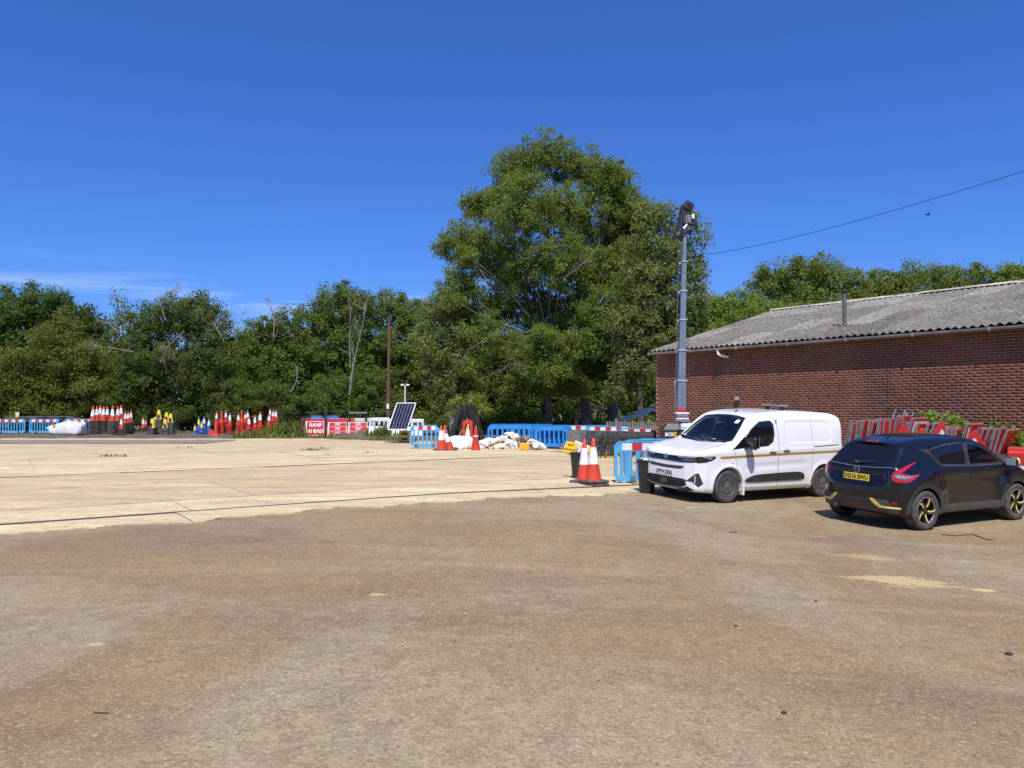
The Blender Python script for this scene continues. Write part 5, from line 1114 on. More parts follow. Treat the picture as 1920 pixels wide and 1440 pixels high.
# ---- things under the big tree: palings, tarpaulin
r = thing('paling_fence', 'grey paling fence in the shade left of the brick shed corner', 'fence', GP(1190, 36))
for k in range(22): q = MB(); q.box((-1.3 + k * .12, 0, .62), (.07, .02, 1.2 + .05 * math.sin(k * 2))); q.build('pale', pm('grey_pale', (.22, .20, .17), .9, var=.3), r)
for x in (-.9, 1.05): q = MB(); q.box((x, -.05, .68), (.11, .1, 1.36)); q.build('post', M_barkl, r)
r = thing('tarpaulin', 'dark blue tarpaulin draped over a heap by the shed corner', 'tarpaulin', GP(1205, 39)); q = MB(); n = 14; vs = []
for j in range(7):
    for i in range(n): t = i / (n - 1); s_ = j / 6; vs.append((-1.6 + 3.2 * t, -.8 + 1.6 * s_, .9 + (1.05 - abs(t - .62) * 1.35) * (1 - .5 * abs(s_ - .5)) * 1.0 + .05 * math.sin(i * 1.7 + j)))
q.add(vs, [(j * n + i, j * n + i + 1, (j + 1) * n + i + 1, (j + 1) * n + i) for j in range(6) for i in range(n - 1)]); q.build('sheet', pm('navy_tarp', (.02, .045, .10), .45, var=.3), r, smooth=True)
q = MB(); q.bbox((0, 0, .5), (2.6, 1.2, 1.0), .1); q.build('heap', M_stand, r)
q = MB(); q.box((0, 0, .9), (.2, .12, 1.8)); o = q.build('rusty_post', pm('rusty_post', (.22, .11, .07), .9)); o.location = GP(1080, 47); tag(o, 'short rusty brown post between the trunks under the biggest tree', 'post')
# ---- warning signs leaning in a row along the brick wall
tri_o = [(-.52, .02), (.52, .02), (.56, .09), (.04, .98), (-.04, .98), (-.56, .09)]; tri_i = [(-.37, .12), (.37, .12), (.385, .15), (.02, .78), (-.02, .78), (-.385, .15)]
M_back = pm('sign_back_grey', (.20, .20, .20), .6, .3, var=.3)
def tri_sign(h0):
    s = thing('warning_sign', 'x', 'road sign'); q = MB(); q.prism([(x, z + h0) for x, z in tri_o], -.012, .012); q.build('plate', M_back, s)
    q = MB(); q.ring([(x * .985, z + h0) for x, z in tri_o], [(x, z + h0) for x, z in tri_i], -.020, -.013); q.build('red_border', M_sred2, s)
    q = MB(); q.prism([(x, z + h0) for x, z in tri_i], -.017, -.013); q.build('white_face', M_white, s)
    q = MB(); q.tube([(-.5, .03, 0), (-.5, .03, h0 + .3), (.5, .03, h0 + .3), (.5, .03, 0)], .02, 5); q.build('leg_frame', M_back, s); return s
def rect_sign(w, h, h0, mat):
    s = thing('warning_sign', 'x', 'road sign'); q = MB(); q.box((0, 0, h0 + h / 2), (w, .024, h)); q.build('plate', M_back, s)
    q = MB(); q.ring([(-w / 2, h0), (w / 2, h0), (w / 2, h0 + h), (-w / 2, h0 + h)], [(-w / 2 + .07, h0 + .07), (w / 2 - .07, h0 + .07), (w / 2 - .07, h0 + h - .07), (-w / 2 + .07, h0 + h - .07)], -.021, -.013); q.build('red_border', M_sred2, s)
    q = MB(); q.box((0, -.016, h0 + h / 2), (w - .14, .006, h - .14)); q.build('face', mat, s)
    q = MB(); q.tube([(-w / 2, .03, 0), (-w / 2, .03, h0 + h), (w / 2, .03, h0 + h), (w / 2, .03, 0)], .02, 5); q.build('leg_frame', M_back, s); return s
SG = [rect_sign(.75, 1.05, .55, M_sred), rect_sign(.9, 1.0, .65, M_white), rect_sign(.6, 1.2, .42, M_sred2), rect_sign(.8, 1.1, .5, M_dark)]
TS = tri_sign(.62)
def s_of(px, out):
    lo, hi = 0.0, 16.0
    for _ in range(40):
        m = (lo + hi) / 2; p = W(m, out); 
        if 960 + FPX * p.x / p.y < px: lo = m
        else: hi = m
    return lo
wang = math.atan2(WU.y, WU.x)
first = {}
def put_sign(src, px, out, lean, turn, label, dz=0.0, group=None, sc=1.0):
    if id(src) not in first: first[id(src)] = 1; o = src; o['label'] = label
    else: o = dup(src, label)
    if group: o['group'] = group
    p = W(s_of(px, out), out); o.location = (p.x, p.y, gh(p.x, p.y) + dz); o.rotation_euler = Euler((R(lean), 0, wang + R(90 + turn)), 'XYZ'); o.scale = (sc,) * 3; return o
GW = 'red edged signs packed edge on along the wall'
px = 1572; cntk = {}
while px < 1768:
    pass
    k = random.choices([0, 1, 2, 3], [5, 1, 5, 3])[0]; mid = px > 1690
    cntk[k] = cntk.get(k, 0) + 1
    put_sign(SG[k], px + 12, .62 + random.uniform(-.1, .1), 12 + random.uniform(-5, 6), random.uniform(-7, 7), ordn(cntk[k]) + ' ' + ('red faced sign from the left in the packed row along the brick wall', 'white faced sign from the left in the packed row along the brick wall', 'narrow red sign from the left in the packed row along the brick wall', 'dark faced sign from the left in the packed row along the brick wall')[k], -.02 + random.uniform(-.08, .05) - (.14 if mid else 0), GW + ' %d' % k, random.uniform(.93, 1.02)); px += random.uniform(4.2, 6.4)
px = 1786; cntk = {}
while px < 1852:
    pass
    k = random.choices([0, 2, 3, 1], [5, 4, 3, 1])[0]
    cntk[k] = cntk.get(k, 0) + 1
    put_sign(SG[k], px + 6, .62 + random.uniform(-.1, .1), 19 + random.uniform(-4, 4), random.uniform(-6, 6), ordn(cntk[k]) + ' ' + ('red faced sign from the left in the cluster above the black car bonnet', 'white faced sign from the left in the cluster above the black car bonnet', 'narrow red sign from the left in the cluster above the black car bonnet', 'dark faced sign from the left in the cluster above the black car bonnet')[{0: 0, 1: 1, 2: 2, 3: 3}[k]], -.10 + random.uniform(-.06, .04), 'signs in the right hand cluster', random.uniform(.92, 1.0)); px += random.uniform(4.8, 7)
put_sign(TS, 1691, 1.0, 10, -58, 'triangular warning sign with a white centre facing the camera in the middle of the row', -.06, None, .93)
put_sign(TS, 1757, .9, 8, -40, 'narrow looking triangular warning sign standing highest in the row by the green weed', .02, None, .93)
put_sign(TS, 1818, 1.0, 12, -52, 'triangular warning sign at the left end of the cluster above the car bonnet', -.14, None, .93)
for k, px in enumerate((1706, 1718, 1727)):
    q = MB(); q.lathe([(.0, -.01), (.11, -.01), (.12, .0), (.11, .012), (0, .012)], 18, RX); r = thing('round_sign', ('left', 'middle', 'right')[k] + ' one of three small round red signs in the middle of the row', 'road sign', W(s_of(px, .95), .95) + Vector((0, 0, 1.04)), rot=(0, 0, wang + R(28))); q.build('disc', M_redc, r)
    q = MB(); q.tube([(0, .02, 0), (0, .02, -1.6)], .02, 6); q.build('pole', M_back, r)
for k, (x0, y0, x1, y1) in enumerate(((1680, 767, 1672, 800), (1686, 778, 1678, 800), (1689, 779, 1681, 801), (1698, 768, 1690, 800), (1701, 775, 1688, 801), (1713, 774, 1704, 800), (1683, 780, 1676, 800))):
    s_ = s_of(x0, .2); Yw = W(s_, .2).y; a = at(x0, y0, Yw); b = at(x1 - (x0 - x1) * 2.2, y1 + 30, Yw - .2); q = MB(); q.tube([(0, 0, 0), tuple(a - b)], .02, 6); o = q.build('steel_rod', M_steel); o.location = b; tag(o, ordn(k + 1) + ' bare steel rod poking up above the row of signs against the wall', 'rod', 'rods against the wall')
# weeds on the wall foot
def plant(label, px, py, out, rx, rz, seed, s=.055):
    r_ = np.random.default_rng(seed); p = W(s_of(px, out), out); Yp = p.y; c = at(px, py, Yp); N = 260
    P = np.array(c) + r_.normal(size=(N, 3)) * np.array([rx, .12, rz]); nn = r_.normal(size=(N, 3)) + np.array([-.3, -.6, .5]); nn /= np.linalg.norm(nn, axis=1)[:, None]; a = np.cross(nn, r_.normal(size=(N, 3))); a /= np.linalg.norm(a, axis=1)[:, None]; b = np.cross(nn, a); z = (s * r_.uniform(.5, 1.3, N))[:, None]
    base = Vector((c.x, Yp, gh(c.x, Yp))); V = np.stack([P - a * z, P + b * z * .6, P + a * z, P - b * z * .6], 1).reshape(-1, 3) - np.array(base)
    r = thing('buddleia', label, 'plant', base); mesh_np('foliage', V, np.arange(len(V)).reshape(-1, 4), LM['bright'], r, attr=np.repeat(r_.uniform(0, 1, N), 4))
    q = MB()
    for k in range(6): e = Vector(V[k * 37]); grow(q, Vector((0, 0, 0)), e, .015, .006, .08, 4, random, 4)
    q.build('stem', M_bark, r)
plant('green weed growing from the wall above the middle of the sign row', 1741, 786, .3, .16, .12, 1)
plant('smaller green weed behind the dark signs right of the highest triangle', 1782, 793, .3, .12, .12, 2)
plant('green weed between the sign row and the right hand cluster', 1806, 810, .35, .10, .15, 3)
plant('weed at the right foot of the sign cluster', 1873, 822, .4, .08, .22, 4)
plant('bushy weed against the wall at the right edge', 1912, 828, .3, .12, .16, 5)
# far right: red barrier and dark boards in front of the wall
r = thing('water_barrier', 'bright red plastic barrier at the right edge beyond the black car', 'barrier', W(s_of(1925, 1.2), 1.2)); r.location.z = gh(r.location.x, r.location.y); r.rotation_euler = (0, 0, wang)
q = MB(); q.bbox((.35, 0, .45), (1.5, .35, .9), .05); b = q.build('body', M_redc, r); q = MB(); q.bbox((.35, 0, .93), (1.5, .14, .10), .02); q.build('top_rail', M_orange, r)
for k in range(8):
    p = W(s_of(1868 + k * 4, 1.0), 1.0); q = MB(); q.bbox((0, 0, .5), (.5, .03, 1.02), .01); o = q.build('grey_board', M_dark); o.location = (p.x, p.y, gh(p.x, p.y)); o.rotation_euler = (R(-14 - k), 0, wang + R(-60)); tag(o, ordn(k + 1) + ' dark grey board leaning left of the bright red barrier at the right edge', 'board', 'boards beside the red barrier')
for k in range(3):
    pa, pb = at(1846, 851 + k * 2, 18.2 - k * .1), at(1990, 859 + k * 2, 17.6 - k * .1); q = MB(); q.box((0, 0, 0), ((pb - pa).length, .06, .03)); o = q.build('steel_channel', M_dark); o.location = (pa + pb) / 2; d = pb - pa; o.rotation_euler = (0, -math.asin(d.z / d.length), math.atan2(d.y, d.x)); tag(o, ('uppermost', 'middle', 'lowest')[k] + ' of three long dark steel channels lying beyond the black car bonnet', 'steel channel', 'channels beyond the bonnet')
for px_ in (1880, 1960):
    p = GP(px_, 17.9); q = MB(); h = 1.0; q.box((0, 0, h / 2), (.5, .4, h)); o = q.build('trestle', M_dark); o.location = p; o.scale = (1, 1, (at(px_, 856, 17.9).z - p.z - .03)); tag(o, 'dark trestle under the steel channels, %s' % ('left' if px_ < 1900 else 'right, outside the frame'), 'trestle')
# ---- litter on the tarmac
for px_, py_, sz, lab, rz in ((1375, 999, (.13, .02, .01), 'flat black strip lying on the tarmac below the van', .1), (1470, 1338, (.035, .028, .012), 'small dark square chip in the right foreground', .6), (190, 1338, (.09, .009, .008), 'short dark stick in the left foreground', -.1), (1530, 1128, (.03, .02, .012), 'small dark stone on the open tarmac', .4), (1892, 1228, (.05, .035, .02), 'dark clod near the right edge', .3), (1380, 1175, (.03, .02, .012), 'small black crumb on the tarmac', .2)):
    q = MB(); q.bbox((0, 0, sz[2] / 2), sz, .004, (.05, .04, 0)); o = q.build('debris', pm('debris_dark', (.05, .042, .036), .9)); o.location = T(px_, py_); o.rotation_euler = (0, 0, rz); tag(o, lab, 'debris')
q = MB(); pts = []; 
for i in range(12): p = T(1765 + i * 9, 1003 + 6 * math.sin(i * .8) * (i / 12) + i * .5); pts.append((p.x, p.y, p.z + .01))
q.tube(pts, [.008] * 11 + [.003], 5); tag(q.build('twig', M_bark), 'thin crooked twig on the tarmac in front of the black car', 'twig')
p0, p1 = T(1272, 951), T(1311, 953); q = MB(); q.box((0, 0, .002), ((p1 - p0).length, .03, .004)); o = q.build('white_strip', M_white); o.location = (p0 + p1) / 2; o.rotation_euler = (0, 0, math.atan2((p1 - p0).y, (p1 - p0).x)); tag(o, 'thin white strip on the ground in front of the van shadow', 'strip')
# ================================================================== VEHICLES
from mathutils.geometry import delaunay_2d_cdt
_tab = {}
def psdf(px, pz, poly):
    if np.size(px) * np.size(pz) < 2 or len(poly) < 9: return psdf_exact(px, pz, poly)
    k = id(poly)
    if k not in _tab:
        P = np.asarray(poly, float); h = .005; x0, z0 = P.min(0) - .25; x1, z1 = P.max(0) + .25
        gx = np.arange(x0, x1, h); gz = np.arange(z0, z1, h); _tab[k] = (psdf_exact(gx[:, None], gz[None, :], poly).astype(np.float32), x0, z0, h, poly)
    D, x0, z0, h, _ = _tab[k]
    ux = np.clip((px - x0) / h, 0, D.shape[0] - 1.001); uz = np.clip((pz - z0) / h, 0, D.shape[1] - 1.001); ix = ux.astype(np.int32); iz = uz.astype(np.int32); fx = ux - ix; fz = uz - iz
    return (D[ix, iz] * (1 - fx) + D[ix + 1, iz] * fx) * (1 - fz) + (D[ix, iz + 1] * (1 - fx) + D[ix + 1, iz + 1] * fx) * fz
def psdf_exact(px, pz, poly):
    P = np.asarray(poly, float); d = np.full(np.broadcast(px, pz).shape, 1e9); s = np.ones_like(d)
    for i in range(len(P)):
        a, b = P[i], P[i - 1]; e = b - a; wx, wz = px - a[0], pz - a[1]
        t = np.clip((wx * e[0] + wz * e[1]) / (e @ e), 0, 1); d = np.minimum(d, (wx - e[0] * t) ** 2 + (wz - e[1] * t) ** 2)
        c1 = pz >= a[1]; c2 = pz < b[1]; c3 = e[0] * wz > e[1] * wx
        s = np.where((c1 & c2 & c3) | (~c1 & ~c2 & ~c3), -s, s)
    return s * np.sqrt(d)
def smax(a, b, k): h = np.maximum(k - np.abs(a - b), 0) / k; return np.maximum(a, b) + h * h * k * .25
def sst(a, b, x): t = np.clip((x - a) / (b - a), 0, 1); return t * t * (3 - 2 * t)
def catmull(P, n=4):
    P = [np.array(p, float) for p in P]; out = []; m = len(P)
    for i in range(m):
        p0, p1, p2, p3 = P[i - 1], P[i], P[(i + 1) % m], P[(i + 2) % m]
        for k in range(n):
            t = k / n; out.append(tuple(.5 * ((2 * p1) + (p2 - p0) * t + (2 * p0 - 5 * p1 + 4 * p2 - p3) * t * t + (3 * p1 - p0 - 3 * p2 + p3) * t ** 3)))
    return out
def mirror(P): return P + [(a, -b) for a, b in P[::-1] if abs(b) > 1e-6]
def mirrory(P): return P + [(-a, b) for a, b in P[::-1] if abs(a) > 1e-6]
def surfnets(f, lo, hi, h):
    ax = [np.arange(lo[i], hi[i] + h, h) for i in range(3)]
    X, Y_, Z = ax[0][:, None, None], ax[1][None, :, None], ax[2][None, None, :]
    n3 = [len(a) for a in ax]; st_ = 4; cs = [np.arange(0, n + st_, st_) for n in n3]
    Fc = np.broadcast_to(f(*[(lo[i] + cs[i] * h).reshape([-1 if j == i else 1 for j in range(3)]) for i in range(3)]), [len(c) for c in cs])
    near_ = Fc.copy(); band = np.abs(Fc) < h * st_ * 2.2
    B = np.repeat(np.repeat(np.repeat(band[:-1, :-1, :-1] | band[1:, 1:, 1:] | band[1:, :-1, :-1] | band[:-1, 1:, :-1] | band[:-1, :-1, 1:] | band[1:, 1:, :-1] | band[1:, :-1, 1:] | band[:-1, 1:, 1:], st_, 0), st_, 1), st_, 2)[:n3[0], :n3[1], :n3[2]]
    F = np.repeat(np.repeat(np.repeat(Fc[:-1, :-1, :-1], st_, 0), st_, 1), st_, 2)[:n3[0], :n3[1], :n3[2]].astype(np.float32)
    Bi = np.argwhere(B); F[tuple(Bi.T)] = f(ax[0][Bi[:, 0]], ax[1][Bi[:, 1]], ax[2][Bi[:, 2]]); S = F < 0
    c = [S[i:S.shape[0] - 1 + i, j:S.shape[1] - 1 + j, k:S.shape[2] - 1 + k] for i in (0, 1) for j in (0, 1) for k in (0, 1)]
    tot = sum(q.astype(np.int8) for q in c); act = (tot > 0) & (tot < 8)
    idx = -np.ones(act.shape, int); I = np.argwhere(act); idx[tuple(I.T)] = np.arange(len(I))
    acc = np.zeros((len(I), 3)); cnt = np.zeros(len(I))
    co = [(i, j, k) for i in (0, 1) for j in (0, 1) for k in (0, 1)]
    for a in range(8):
        for b in range(a + 1, 8):
            d = np.array(co[b]) - np.array(co[a])
            if np.abs(d).sum() != 1: continue
            fa = F[tuple((I + co[a]).T)]; fb = F[tuple((I + co[b]).T)]; m = (fa < 0) != (fb < 0)
            t = np.where(m, fa / np.where(m, fa - fb, 1), 0); acc += (np.array(co[a]) + t[:, None] * d) * m[:, None]; cnt += m
    V = (I + acc / cnt[:, None]) * h + np.array(lo); Fs = []
    for axis in range(3):
        o1, o2 = [k for k in range(3) if k != axis]; sl = [slice(None)] * 3; sl2 = [slice(None)] * 3; sl[axis] = slice(0, -1); sl2[axis] = slice(1, None)
        A, B = S[tuple(sl)], S[tuple(sl2)]; E = np.argwhere(A != B); E = E[(E[:, o1] > 0) & (E[:, o2] > 0) & (E[:, o1] < act.shape[o1]) & (E[:, o2] < act.shape[o2])]
        flip = A[tuple(E.T)]; q = []
        for d1, d2 in ((1, 1), (0, 1), (0, 0), (1, 0)): k = E.copy(); k[:, o1] -= d1; k[:, o2] -= d2; q.append(idx[tuple(k.T)])
        q = np.stack(q, 1); fl = flip if axis != 1 else ~flip; q[~fl] = q[~fl][:, ::-1]; Fs.append(q)
    Fq = np.concatenate(Fs); Fq = Fq[(Fq >= 0).all(1)]
    for _ in range(3):
        g, v = grad(f, V); n2 = (g * g).sum(1); st = v / np.maximum(n2, .2); st = np.clip(st, -h * .5, h * .5); V = V - g * st[:, None]
    return V, Fq
def grad(f, V, e=1e-3):
    x, y, z = V.T; v = f(x, y, z); return np.stack([(f(x + e, y, z) - v) / e, (f(x, y + e, z) - v) / e, (f(x, y, z + e) - v) / e], 1), v
class Car:
    def __init__(s, root, f0): s.r = root; s.f0 = f0
    def cast(s, o, d, near=0.0, far=3.0):
        """first hit of the body going along -d from o + d*far (vectorised)"""
        o = np.asarray(o, float); t = np.full(len(o), 1.95 if abs(d[0]) > .9 else 1.15); act = np.arange(len(o)); done = np.zeros(len(o), bool)
        for k in range(70):
            v = s.f0(*(o[act] + d * t[act][:, None]).T); h_ = v < .0006; t[act] -= np.where(h_, v, np.clip(v * .8, .0008, .12)); done[act[h_]] = True; act = act[~h_ & (t[act] > -1.2)]
            if not len(act): break
        return o + d * t[:, None], done
    def uv(s, P2, view):
        d, r, u, org = view; P2 = np.asarray(P2, float); return org + P2[:, :1] * r + P2[:, 1:2] * u
    def panel(s, name, poly, view, mat, off=.004, step=.035, parent=None, smooth=True, deep=.012, label=None, axis_off=False):
        poly = [tuple(p) for p in poly]; B = []
        for i in range(len(poly)):
            a, b = np.array(poly[i]), np.array(poly[(i + 1) % len(poly)]); n = max(1, int(np.linalg.norm(b - a) / step)); B += [tuple(a + (b - a) * k / n) for k in range(n)]
        nb = len(B); P = np.array(poly); gx = np.arange(P[:, 0].min(), P[:, 0].max(), step); gz = np.arange(P[:, 1].min(), P[:, 1].max(), step)
        GX, GZ = np.meshgrid(gx, gz); ins = psdf(GX, GZ, poly) < -step * .45; I = np.stack([GX[ins], GZ[ins]], 1)
        pts = [Vector(p) for p in B] + [Vector(p) for p in I]
        v2, _, f2, ov, _, _ = delaunay_2d_cdt(pts, [(i, (i + 1) % nb) for i in range(nb)], [], 1, 1e-5)
        P2 = np.array([tuple(v) for v in v2]); H, ok = s.cast(s.uv(P2, view), view[0]); g, _ = grad(s.f0, H); g /= np.maximum(np.linalg.norm(g, axis=1)[:, None], .3)
        n = len(H); dd = view[0] if axis_off else g
        top = H + dd * off; bot = H - dd * deep
        m = {}; 
        for k, o_ in enumerate(ov):
            for q in o_:
                if q < nb: m[q] = k
        rim = [m[i] for i in range(nb) if i in m]; fs = [tuple(q) for q in f2 if all(ok[i] for i in q)]
        fs += [(rim[i], rim[i - 1], rim[i - 1] + n, rim[i] + n) for i in range(len(rim)) if ok[rim[i]] and ok[rim[i - 1]]]
        q = MB(); q.add([tuple(v) for v in top] + [tuple(v) for v in bot], fs); o = q.build(name, mat, parent or s.r, smooth=smooth, ang=40)
        if label: o['label'] = label
        return o
    def ribbon(s, name, line, w, view, mat, off=.001, parent=None, closed=False):
        L = [np.array(p, float) for p in line]; D = []
        for i in range(len(L) - (0 if closed else 1)):
            a, b = L[i], L[(i + 1) % len(L)]; n = max(1, int(np.linalg.norm(b - a) / .04)); D += [a + (b - a) * k / n for k in range(n)]
        if not closed: D.append(L[-1])
        D = np.array(D); N = len(D)
        T_ = np.roll(D, -1, 0) - np.roll(D, 1, 0)
        if not closed: T_[0] = D[1] - D[0]; T_[-1] = D[-1] - D[-2]
        T_ /= np.linalg.norm(T_, axis=1)[:, None]; Nn = np.stack([-T_[:, 1], T_[:, 0]], 1)
        P2 = np.concatenate([D + Nn * w / 2, D - Nn * w / 2]); H, ok = s.cast(s.uv(P2, view), view[0]); g, _ = grad(s.f0, H); g /= np.maximum(np.linalg.norm(g, axis=1)[:, None], .3); Tp = H + g * off; Bt = H - g * .006
        rng_ = range(N) if closed else range(N - 1); fs = []
        for i in rng_:
            j = (i + 1) % N
            if ok[[i, j, N + i, N + j]].all(): fs += [(i, j, N + j, N + i), (i, 2*N + i, 2*N + j, j), (N + i, N + j, 3*N + j, 3*N + i)]
        q = MB(); q.add([tuple(v) for v in Tp] + [tuple(v) for v in Bt], fs); return q.build(name, mat, parent or s.r, smooth=True, ang=40)
    def pt(s, a, b, view, off=0.0):
        H, ok = s.cast(s.uv([(a, b)], view), view[0]); g, _ = grad(s.f0, H); g /= np.linalg.norm(g); return Vector(H[0] + g[0] * off), Vector(g[0])
NPV = lambda *a: np.array(a, float)
V_L = (NPV(0, -1, 0), NPV(1, 0, 0), NPV(0, 0, 1), NPV(0, 0, 0))      # seen from -y : (x, z)
V_R = (NPV(0, 1, 0), NPV(1, 0, 0), NPV(0, 0, 1), NPV(0, 0, 0))       # seen from +y : (x, z)
V_F = (NPV(-1, 0, 0), NPV(0, 1, 0), NPV(0, 0, 1), NPV(1.5, 0, 0))    # from the front : (y, z)
V_B = (NPV(1, 0, 0), NPV(0, 1, 0), NPV(0, 0, 1), NPV(2.5, 0, 0))     # from the rear : (y, z)
V_T = (NPV(0, 0, 1), NPV(1, 0, 0), NPV(0, 1, 0), NPV(0, 0, 1.0))     # from above : (x, y)
def glass_mat(name, tint, dens, rough=.02):
    g = NG(name); tr = g.n('BsdfTransparent'); g.set(tr.inputs['Color'], tint); gl = g.n('BsdfGlossy', Roughness=rough); g.set(gl.inputs['Color'], (1, 1, 1))
    dk = g.n('BsdfDiffuse'); g.set(dk.inputs['Color'], (.012, .014, .016)); m0 = g.n('MixShader', i0=dens); g.set(m0.inputs[1], tr.outputs[0]); g.set(m0.inputs[2], dk.outputs[0])
    fr = g.n('Fresnel', IOR=1.5).outputs[0]; m1 = g.n('MixShader', i0=g.math('ADD', fr, .02)); g.set(m1.inputs[1], m0.outputs[0]); g.set(m1.inputs[2], gl.outputs[0]); g.set(g.out.inputs['Surface'], m1.outputs[0]); return g.mat
M_glass = glass_mat('car_glass', (.86, .93, .91), .03); M_tint = glass_mat('privacy_glass', (.12, .14, .18), .55)
def dusty(name, col, rough, metal, coat, dust, amt, zlo=.25, zhi=.75, spec=.5):
    g = NG(name); geo = g.co; z = g.n('SeparateXYZ', i0=geo).outputs[2]; n = g.noise(3, 6, .7); n2 = g.noise(11, 5, .7)
    f = g.math('MULTIPLY', g.ramp(g.math('ADD', z, g.math('MULTIPLY', n, .35)), zhi + .15, zlo), amt); f = g.math('ADD', f, g.math('MULTIPLY', g.ramp(n2, .5, .8), amt * .25))
    c = g.mix(f, col, dust); return g.fin(c, g.mix(f, (rough,) * 3, (.75,) * 3), metal, None, spec, g.math('SUBTRACT', coat, g.math('MULTIPLY', f, coat)))
M_vanw = dusty('van_white_paint', (.77, .76, .745), .35, 0, .7, (.50, .43, .35), .38, .2, .55)
M_plblk = pm('black_trim', (.022, .022, .024), .5, var=.2, dirt=(DUST, .14)); M_gblk = pm('gloss_black', (.008, .008, .009), .08, var=.1, coat=.6)
M_seam = pm('panel_gap', (.03, .03, .03), .8); M_gold = pm('gold_tape', (.42, .27, .03), .35, .2, var=.15, sc=30)
M_tyre = pm('tyre', (.040, .038, .036), .85, var=.25, sc=6, dirt=((.16, .14, .12), .6), bump=.3)
M_cap = pm('wheel_cover', (.13, .125, .12), .45, .35, var=.2, sc=8, dirt=((.20, .17, .14), .5)); M_chrome = pm('chrome', (.75, .76, .78), .12, 1.0, var=.05)
M_lens = pm('clear_lens', (.55, .57, .60), .06, .3, var=.3, sc=14, coat=.8); M_int = pm('interior', (.03, .031, .034), .8, var=.2); M_well = pm('wheel_well', (.008, .008, .008), .95)
def carbody(name, f, lo, hi, h, mat, root):
    V, F = surfnets(f, lo, hi, h); me_o = mesh_np(name, V, F, mat, root, smooth=True); g, _ = grad(f, V); g /= np.maximum(np.linalg.norm(g, axis=1)[:, None], 1e-6)
    bm = bmesh.new(); bm.from_mesh(me_o.data); bmesh.ops.recalc_face_normals(bm, faces=bm.faces); bm.to_mesh(me_o.data); bm.free()
    return me_o
def rounded(cx, cz, w, h, r, n=4): return [(cx + x, cz + z) for x, z in [(a, b) for a, b in outline(w, -h / 2, h / 2, r, n)]]
def tyre_prof(R_, w, ri): return [(ri, -w * .42), (ri + .02, -w * .47), (R_ * .86, -w * .51), (R_ * .95, -w * .47), (R_ * .988, -w * .40), (R_, -w * .28), (R_, w * .28), (R_ * .988, w * .40), (R_ * .95, w * .47), (R_ * .86, w * .51), (ri + .02, w * .47), (ri, w * .42)]
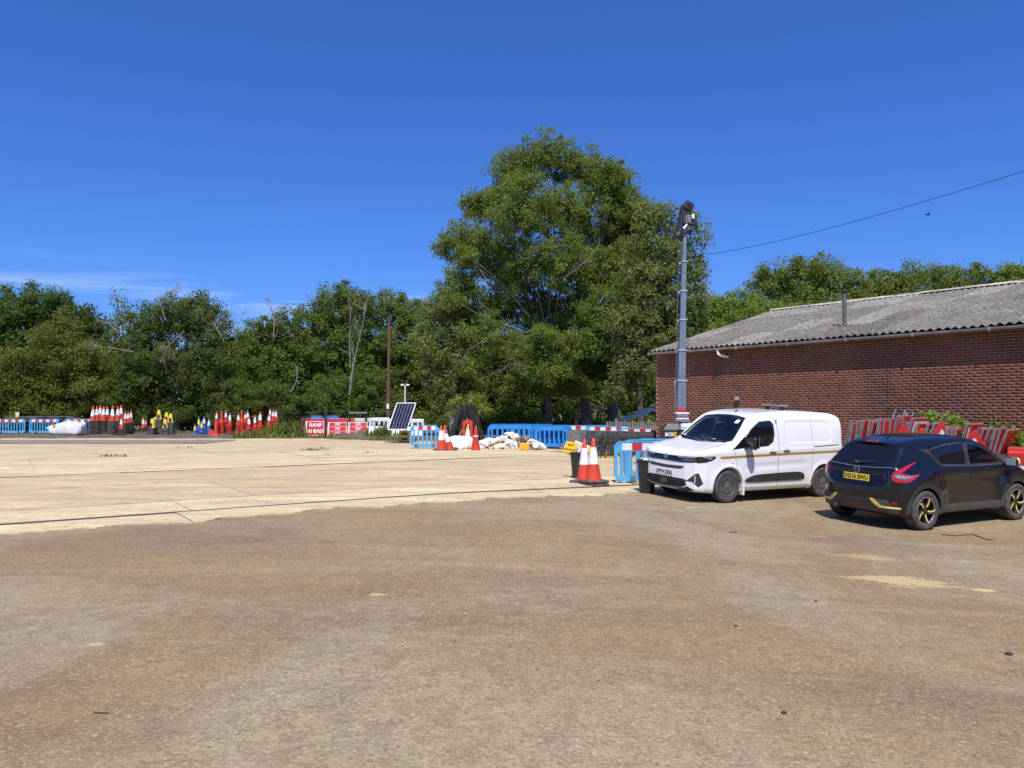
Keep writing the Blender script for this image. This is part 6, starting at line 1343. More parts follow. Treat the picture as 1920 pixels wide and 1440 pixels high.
def wheel_at(root, x, y, R_, w, ri, kind, side):
    """side: -1 = outer face towards -y"""
    M = Matrix.Translation((x, y, R_)) @ Matrix.Rotation(R(90) * (1 if side < 0 else -1), 4, 'X')       # local +z = outward
    t = thing_part('wheel', root, M); q = MB(); q.lathe(tyre_prof(R_, w, ri), 44, cap=False)
    q.build('tyre', M_tyre, t, smooth=True)
    q = MB(); q.lathe([(ri + .002, w * .44), (ri - .012, w * .46), (ri - .02, w * .38), (ri - .03, -w * .2), (.05, -w * .22), (0, -w * .22)], 36, cap=False); q.build('rim', M_cap if kind == 'cap' else M_gblk, t, smooth=True)
    q = MB(); q.lathe([(.0, -.02), (.12, -.02), (.12, .01), (0, .01)], 20); 
    q.build('brake_disc', pm('disc_grey', (.16, .13, .11), .6, .5), t)
    if kind == 'cap':
        q = MB(); n = 14; z0 = w * .36; 
        q.lathe([(.0, z0 + .012), (.02, z0 + .014), (.045, z0 + .004), (.05, z0), (.10, z0 + .006), (.118, z0 + .002)], 28, cap=False)
        q.lathe([(ri - .040, z0 + .008), (ri - .022, z0 + .014), (ri - .004, z0 + .006), (ri + .004, z0 - .01)], 42, cap=False)
        for k in range(n):
            a = 2 * math.pi * k / n; wd = .42 * 2 * math.pi / n
            pts = []
            for rr_, zz, ww in ((.112, z0 + .004, wd * .62), (.15, z0 + .016, wd * .5), (ri - .034, z0 + .010, wd * .52)):
                pts += [(rr_ * math.cos(a - ww / 1), rr_ * math.sin(a - ww), zz - .004), (rr_ * math.cos(a), rr_ * math.sin(a), zz + .003), (rr_ * math.cos(a + ww), rr_ * math.sin(a + ww), zz - .004)]
            q.add(pts, [(0, 3, 4, 1), (1, 4, 5, 2), (3, 6, 7, 4), (4, 7, 8, 5)])
        q.build('wheel_cover', M_cap, t, smooth=True)
    else:
        M_sp = _mc.get('spoke_black') or pm('spoke_black', (.03, .03, .032), .25, .4, var=.15, coat=.4); M_ye = pm('accent_yellow', (.78, .60, .12), .35, var=.08)
        q = MB(); q.lathe([(.0, w * .34), (.03, w * .34), (.045, w * .31), (.05, w * .2)], 18, cap=False); q.build('hub_cap', M_sp, t, smooth=True)
        q = MB(); q.lathe([(ri - .022, w * .40), (ri - .010, w * .455), (ri + .003, w * .45), (ri + .006, w * .40)], 44, cap=False); q.build('rim_lip', pm('rim_lip', (.33, .32, .31), .4, .6, var=.2, dirt=(DUST, .5)), t, smooth=True)
        for k in range(5):
            a0 = 2 * math.pi * k / 5 + .25; L = []; Rr = []; 
            for i in range(7):
                u = i / 6; rr_ = .035 + (ri - .05) * u; a = a0 + .32 * u * u - .05; L.append((rr_, a, .036 + .014 * u))
            V = []
            for rr_, a, ww in L:
                wa = ww / max(rr_, .06); zc = w * .30 + .035 * (rr_ / ri)
                V += [(rr_ * math.cos(a - wa), rr_ * math.sin(a - wa), zc - .03), (rr_ * math.cos(a - wa * .8), rr_ * math.sin(a - wa * .8), zc), (rr_ * math.cos(a + wa * .8), rr_ * math.sin(a + wa * .8), zc), (rr_ * math.cos(a + wa), rr_ * math.sin(a + wa), zc - .03)]
            q = MB(); q.add(V, [(i * 4 + j, i * 4 + j + 1, (i + 1) * 4 + j + 1, (i + 1) * 4 + j) for i in range(6) for j in range(3)]); sp_ = q.build('spoke', M_sp, t, smooth=True)
            q = MB(); V = []
            for rr_, a, ww in L[1:]:
                wa = .0115 / max(rr_, .06); zc = w * .30 + .035 * (rr_ / ri) + .003; ao = a + (ww * .45) / max(rr_, .06)
                V += [(rr_ * math.cos(ao - wa), rr_ * math.sin(ao - wa), zc), (rr_ * math.cos(ao + wa), rr_ * math.sin(ao + wa), zc), (rr_ * math.cos(ao - wa), rr_ * math.sin(ao - wa), zc - .012), (rr_ * math.cos(ao + wa), rr_ * math.sin(ao + wa), zc - .012)]
            q.add(V, [z for i in range(5) for z in ((i*4, i*4+1, i*4+5, i*4+4), (i*4, i*4+4, i*4+6, i*4+2), (i*4+1, i*4+3, i*4+7, i*4+5))]); q.build('accent', M_ye, t)
    return t
def thing_part(name, parent, M):
    o = bpy.data.objects.new(name, None); COL.objects.link(o); o.parent = parent; o.matrix_local = M; o.empty_display_size = .1; return o
def seat(root, x, y, z=.62):
    q = MB(); q.bbox((x, y, z), (.5, .5, .18), .05); q.bbox((x + .27, y, z + .38), (.16, .48, .66), .06, (0, R(14), 0)); q.bbox((x + .36, y, z + .80), (.10, .26, .18), .04, (0, R(10), 0)); q.build('seat', M_int, root, smooth=True)
def steering(root, x, y, z):
    q = MB(); M = Matrix.Translation((x, y, z)) @ Matrix.Rotation(R(-65), 4, 'Y'); n = 24
    q.tube([M @ Vector((.18 * math.cos(2 * math.pi * k / n), .18 * math.sin(2 * math.pi * k / n), 0)) for k in range(n + 1)], .016, 6, cap=False); q.tube([M @ Vector((-.17, 0, 0)), M @ Vector((.17, 0, 0))], .02, 5); q.build('steering_wheel', M_int, root, smooth=True)
def settle(root, wheels, yaw, O):
    """stand a car on the sloping ground: pitch and roll from the heights under its wheels"""
    c, s_ = math.cos(yaw), math.sin(yaw); pts = []
    for x, y in wheels: X = O[0] + c * x - s_ * y; Y_ = O[1] + s_ * x + c * y; pts.append((x, y, gh(X, Y_)))
    A = np.array([(x, y, 1) for x, y, _ in pts]); sol = np.linalg.lstsq(A, np.array([p[2] for p in pts]), rcond=None)[0]
    root.location = (O[0], O[1], sol[2]); ex = Vector((1, 0, sol[0])).normalized(); ey = Vector((0, 1, sol[1])); ez = ex.cross(ey).normalized(); ey = ez.cross(ex)
    root.rotation_euler = (Matrix.Rotation(yaw, 3, 'Z') @ Matrix((ex, ey, ez)).transposed()).to_euler()
# ------------------------------------------------------------------ the van
def pillow(z0, z1): return None
VS = catmull([(.06, .24), (.0, .42), (.005, .66), (.03, .84), (.10, .97), (.22, 1.035), (.55, 1.10), (.93, 1.165), (1.08, 1.235), (1.38, 1.50), (1.62, 1.685), (1.85, 1.775), (2.3, 1.825), (3.1, 1.845), (3.9, 1.815), (4.22, 1.765), (4.335, 1.62), (4.375, 1.2), (4.40, .75), (4.40, .42), (4.36, .26), (3.9, .21), (2.2, .20), (.6, .20)], 3)
VP = mirror([(-.005, 0), (.005, .30), (.045, .56), (.14, .76), (.30, .868), (.55, .91), (1.0, .925), (2.5, .925), (3.9, .918), (4.25, .888), (4.37, .80), (4.40, .6), (4.405, 0)])
VX = mirrory([(0, .16), (.84, .18), (.893, .28), (.918, .45), (.925, .70), (.922, .95), (.905, 1.08), (.868, 1.30), (.825, 1.52), (.775, 1.70), (.70, 1.83), (.3, 2.2), (0, 2.3)])
RECV = rounded(3.22, 1.41, 1.46, .46, .13)
def van0(x, y, z):
    xs = x - .045 * y * y * sst(.95, 1.3, z) * (x < 2.5)
    d = smax(psdf(xs, z, VS), psdf(y, z, VX), .09); d = smax(d, psdf(x, y, VP), .08); ay = np.abs(y)
    for wx in (.89, 3.675):
        r = np.sqrt((x - wx) ** 2 + (z - .315) ** 2); d = d - .016 * np.exp(-((r - .40) / .055) ** 2) * (ay > .6)
    d = d + .009 * sst(.006, -.022, psdf(x, z, RECV)) * (ay > .6)
    d = d - .007 * np.exp(-((z - (.985 + .02 * x)) / .05) ** 2) * (ay > .6)
    d = d + .010 * sst(.10, .0, np.abs(z - (.66 + .03 * x))) * sst(1.2, 1.5, x) * sst(3.3, 2.9, x) * (ay > .6)
    d = d - .007 * np.exp(-((ay - (.60 - .12 * sst(.2, .95, x))) / .05) ** 2) * (x < 1.0) * (z > .95)
    return d
VWS = mirrory([(0, 1.175), (.60, 1.20), (.745, 1.235), (.66, 1.50), (.575, 1.665), (.30, 1.70), (0, 1.71)])
VSW = [(1.20, 1.10), (1.60, 1.115), (1.98, 1.14), (2.12, 1.22), (2.17, 1.36), (2.17, 1.56), (2.10, 1.625), (1.78, 1.60), (1.56, 1.47), (1.35, 1.28)]
def vanf(x, y, z):
    b = van0(x, y, z); d = b; ay = np.abs(y)
    for wx in (.89, 3.675): d = smax(d, -np.maximum(np.sqrt((x - wx) ** 2 + (z - .33) ** 2) - .382, .58 - ay), .012)
    cav = np.maximum(np.maximum(b + .055, .92 - z), np.maximum(x - 2.32, .95 - x)); d = np.maximum(d, -cav)
    d = np.maximum(d, -np.maximum(psdf(x, z, VSW), .45 - ay)); d = np.maximum(d, -np.maximum(np.maximum(psdf(y, z, VWS) + .02, x - 1.95), .9 - x))
    return d
van = thing('van', 'white panel van with gold side stripe parked in front of the brick wall', 'van')
carbody('body', vanf, (-.06, -1.0, .12), (4.48, 1.0, 1.92), .022, M_vanw, van)
C = Car(van, van0)
C.panel('windscreen', VWS, V_F, M_glass, .003, .045, deep=.003)
C.ribbon('screen_seal', VWS, .035, V_F, M_gblk, .006, closed=True)
for vw, sd in ((V_L, -1), (V_R, 1)):
    C.panel('door_glass', VSW, vw, M_glass, .002, .045, deep=.003)
    C.ribbon('window_seal', VSW, .028, vw, M_gblk, .004, closed=True)
    C.panel('quarter_panel', [(.985, 1.062), (1.22, 1.085), (1.22, 1.13), (1.37, 1.30), (1.32, 1.315), (1.14, 1.175)], vw, M_gblk, .004)
    C.ribbon('b_strip', [(1.37, 1.11), (1.37, 1.30)], .02, vw, M_plblk, .004)
    C.ribbon('stripe', [(.66, .905), (1.4, .925), (2.6, .955), (4.33, .985)], .050, vw, M_gold, .002)
    C.ribbon('door_gap', [(1.00, 1.06), (1.05, .95), (1.10, .72), (1.12, .45), (1.10, .31), (1.6, .29), (2.26, .29)], .007, vw, M_seam)
    C.ribbon('door_gap', [(2.26, .29), (2.27, .8), (2.30, 1.3), (2.27, 1.60), (2.22, 1.72)], .009, vw, M_seam)
    C.ribbon('door_gap', [(3.32, 1.68), (3.33, 1.2), (3.31, .80), (3.28, .40), (3.24, .29), (2.28, .29)], .006, vw, M_seam)
    C.ribbon('slide_rail', [(3.36, 1.095), (4.16, 1.125)], .020, vw, M_seam, .003)
    C.panel('side_moulding', catmull([(1.33, .44), (1.50, .40), (2.2, .405), (2.95, .41), (3.06, .47), (2.98, .555), (2.7, .575), (1.75, .55), (1.50, .515)], 3), vw, M_plblk, .016, .05)
    for hx, hz in ((2.10, 1.02), (2.50, 1.045)):
        p, n_ = C.pt(hx, hz, vw); q = MB(); q.bbox((0, 0, 0), (.19, .03, .030), .01); q.bbox((-.08, -sd * .01, 0), (.03, .04, .028), .008); hnd = q.build('door_handle', M_vanw, van, smooth=True); hnd.location = p + Vector((0, sd * .022, 0))
        C.panel('handle_cup', rounded(hx, hz, .15, .075, .035), vw, pm('cup_shade', (.40, .41, .42), .5), .0015, .04)
    p, n_ = C.pt(.985, .80, vw, .0); q = MB(); q.bbox((0, 0, 0), (.05, .012, .035), .01, M=Matrix.Translation(p)); q.build('side_repeater', M_lens, van)
    # mirror
    q = MB(); q.bbox((1.36, sd * 1.065, 1.20), (.15, .24, .26), .05); q.tube([(1.31, sd * .88, 1.10), (1.34, sd * .98, 1.115), (1.35, sd * 1.02, 1.13)], [.035, .03, .04], 8); m_ = q.build('mirror', M_gblk, van, smooth=True)
    q = MB(); q.bbox((1.438, sd * 1.065, 1.205), (.008, .20, .22), .004); q.build('mirror_glass', M_chrome, m_)
    # headlamp end wrapping on to the wing
    C.panel('headlamp_end', [(.16, .80), (.16, .925), (.30, .935), (.50, .940), (.545, .915), (.47, .865), (.30, .82)], vw, M_gblk, .007, .035)
    C.ribbon('running_light', [(.26, .915), (.46, .918)], .014, vw, M_lens, .011)
    C.ribbon('running_light', [(.34, .885), (.45, .888)], .012, vw, M_lens, .011)
C.panel('visor', mirrory([(0, .795), (.40, .79), (.62, .80), (.80, .82), (.80, .925), (.55, .915), (.30, .905), (0, .90)]), V_F, M_gblk, .008, .04)
for sd in (-1, 1):
    C.ribbon('running_light', [(sd * .36, .888), (sd * .60, .898), (sd * .76, .908)], .012, V_F, M_lens, .013)
    C.panel('headlamp_lens', [(sd * .50, .825), (sd * .76, .84), (sd * .76, .875), (sd * .50, .865)][::sd], V_F, pm('lens_dark', (.10, .105, .12), .05, .3, var=.5, sc=20, coat=.8), .011, .04)
    C.panel('fog_recess', [(sd * .62, .46), (sd * .77, .60), (sd * .80, .60), (sd * .85, .40), (sd * .80, .33), (sd * .72, .42)][::sd], V_F, M_plblk, .004, .04)
    C.ribbon('bumper_fin', [(sd * .55, .445), (sd * .72, .44)], .02, V_F, M_plblk, .006)
C.panel('upper_slot', mirrory([(0, .645), (.44, .66), (.54, .70), (.50, .72), (0, .705)]), V_F, M_plblk, .004, .04)
gr = C.panel('lower_grille', mirrory([(0, .29), (.48, .30), (.60, .35), (.56, .465), (.38, .472), (0, .465)]), V_F, M_well, .003, .04)
for z in (.33, .375, .42): C.ribbon('grille_bar', [(-.52, z), (.52, z)], .014, V_F, M_plblk, .012, parent=gr)
C.panel('sensor', [(-.09, .33), (.09, .33), (.09, .44), (-.09, .44)], V_F, M_gblk, .016, .05)
C.panel('lower_lip', mirrory([(0, .225), (.55, .235), (.74, .26), (.62, .335), (.50, .285), (0, .278)]), V_F, M_plblk, .010, .04)
C.ribbon('bonnet_gap', [(.985, .70), (.60, .735), (.30, .74), (.16, .66)], .008, V_T, M_seam); C.ribbon('bonnet_gap', [(.985, -.70), (.60, -.735), (.30, -.74), (.16, -.66)], .008, V_T, M_seam)
C.panel('scuttle', mirror([(.96, 0), (.98, .40), (1.01, .66), (1.06, .66), (1.05, .4), (1.03, 0)]), V_T, M_plblk, .006, .04)
for y_ in (-.35, .3): C.ribbon('wiper', [(1.03, y_), (1.10, y_ + .5)], .02, V_T, M_plblk, .02)
p, _ = C.pt(0, .555, V_F); pl = thing_part('number_plate', van, Matrix.Translation(p + Vector((-.012, 0, 0))) @ Matrix.Rotation(R(-90), 4, 'Z'))
q = MB(); q.bbox((0, 0, 0), (.52, .012, .112), .004); q.build('plate', M_white, pl); text('DP74 ZXG', .105, M_ink, 'lettering', pl, Matrix.Translation((0, -.008, -.0)) @ RX, bold=.003, sx=.98)
p, _ = C.pt(0, .862, V_F, .008); q = MB(); n = 24; M_ = Matrix.Translation(p + Vector((-.004, 0, 0))) @ Matrix.Rotation(R(-90), 4, 'Y')
q.tube([M_ @ Vector((.052 * math.cos(2 * math.pi * k / n), .052 * math.sin(2 * math.pi * k / n), 0)) for k in range(n + 1)], .006, 6, cap=False)
q.add([M_ @ Vector(v) for v in ((.030, .026, .0), (.030, -.026, .0), (.018, -.030, .004), (.018, .014, .004), (-.022, -.026, .0), (-.030, -.018, .0), (-.030, .030, .004), (-.018, .030, .004), (-.018, -.004, .006), (.02, .026, 0))], [(0, 1, 2, 3), (2, 9, 7, 5), (4, 6, 7, 8)]); q.build('badge', M_chrome, van, smooth=True)
# roof fittings
p, _ = C.pt(1.95, .0, V_T); q = MB(); q.bbox(p + Vector((0, 0, .01)), (.09, .04, .03), .01); q.tube([p + Vector((.02, 0, .02)), p + Vector((-.10, 0, .20))], [.006, .003], 5); q.build('aerial', M_plblk, van)
p, _ = C.pt(3.05, .0, V_T); q = MB(); q.bbox(p + Vector((0, -.05, .095)), (.16, .64, .028), .008); bcn = q.build('light_bar', pm('bar_grey', (.22, .23, .24), .45, var=.2), van)
for y_ in (-.24, .16): q = MB(); q.box(p + Vector((0, y_, .042)), (.09, .05, .086)); q.build('light_bar_foot', M_plblk, bcn)
# cab
q = MB(); q.bbox((1.15, 0, 1.045), (.42, 1.5, .14), .05); q.bbox((1.34, 0, .96), (.2, 1.4, .2), .05); q.build('dashboard', M_int, van, smooth=True)
q = MB(); q.box((2.27, 0, 1.25), (.03, 1.62, .8)); q.build('bulkhead', pm('bulkhead_grey', (.13, .13, .135), .8), van)
seat(van, 1.65, -.42, .78); seat(van, 1.65, .42, .78); steering(van, 1.38, .42, 1.12)
p, _ = C.pt(.30, 1.25, V_F, -.02); st = thing_part('box_view_plate', van, Matrix.Translation((1.10, -.18, 1.20)) @ Matrix.Rotation(R(-90), 4, 'Z') @ Matrix.Rotation(R(-42), 4, 'X'))  # added oval plate standing in for the tower box lettering seen through the glass
q = MB(); q.prism([(.19 * math.cos(2 * math.pi * k / 20), .085 * math.sin(2 * math.pi * k / 20)) for k in range(20)], -.003, .003); q.build('backing', M_gblk, st); text('BCS', .105, M_white, 'lettering', st, Matrix.Translation((0, -.006, 0)) @ RX, bold=.003)
H_, _ok = C.cast(C.uv([(-.50, 1.645)], V_F), V_F[0]); gq, _ = grad(van0, H_)
C.panel('tax_label', rounded(-.47, 1.60, .10, .07, .01, 1), V_F, M_white, .004, .05)
q = MB(); q.bbox((1.55, .0, 1.60), (.05, .26, .09), .02); q.tube([(1.50, 0, 1.70), (1.55, 0, 1.62)], .012, 5); q.build('rear_view_mirror', M_gblk, van)
# wells, wheels, underbody
for wx in (.89, 3.675):
    q = MB(); q.box((wx, 0, .42), (.74, 1.12, .52)); q.build('inner_arch', M_well, van)
    for sd in (-1, 1): wheel_at(van, wx, sd * .795, .325, .205, .205, 'cap', sd)
q = MB(); q.box((2.25, 0, .235), (3.9, 1.5, .05)); q.build('underbody', M_well, van)
for sd in (-1, 1):
    q = MB(); q.bbox((1.31, sd * .80, .24), (.05, .22, .20), .01); q.build('mud_flap', M_vanw if sd < 0 else M_plblk, van)
    C.panel('tail_lamp', [(.74 * sd, 1.05), (.86 * sd, 1.05), (.85 * sd, 1.55), (.76 * sd, 1.55)][::sd], V_B, pm('tail_red', (.45, .02, .02), .15, coat=.6), .006, .05)
# place: left front tyre on its pixel, heading towards the left front
fw, rw = T(1363, 944), T(1541.5, 931)
yaw = math.atan2(rw.y - fw.y, rw.x - fw.x); print('van yaw', math.degrees(yaw), 'wheelbase', (rw - fw).length)
yaw = R(29.0); c_, s_ = math.cos(yaw), math.sin(yaw); mid = (fw + rw) / 2; lx, ly = (.89 + 3.675) / 2, -.88
O = (mid.x - (c_ * lx - s_ * ly), mid.y - (s_ * lx + c_ * ly)); settle(van, [(.89, -.8), (.89, .8), (3.675, -.8), (3.675, .8)], yaw, O)
# ------------------------------------------------------------------ the black crossover
JS = catmull([(.10, .24), (.01, .42), (.0, .60), (.04, .78), (.16, .90), (.5, .985), (.88, 1.045), (1.02, 1.11), (1.38, 1.345), (1.62, 1.465), (1.9, 1.535), (2.35, 1.565), (2.9, 1.545), (3.30, 1.495), (3.53, 1.445), (3.63, 1.385), (3.90, 1.115), (3.985, 1.02), (4.02, .90), (4.05, .80), (4.10, .735), (4.135, .66), (4.125, .50), (4.06, .36), (3.9, .27), (3.0, .23), (1.5, .22), (.6, .22)], 3)
JP = mirror([(-.003, 0), (.01, .25), (.06, .50), (.17, .70), (.38, .83), (.62, .878), (.85, .8825), (1.3, .868), (2.1, .86), (2.9, .872), (3.38, .8825), (3.66, .862), (3.88, .775), (4.02, .62), (4.10, .42), (4.135, 0)])
JX = mirrory([(0, .18), (.78, .20), (.845, .33), (.872, .48), (.8825, .66), (.872, .82), (.835, .93), (.790, 1.00), (.750, 1.10), (.700, 1.26), (.640, 1.40), (.56, 1.50), (.36, 1.62), (0, 1.70)])
def juk0(x, y, z):
    ay = np.abs(y); yy = ay + .085 * sst(2.7, 4.0, x) * sst(.93, 1.15, z) + .06 * sst(1.3, .6, x) * sst(.95, 1.05, z)
    xs = x - .035 * y * y * sst(.95, 1.2, z) * (x < 2) + .05 * y * y * (x > 2.5) * sst(.78, .95, z)
    d = smax(psdf(xs, z, JS), psdf(yy * np.sign(y + 1e-9), z, JX), .10); d = smax(d, psdf(x, y, JP), .10)
    # haunches over the wheels, waisted doors between
    for wx in (.85, 3.38):
        r = np.sqrt((x - wx) ** 2 + (z - .40) ** 2); d = d - .030 * np.exp(-((r - .42) / .13) ** 2) * (ay > .55) * sst(1.0, .9, z)
    d = d + .035 * sst(1.05, 1.45, x) * sst(3.05, 2.65, x) * sst(.30, .42, z) * sst(.95, .80, z) * (ay > .55)
    d = d - .010 * np.exp(-((z - .985) / .03) ** 2) * (ay > .55) * sst(3.6, 3.3, x) * sst(.9, 1.2, x)
    d = d + .022 * sst(.02, -.03, psdf(y, z, [(-.50, .77), (.50, .77), (.56, .84), (.52, .945), (-.52, .945), (-.56, .84)])) * (x > 3.7)
    return d
JRW = mirrory([(0, 1.03), (.50, 1.05), (.655, 1.10), (.60, 1.26), (.50, 1.395), (.30, 1.42), (0, 1.43)])
JWS = mirrory([(0, 1.08), (.55, 1.10), (.66, 1.14), (.60, 1.30), (.50, 1.44), (0, 1.48)])
JG1 = [(1.16, 1.06), (1.75, 1.055), (2.08, 1.055), (2.04, 1.28), (1.98, 1.425), (1.80, 1.405), (1.58, 1.335), (1.34, 1.20)]
JG2 = [(2.17, 1.055), (2.60, 1.065), (2.86, 1.085), (2.96, 1.17), (3.02, 1.30), (2.98, 1.345), (2.62, 1.405), (2.10, 1.43), (2.13, 1.25)]
def jukf(x, y, z):
    b = juk0(x, y, z); d = b; ay = np.abs(y)
    for wx in (.85, 3.38): d = smax(d, -np.maximum(np.sqrt((x - wx) ** 2 + (z - .345) ** 2) - .378, .55 - ay), .012)
    cav = np.maximum(np.maximum(b + .055, .80 - z), np.maximum(x - 3.72, .95 - x)); d = np.maximum(d, -cav)
    for P_ in (JG1, JG2): d = np.maximum(d, -np.maximum(psdf(x, z, P_) + .004, .40 - ay))
    d = np.maximum(d, -np.maximum(psdf(y, z, JRW) + .03, 3.3 - x)); d = np.maximum(d, -np.maximum(psdf(y, z, JWS) + .02, x - 1.9))
    return d
M_jb = dusty('black_metallic_paint', (.005, .005, .006), .3, .0, 1.0, (.07, .062, .055), .16, .22, .60, .12)
M_jpl = dusty('grey_black_plastic', (.026, .026, .027), .5, 0, .0, (.14, .125, .11), .55, .2, .65)
M_redl = pm('tail_lamp_red', (.40, .010, .016), .12, var=.15, coat=.9); M_yacc = pm('accent_yellow', (.78, .60, .12), .35, var=.08)
car = thing('crossover_car', 'black crossover car with yellow trim accents parked with its rear towards the camera', 'car')
carbody('body', jukf, (-.08, -.98, .12), (4.22, .98, 1.64), .021, M_jb, car)
C = Car(car, juk0); V_D = lambda sd: (NPV(.7071, .7071 * sd, 0), NPV(-.7071, .7071 * sd, 0), NPV(0, 0, 1), NPV(3.35, .25 * sd, 0))
C.panel('rear_glass', JRW, V_B, M_tint, .003, .045, deep=.003); C.ribbon('glass_seal', JRW, .022, V_B, M_gblk, .005, closed=True)
C.panel('windscreen', JWS, V_F, M_glass, .003, .05, deep=.003)
for vw, sd in ((V_R, 1), (V_L, -1)):
    C.panel('front_door_glass', JG1, vw, M_glass, .002, .045, deep=.003); C.panel('rear_door_glass', JG2, vw, M_tint, .002, .045, deep=.003)
    C.ribbon('window_seal', JG1, .024, vw, M_plblk, .004, closed=True); C.ribbon('window_seal', JG2, .024, vw, M_plblk, .004, closed=True)
    C.ribbon('waist_strip', [(1.12, 1.035), (1.9, 1.030), (2.86, 1.060)], .014, vw, pm('waist_grey', (.12, .12, .12), .4, .4), .006)
    C.panel('pillar_cover', [(2.065, 1.06), (2.15, 1.06), (2.115, 1.25), (2.08, 1.425), (2.00, 1.42), (2.045, 1.28)], vw, M_plblk, .005, .04)
    qp = C.panel('quarter_trim', [(2.885, 1.09), (2.93, 1.075), (3.10, 1.26), (3.30, 1.355), (3.02, 1.345), (3.045, 1.30), (2.985, 1.165)], vw, M_jpl, .006, .035)
    C.panel('hidden_handle', [(2.93, 1.11), (3.04, 1.21), (3.06, 1.28), (2.99, 1.20)], vw, M_well, .009, .04, parent=qp)
    C.ribbon('door_gap', [(2.10, 1.03), (2.12, .80), (2.12, .50), (2.10, .42)], .007, vw, M_seam); C.ribbon('door_gap', [(2.92, 1.05), (2.96, .90), (2.86, .72), (2.80, .55), (2.82, .42)], .007, vw, M_seam)
    C.ribbon('door_gap', [(1.14, 1.03), (1.16, .80), (1.20, .50), (1.22, .42)], .007, vw, M_seam)
    for wx, x0, x1 in ((.85, 0, 0), (3.38, 0, 0)):
        a0, a1 = R(-8), R(188); out = [(wx + .445 * math.cos(a0 + (a1 - a0) * k / 22), .345 + .440 * math.sin(a0 + (a1 - a0) * k / 22)) for k in range(23)]; inn = [(wx + .374 * math.cos(a0 + (a1 - a0) * k / 22), .345 + .374 * math.sin(a0 + (a1 - a0) * k / 22)) for k in range(23)]
        C.panel('arch_trim', out + inn[::-1], vw, M_jpl, .012, .04, deep=.03)
    C.panel('sill', [(1.20, .27), (3.04, .27), (2.985, .405), (1.27, .395)], vw, M_jpl, .014, .05)
    p, _ = C.pt(1.98, .895, vw); q = MB(); q.bbox(p + Vector((0, sd * .020, 0)), (.20, .026, .032), .01); q.build('door_handle', M_jb, car, smooth=True)
    q = MB(); q.bbox((1.20, sd * .985, 1.085), (.10, .20, .155), .035); q.tube([(1.20, sd * .84, 1.03), (1.20, sd * .93, 1.05)], .03, 8); m_ = q.build('mirror', M_gblk, car, smooth=True)
    q = MB(); q.bbox((1.254, sd * .985, 1.09), (.008, .165, .125), .004); q.build('mirror_glass', pm('mirror_silver', (.55, .66, .70), .08, .6), m_)
    q = MB(); q.bbox((1.165, sd * 1.012, 1.10), (.08, .17, .13), .035); q.build('mirror_cap', M_yacc, m_, smooth=True)
    vd = V_D(sd)
    lp = C.panel('tail_lamp', catmull([(-.145, .955), (-.155, .875), (-.11, .825), (.0, .815), (.11, .825), (.20, .87), (.29, .94), (.16, .935), (.04, .96), (-.06, .98)], 2), vd, M_redl, .012, .035)
    C.panel('lamp_arm', [(-.14, .965), (-.03, .965), (.10, 1.035), (.26, 1.125), (.25, 1.14), (.06, 1.07), (-.09, 1.01)], vd, M_redl, .012, .035, parent=lp)
    C.panel('clear_lens', catmull([(-.105, .945), (-.085, .895), (.02, .88), (.12, .89), (.22, .928), (.12, .918), (.02, .935)], 2), vd, pm('smoked_lens', (.30, .29, .31), .08, .3, var=.5, sc=22, coat=.8), .016, .035, parent=lp)
    C.panel('head_lamp', catmull([(.30, .88), (.42, .85), (.62, .90), (.70, .965), (.50, .955), (.36, .93)], 2), vw, M_lens, .012, .035)
    C.panel('accent_trim', [(sd * .33, .525), (sd * .40, .515), (sd * .52, .415), (sd * .78, .40), (sd * .78, .375), (sd * .48, .380), (sd * .37, .47)][::sd], V_B, M_yacc, .016, .035)
    mg = C.panel('vent_mesh', [(sd * .42, .525), (sd * .62, .505), (sd * .66, .425), (sd * .54, .425)][::sd], V_B, M_plblk, .010, .035)
    for k in range(4): C.ribbon('mesh_bar', [(sd * (.44 + k * .05), .52), (sd * (.52 + k * .045), .43)], .006, V_B, pm('mesh_grey', (.16, .16, .16), .5), .013, parent=mg)
    C.panel('rear_fog_lamp', rounded(sd * .70, .465, .07, .06, .028)[::1], V_B, pm('fog_dark_red', (.12, .01, .015), .1, coat=.8), .016, .04)
C.panel('diffuser', [(-.34, .50), (.34, .50), (.45, .39), (.76, .365), (.74, .29), (.5, .27), (-.5, .27), (-.74, .29), (-.76, .365), (-.45, .39)][::-1], V_B, M_jpl, .010, .04)
C.panel('rear_reflector', rounded(.0, .385, .22, .045, .02), V_B, pm('reflector_dim_red', (.16, .03, .02), .3), .014, .04)
C.ribbon('tailgate_gap', [(-.60, 1.00), (-.62, .80), (-.55, .705), (0, .690), (.55, .705), (.62, .80), (.60, 1.00)], .010, V_B, M_seam, .002)
C.ribbon('glass_base_line', [(-.64, 1.055), (-.4, 1.035), (0, 1.02), (.4, 1.035), (.64, 1.055)], .010, V_B, pm('edge_glint', (.30, .30, .28), .3, .6), .006)
p, _ = C.pt(0, .845, V_B); pl = thing_part('number_plate', car, Matrix.Translation(p + Vector((.016, 0, 0))) @ Matrix.Rotation(R(90), 4, 'Z') @ Matrix.Rotation(R(-4), 4, 'X'))
q = MB(); q.bbox((0, 0, 0), (.52, .012, .112), .004); q.build('plate', pm('plate_yellow', (.84, .62, .02), .35, var=.08, dirt=(DUST, .2)), pl); text('DG16 SWU', .105, M_ink, 'lettering', pl, Matrix.Translation((0, -.008, 0)) @ RX, bold=.003, sx=.94)
p, _ = C.pt(0, .965, V_B, .004); q = MB(); n = 24; M_ = Matrix.Translation(p) @ Matrix.Rotation(R(80), 4, 'Y')
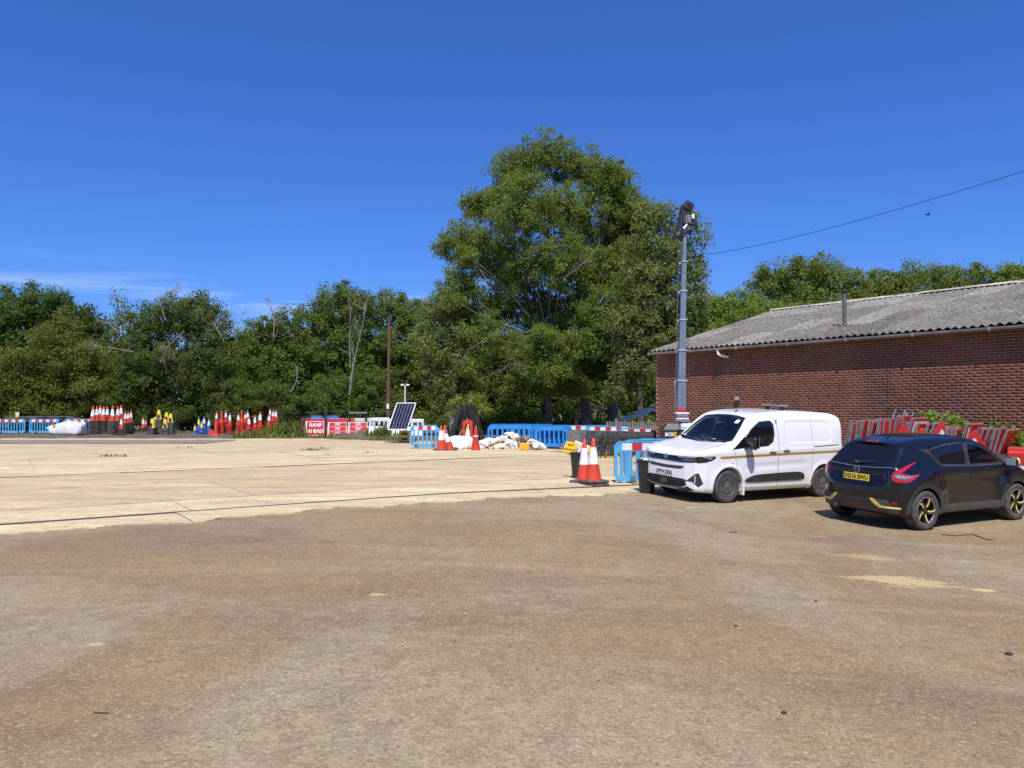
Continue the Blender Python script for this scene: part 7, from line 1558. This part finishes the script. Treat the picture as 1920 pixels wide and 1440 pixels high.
q.tube([M_ @ Vector((.052 * math.cos(2 * math.pi * k / n), .052 * math.sin(2 * math.pi * k / n), .004)) for k in range(n + 1)], .0075, 6, cap=False); q.tube([M_ @ Vector((0, -.062, .006)), M_ @ Vector((0, .062, .006))], .009, 4); q.build('badge', M_chrome, car, smooth=True)
p, _ = C.pt(-.06, 1.075, V_B, .02); p2, _ = C.pt(.34, 1.115, V_B, .022); q = MB(); q.tube([p, p.lerp(p2, .5), p2], [.018, .012, .006], 6); q.bbox(p, (.05, .09, .05), .015); q.build('rear_wiper', M_plblk, car)
# spoiler with the high brake lamp
q = MB(); V = []; N = 16
for i in range(N + 1):
    y_ = -.60 + 1.20 * i / N; b_ = .075 * (y_ / .6) ** 2; zt = 1.470 - .055 * (y_ / .6) ** 2 - .04 * abs(y_ / .6) ** 6; V += [(3.42 - b_ * .3, y_ * .98, zt + .020), (3.635 - b_, y_, zt - .018), (3.64 - b_, y_, zt - .042), (3.50 - b_ * .6, y_ * .98, zt - .050)]
q.add(V, [(i * 4 + j, i * 4 + (j + 1) % 4, (i + 1) * 4 + (j + 1) % 4, (i + 1) * 4 + j) for i in range(N) for j in range(4)] + [(0, 1, 2, 3), (N * 4, N * 4 + 3, N * 4 + 2, N * 4 + 1)]); sp_ = q.build('spoiler', M_jb, car, smooth=True)
q = MB(); q.bbox((3.628, 0, 1.448), (.035, .25, .038), .008); q.build('brake_lamp', pm('dull_red', (.30, .02, .03), .2, coat=.5), sp_)
p, _ = C.pt(3.22, 0, V_T); q = MB(); q.bbox(p + Vector((0, 0, .012)), (.08, .035, .03), .01); q.tube([p + Vector((0, 0, .02)), p + Vector((.09, 0, .11))], [.006, .003], 5); q.build('aerial', M_plblk, car)
q = MB(); q.tube([(3.98, -.38, .30), (4.10, -.38, .30)], .035, 12); q.tube([(3.2, -.30, .30), (3.98, -.38, .30)], .03, 8); q.build('exhaust', pm('exhaust_steel', (.12, .10, .09), .5, .6), car)
q = MB(); q.bbox((1.15, 0, .96), (.4, 1.3, .16), .05); q.build('dashboard', M_int, car, smooth=True)
seat(car, 1.75, -.36, .66); seat(car, 1.75, .36, .66); steering(car, 1.45, .36, .98)
q = MB(); q.bbox((2.75, 0, .72), (.5, 1.2, .18), .05); q.bbox((3.02, 0, 1.0), (.15, 1.2, .55), .05, (0, R(14), 0)); q.build('rear_seat', M_int, car, smooth=True)
q = MB(); q.box((2.3, 0, .26), (2.9, 1.4, .05)); q.build('underbody', M_well, car)
for wx in (.85, 3.38):
    q = MB(); q.box((wx, 0, .46), (.73, 1.02, .50)); q.build('inner_arch', M_well, car)
    for sd in (-1, 1): wheel_at(car, wx, sd * .775, .335, .215, .232, 'alloy', sd)
rwp, fwp = T(1737, 995), T(1907, 980.5)
yawm = math.atan2(rwp.y - fwp.y, rwp.x - fwp.x); print('car yaw', math.degrees(yawm), (rwp - fwp).length)
yaw = R(180 + 26.5); c_, s_ = math.cos(yaw), math.sin(yaw); lx, ly = 3.38, .875
O = (rwp.x - (c_ * lx - s_ * ly), rwp.y - (s_ * lx + c_ * ly)); settle(car, [(.85, -.8), (.85, .8), (3.38, -.8), (3.38, .8)], yaw, O)
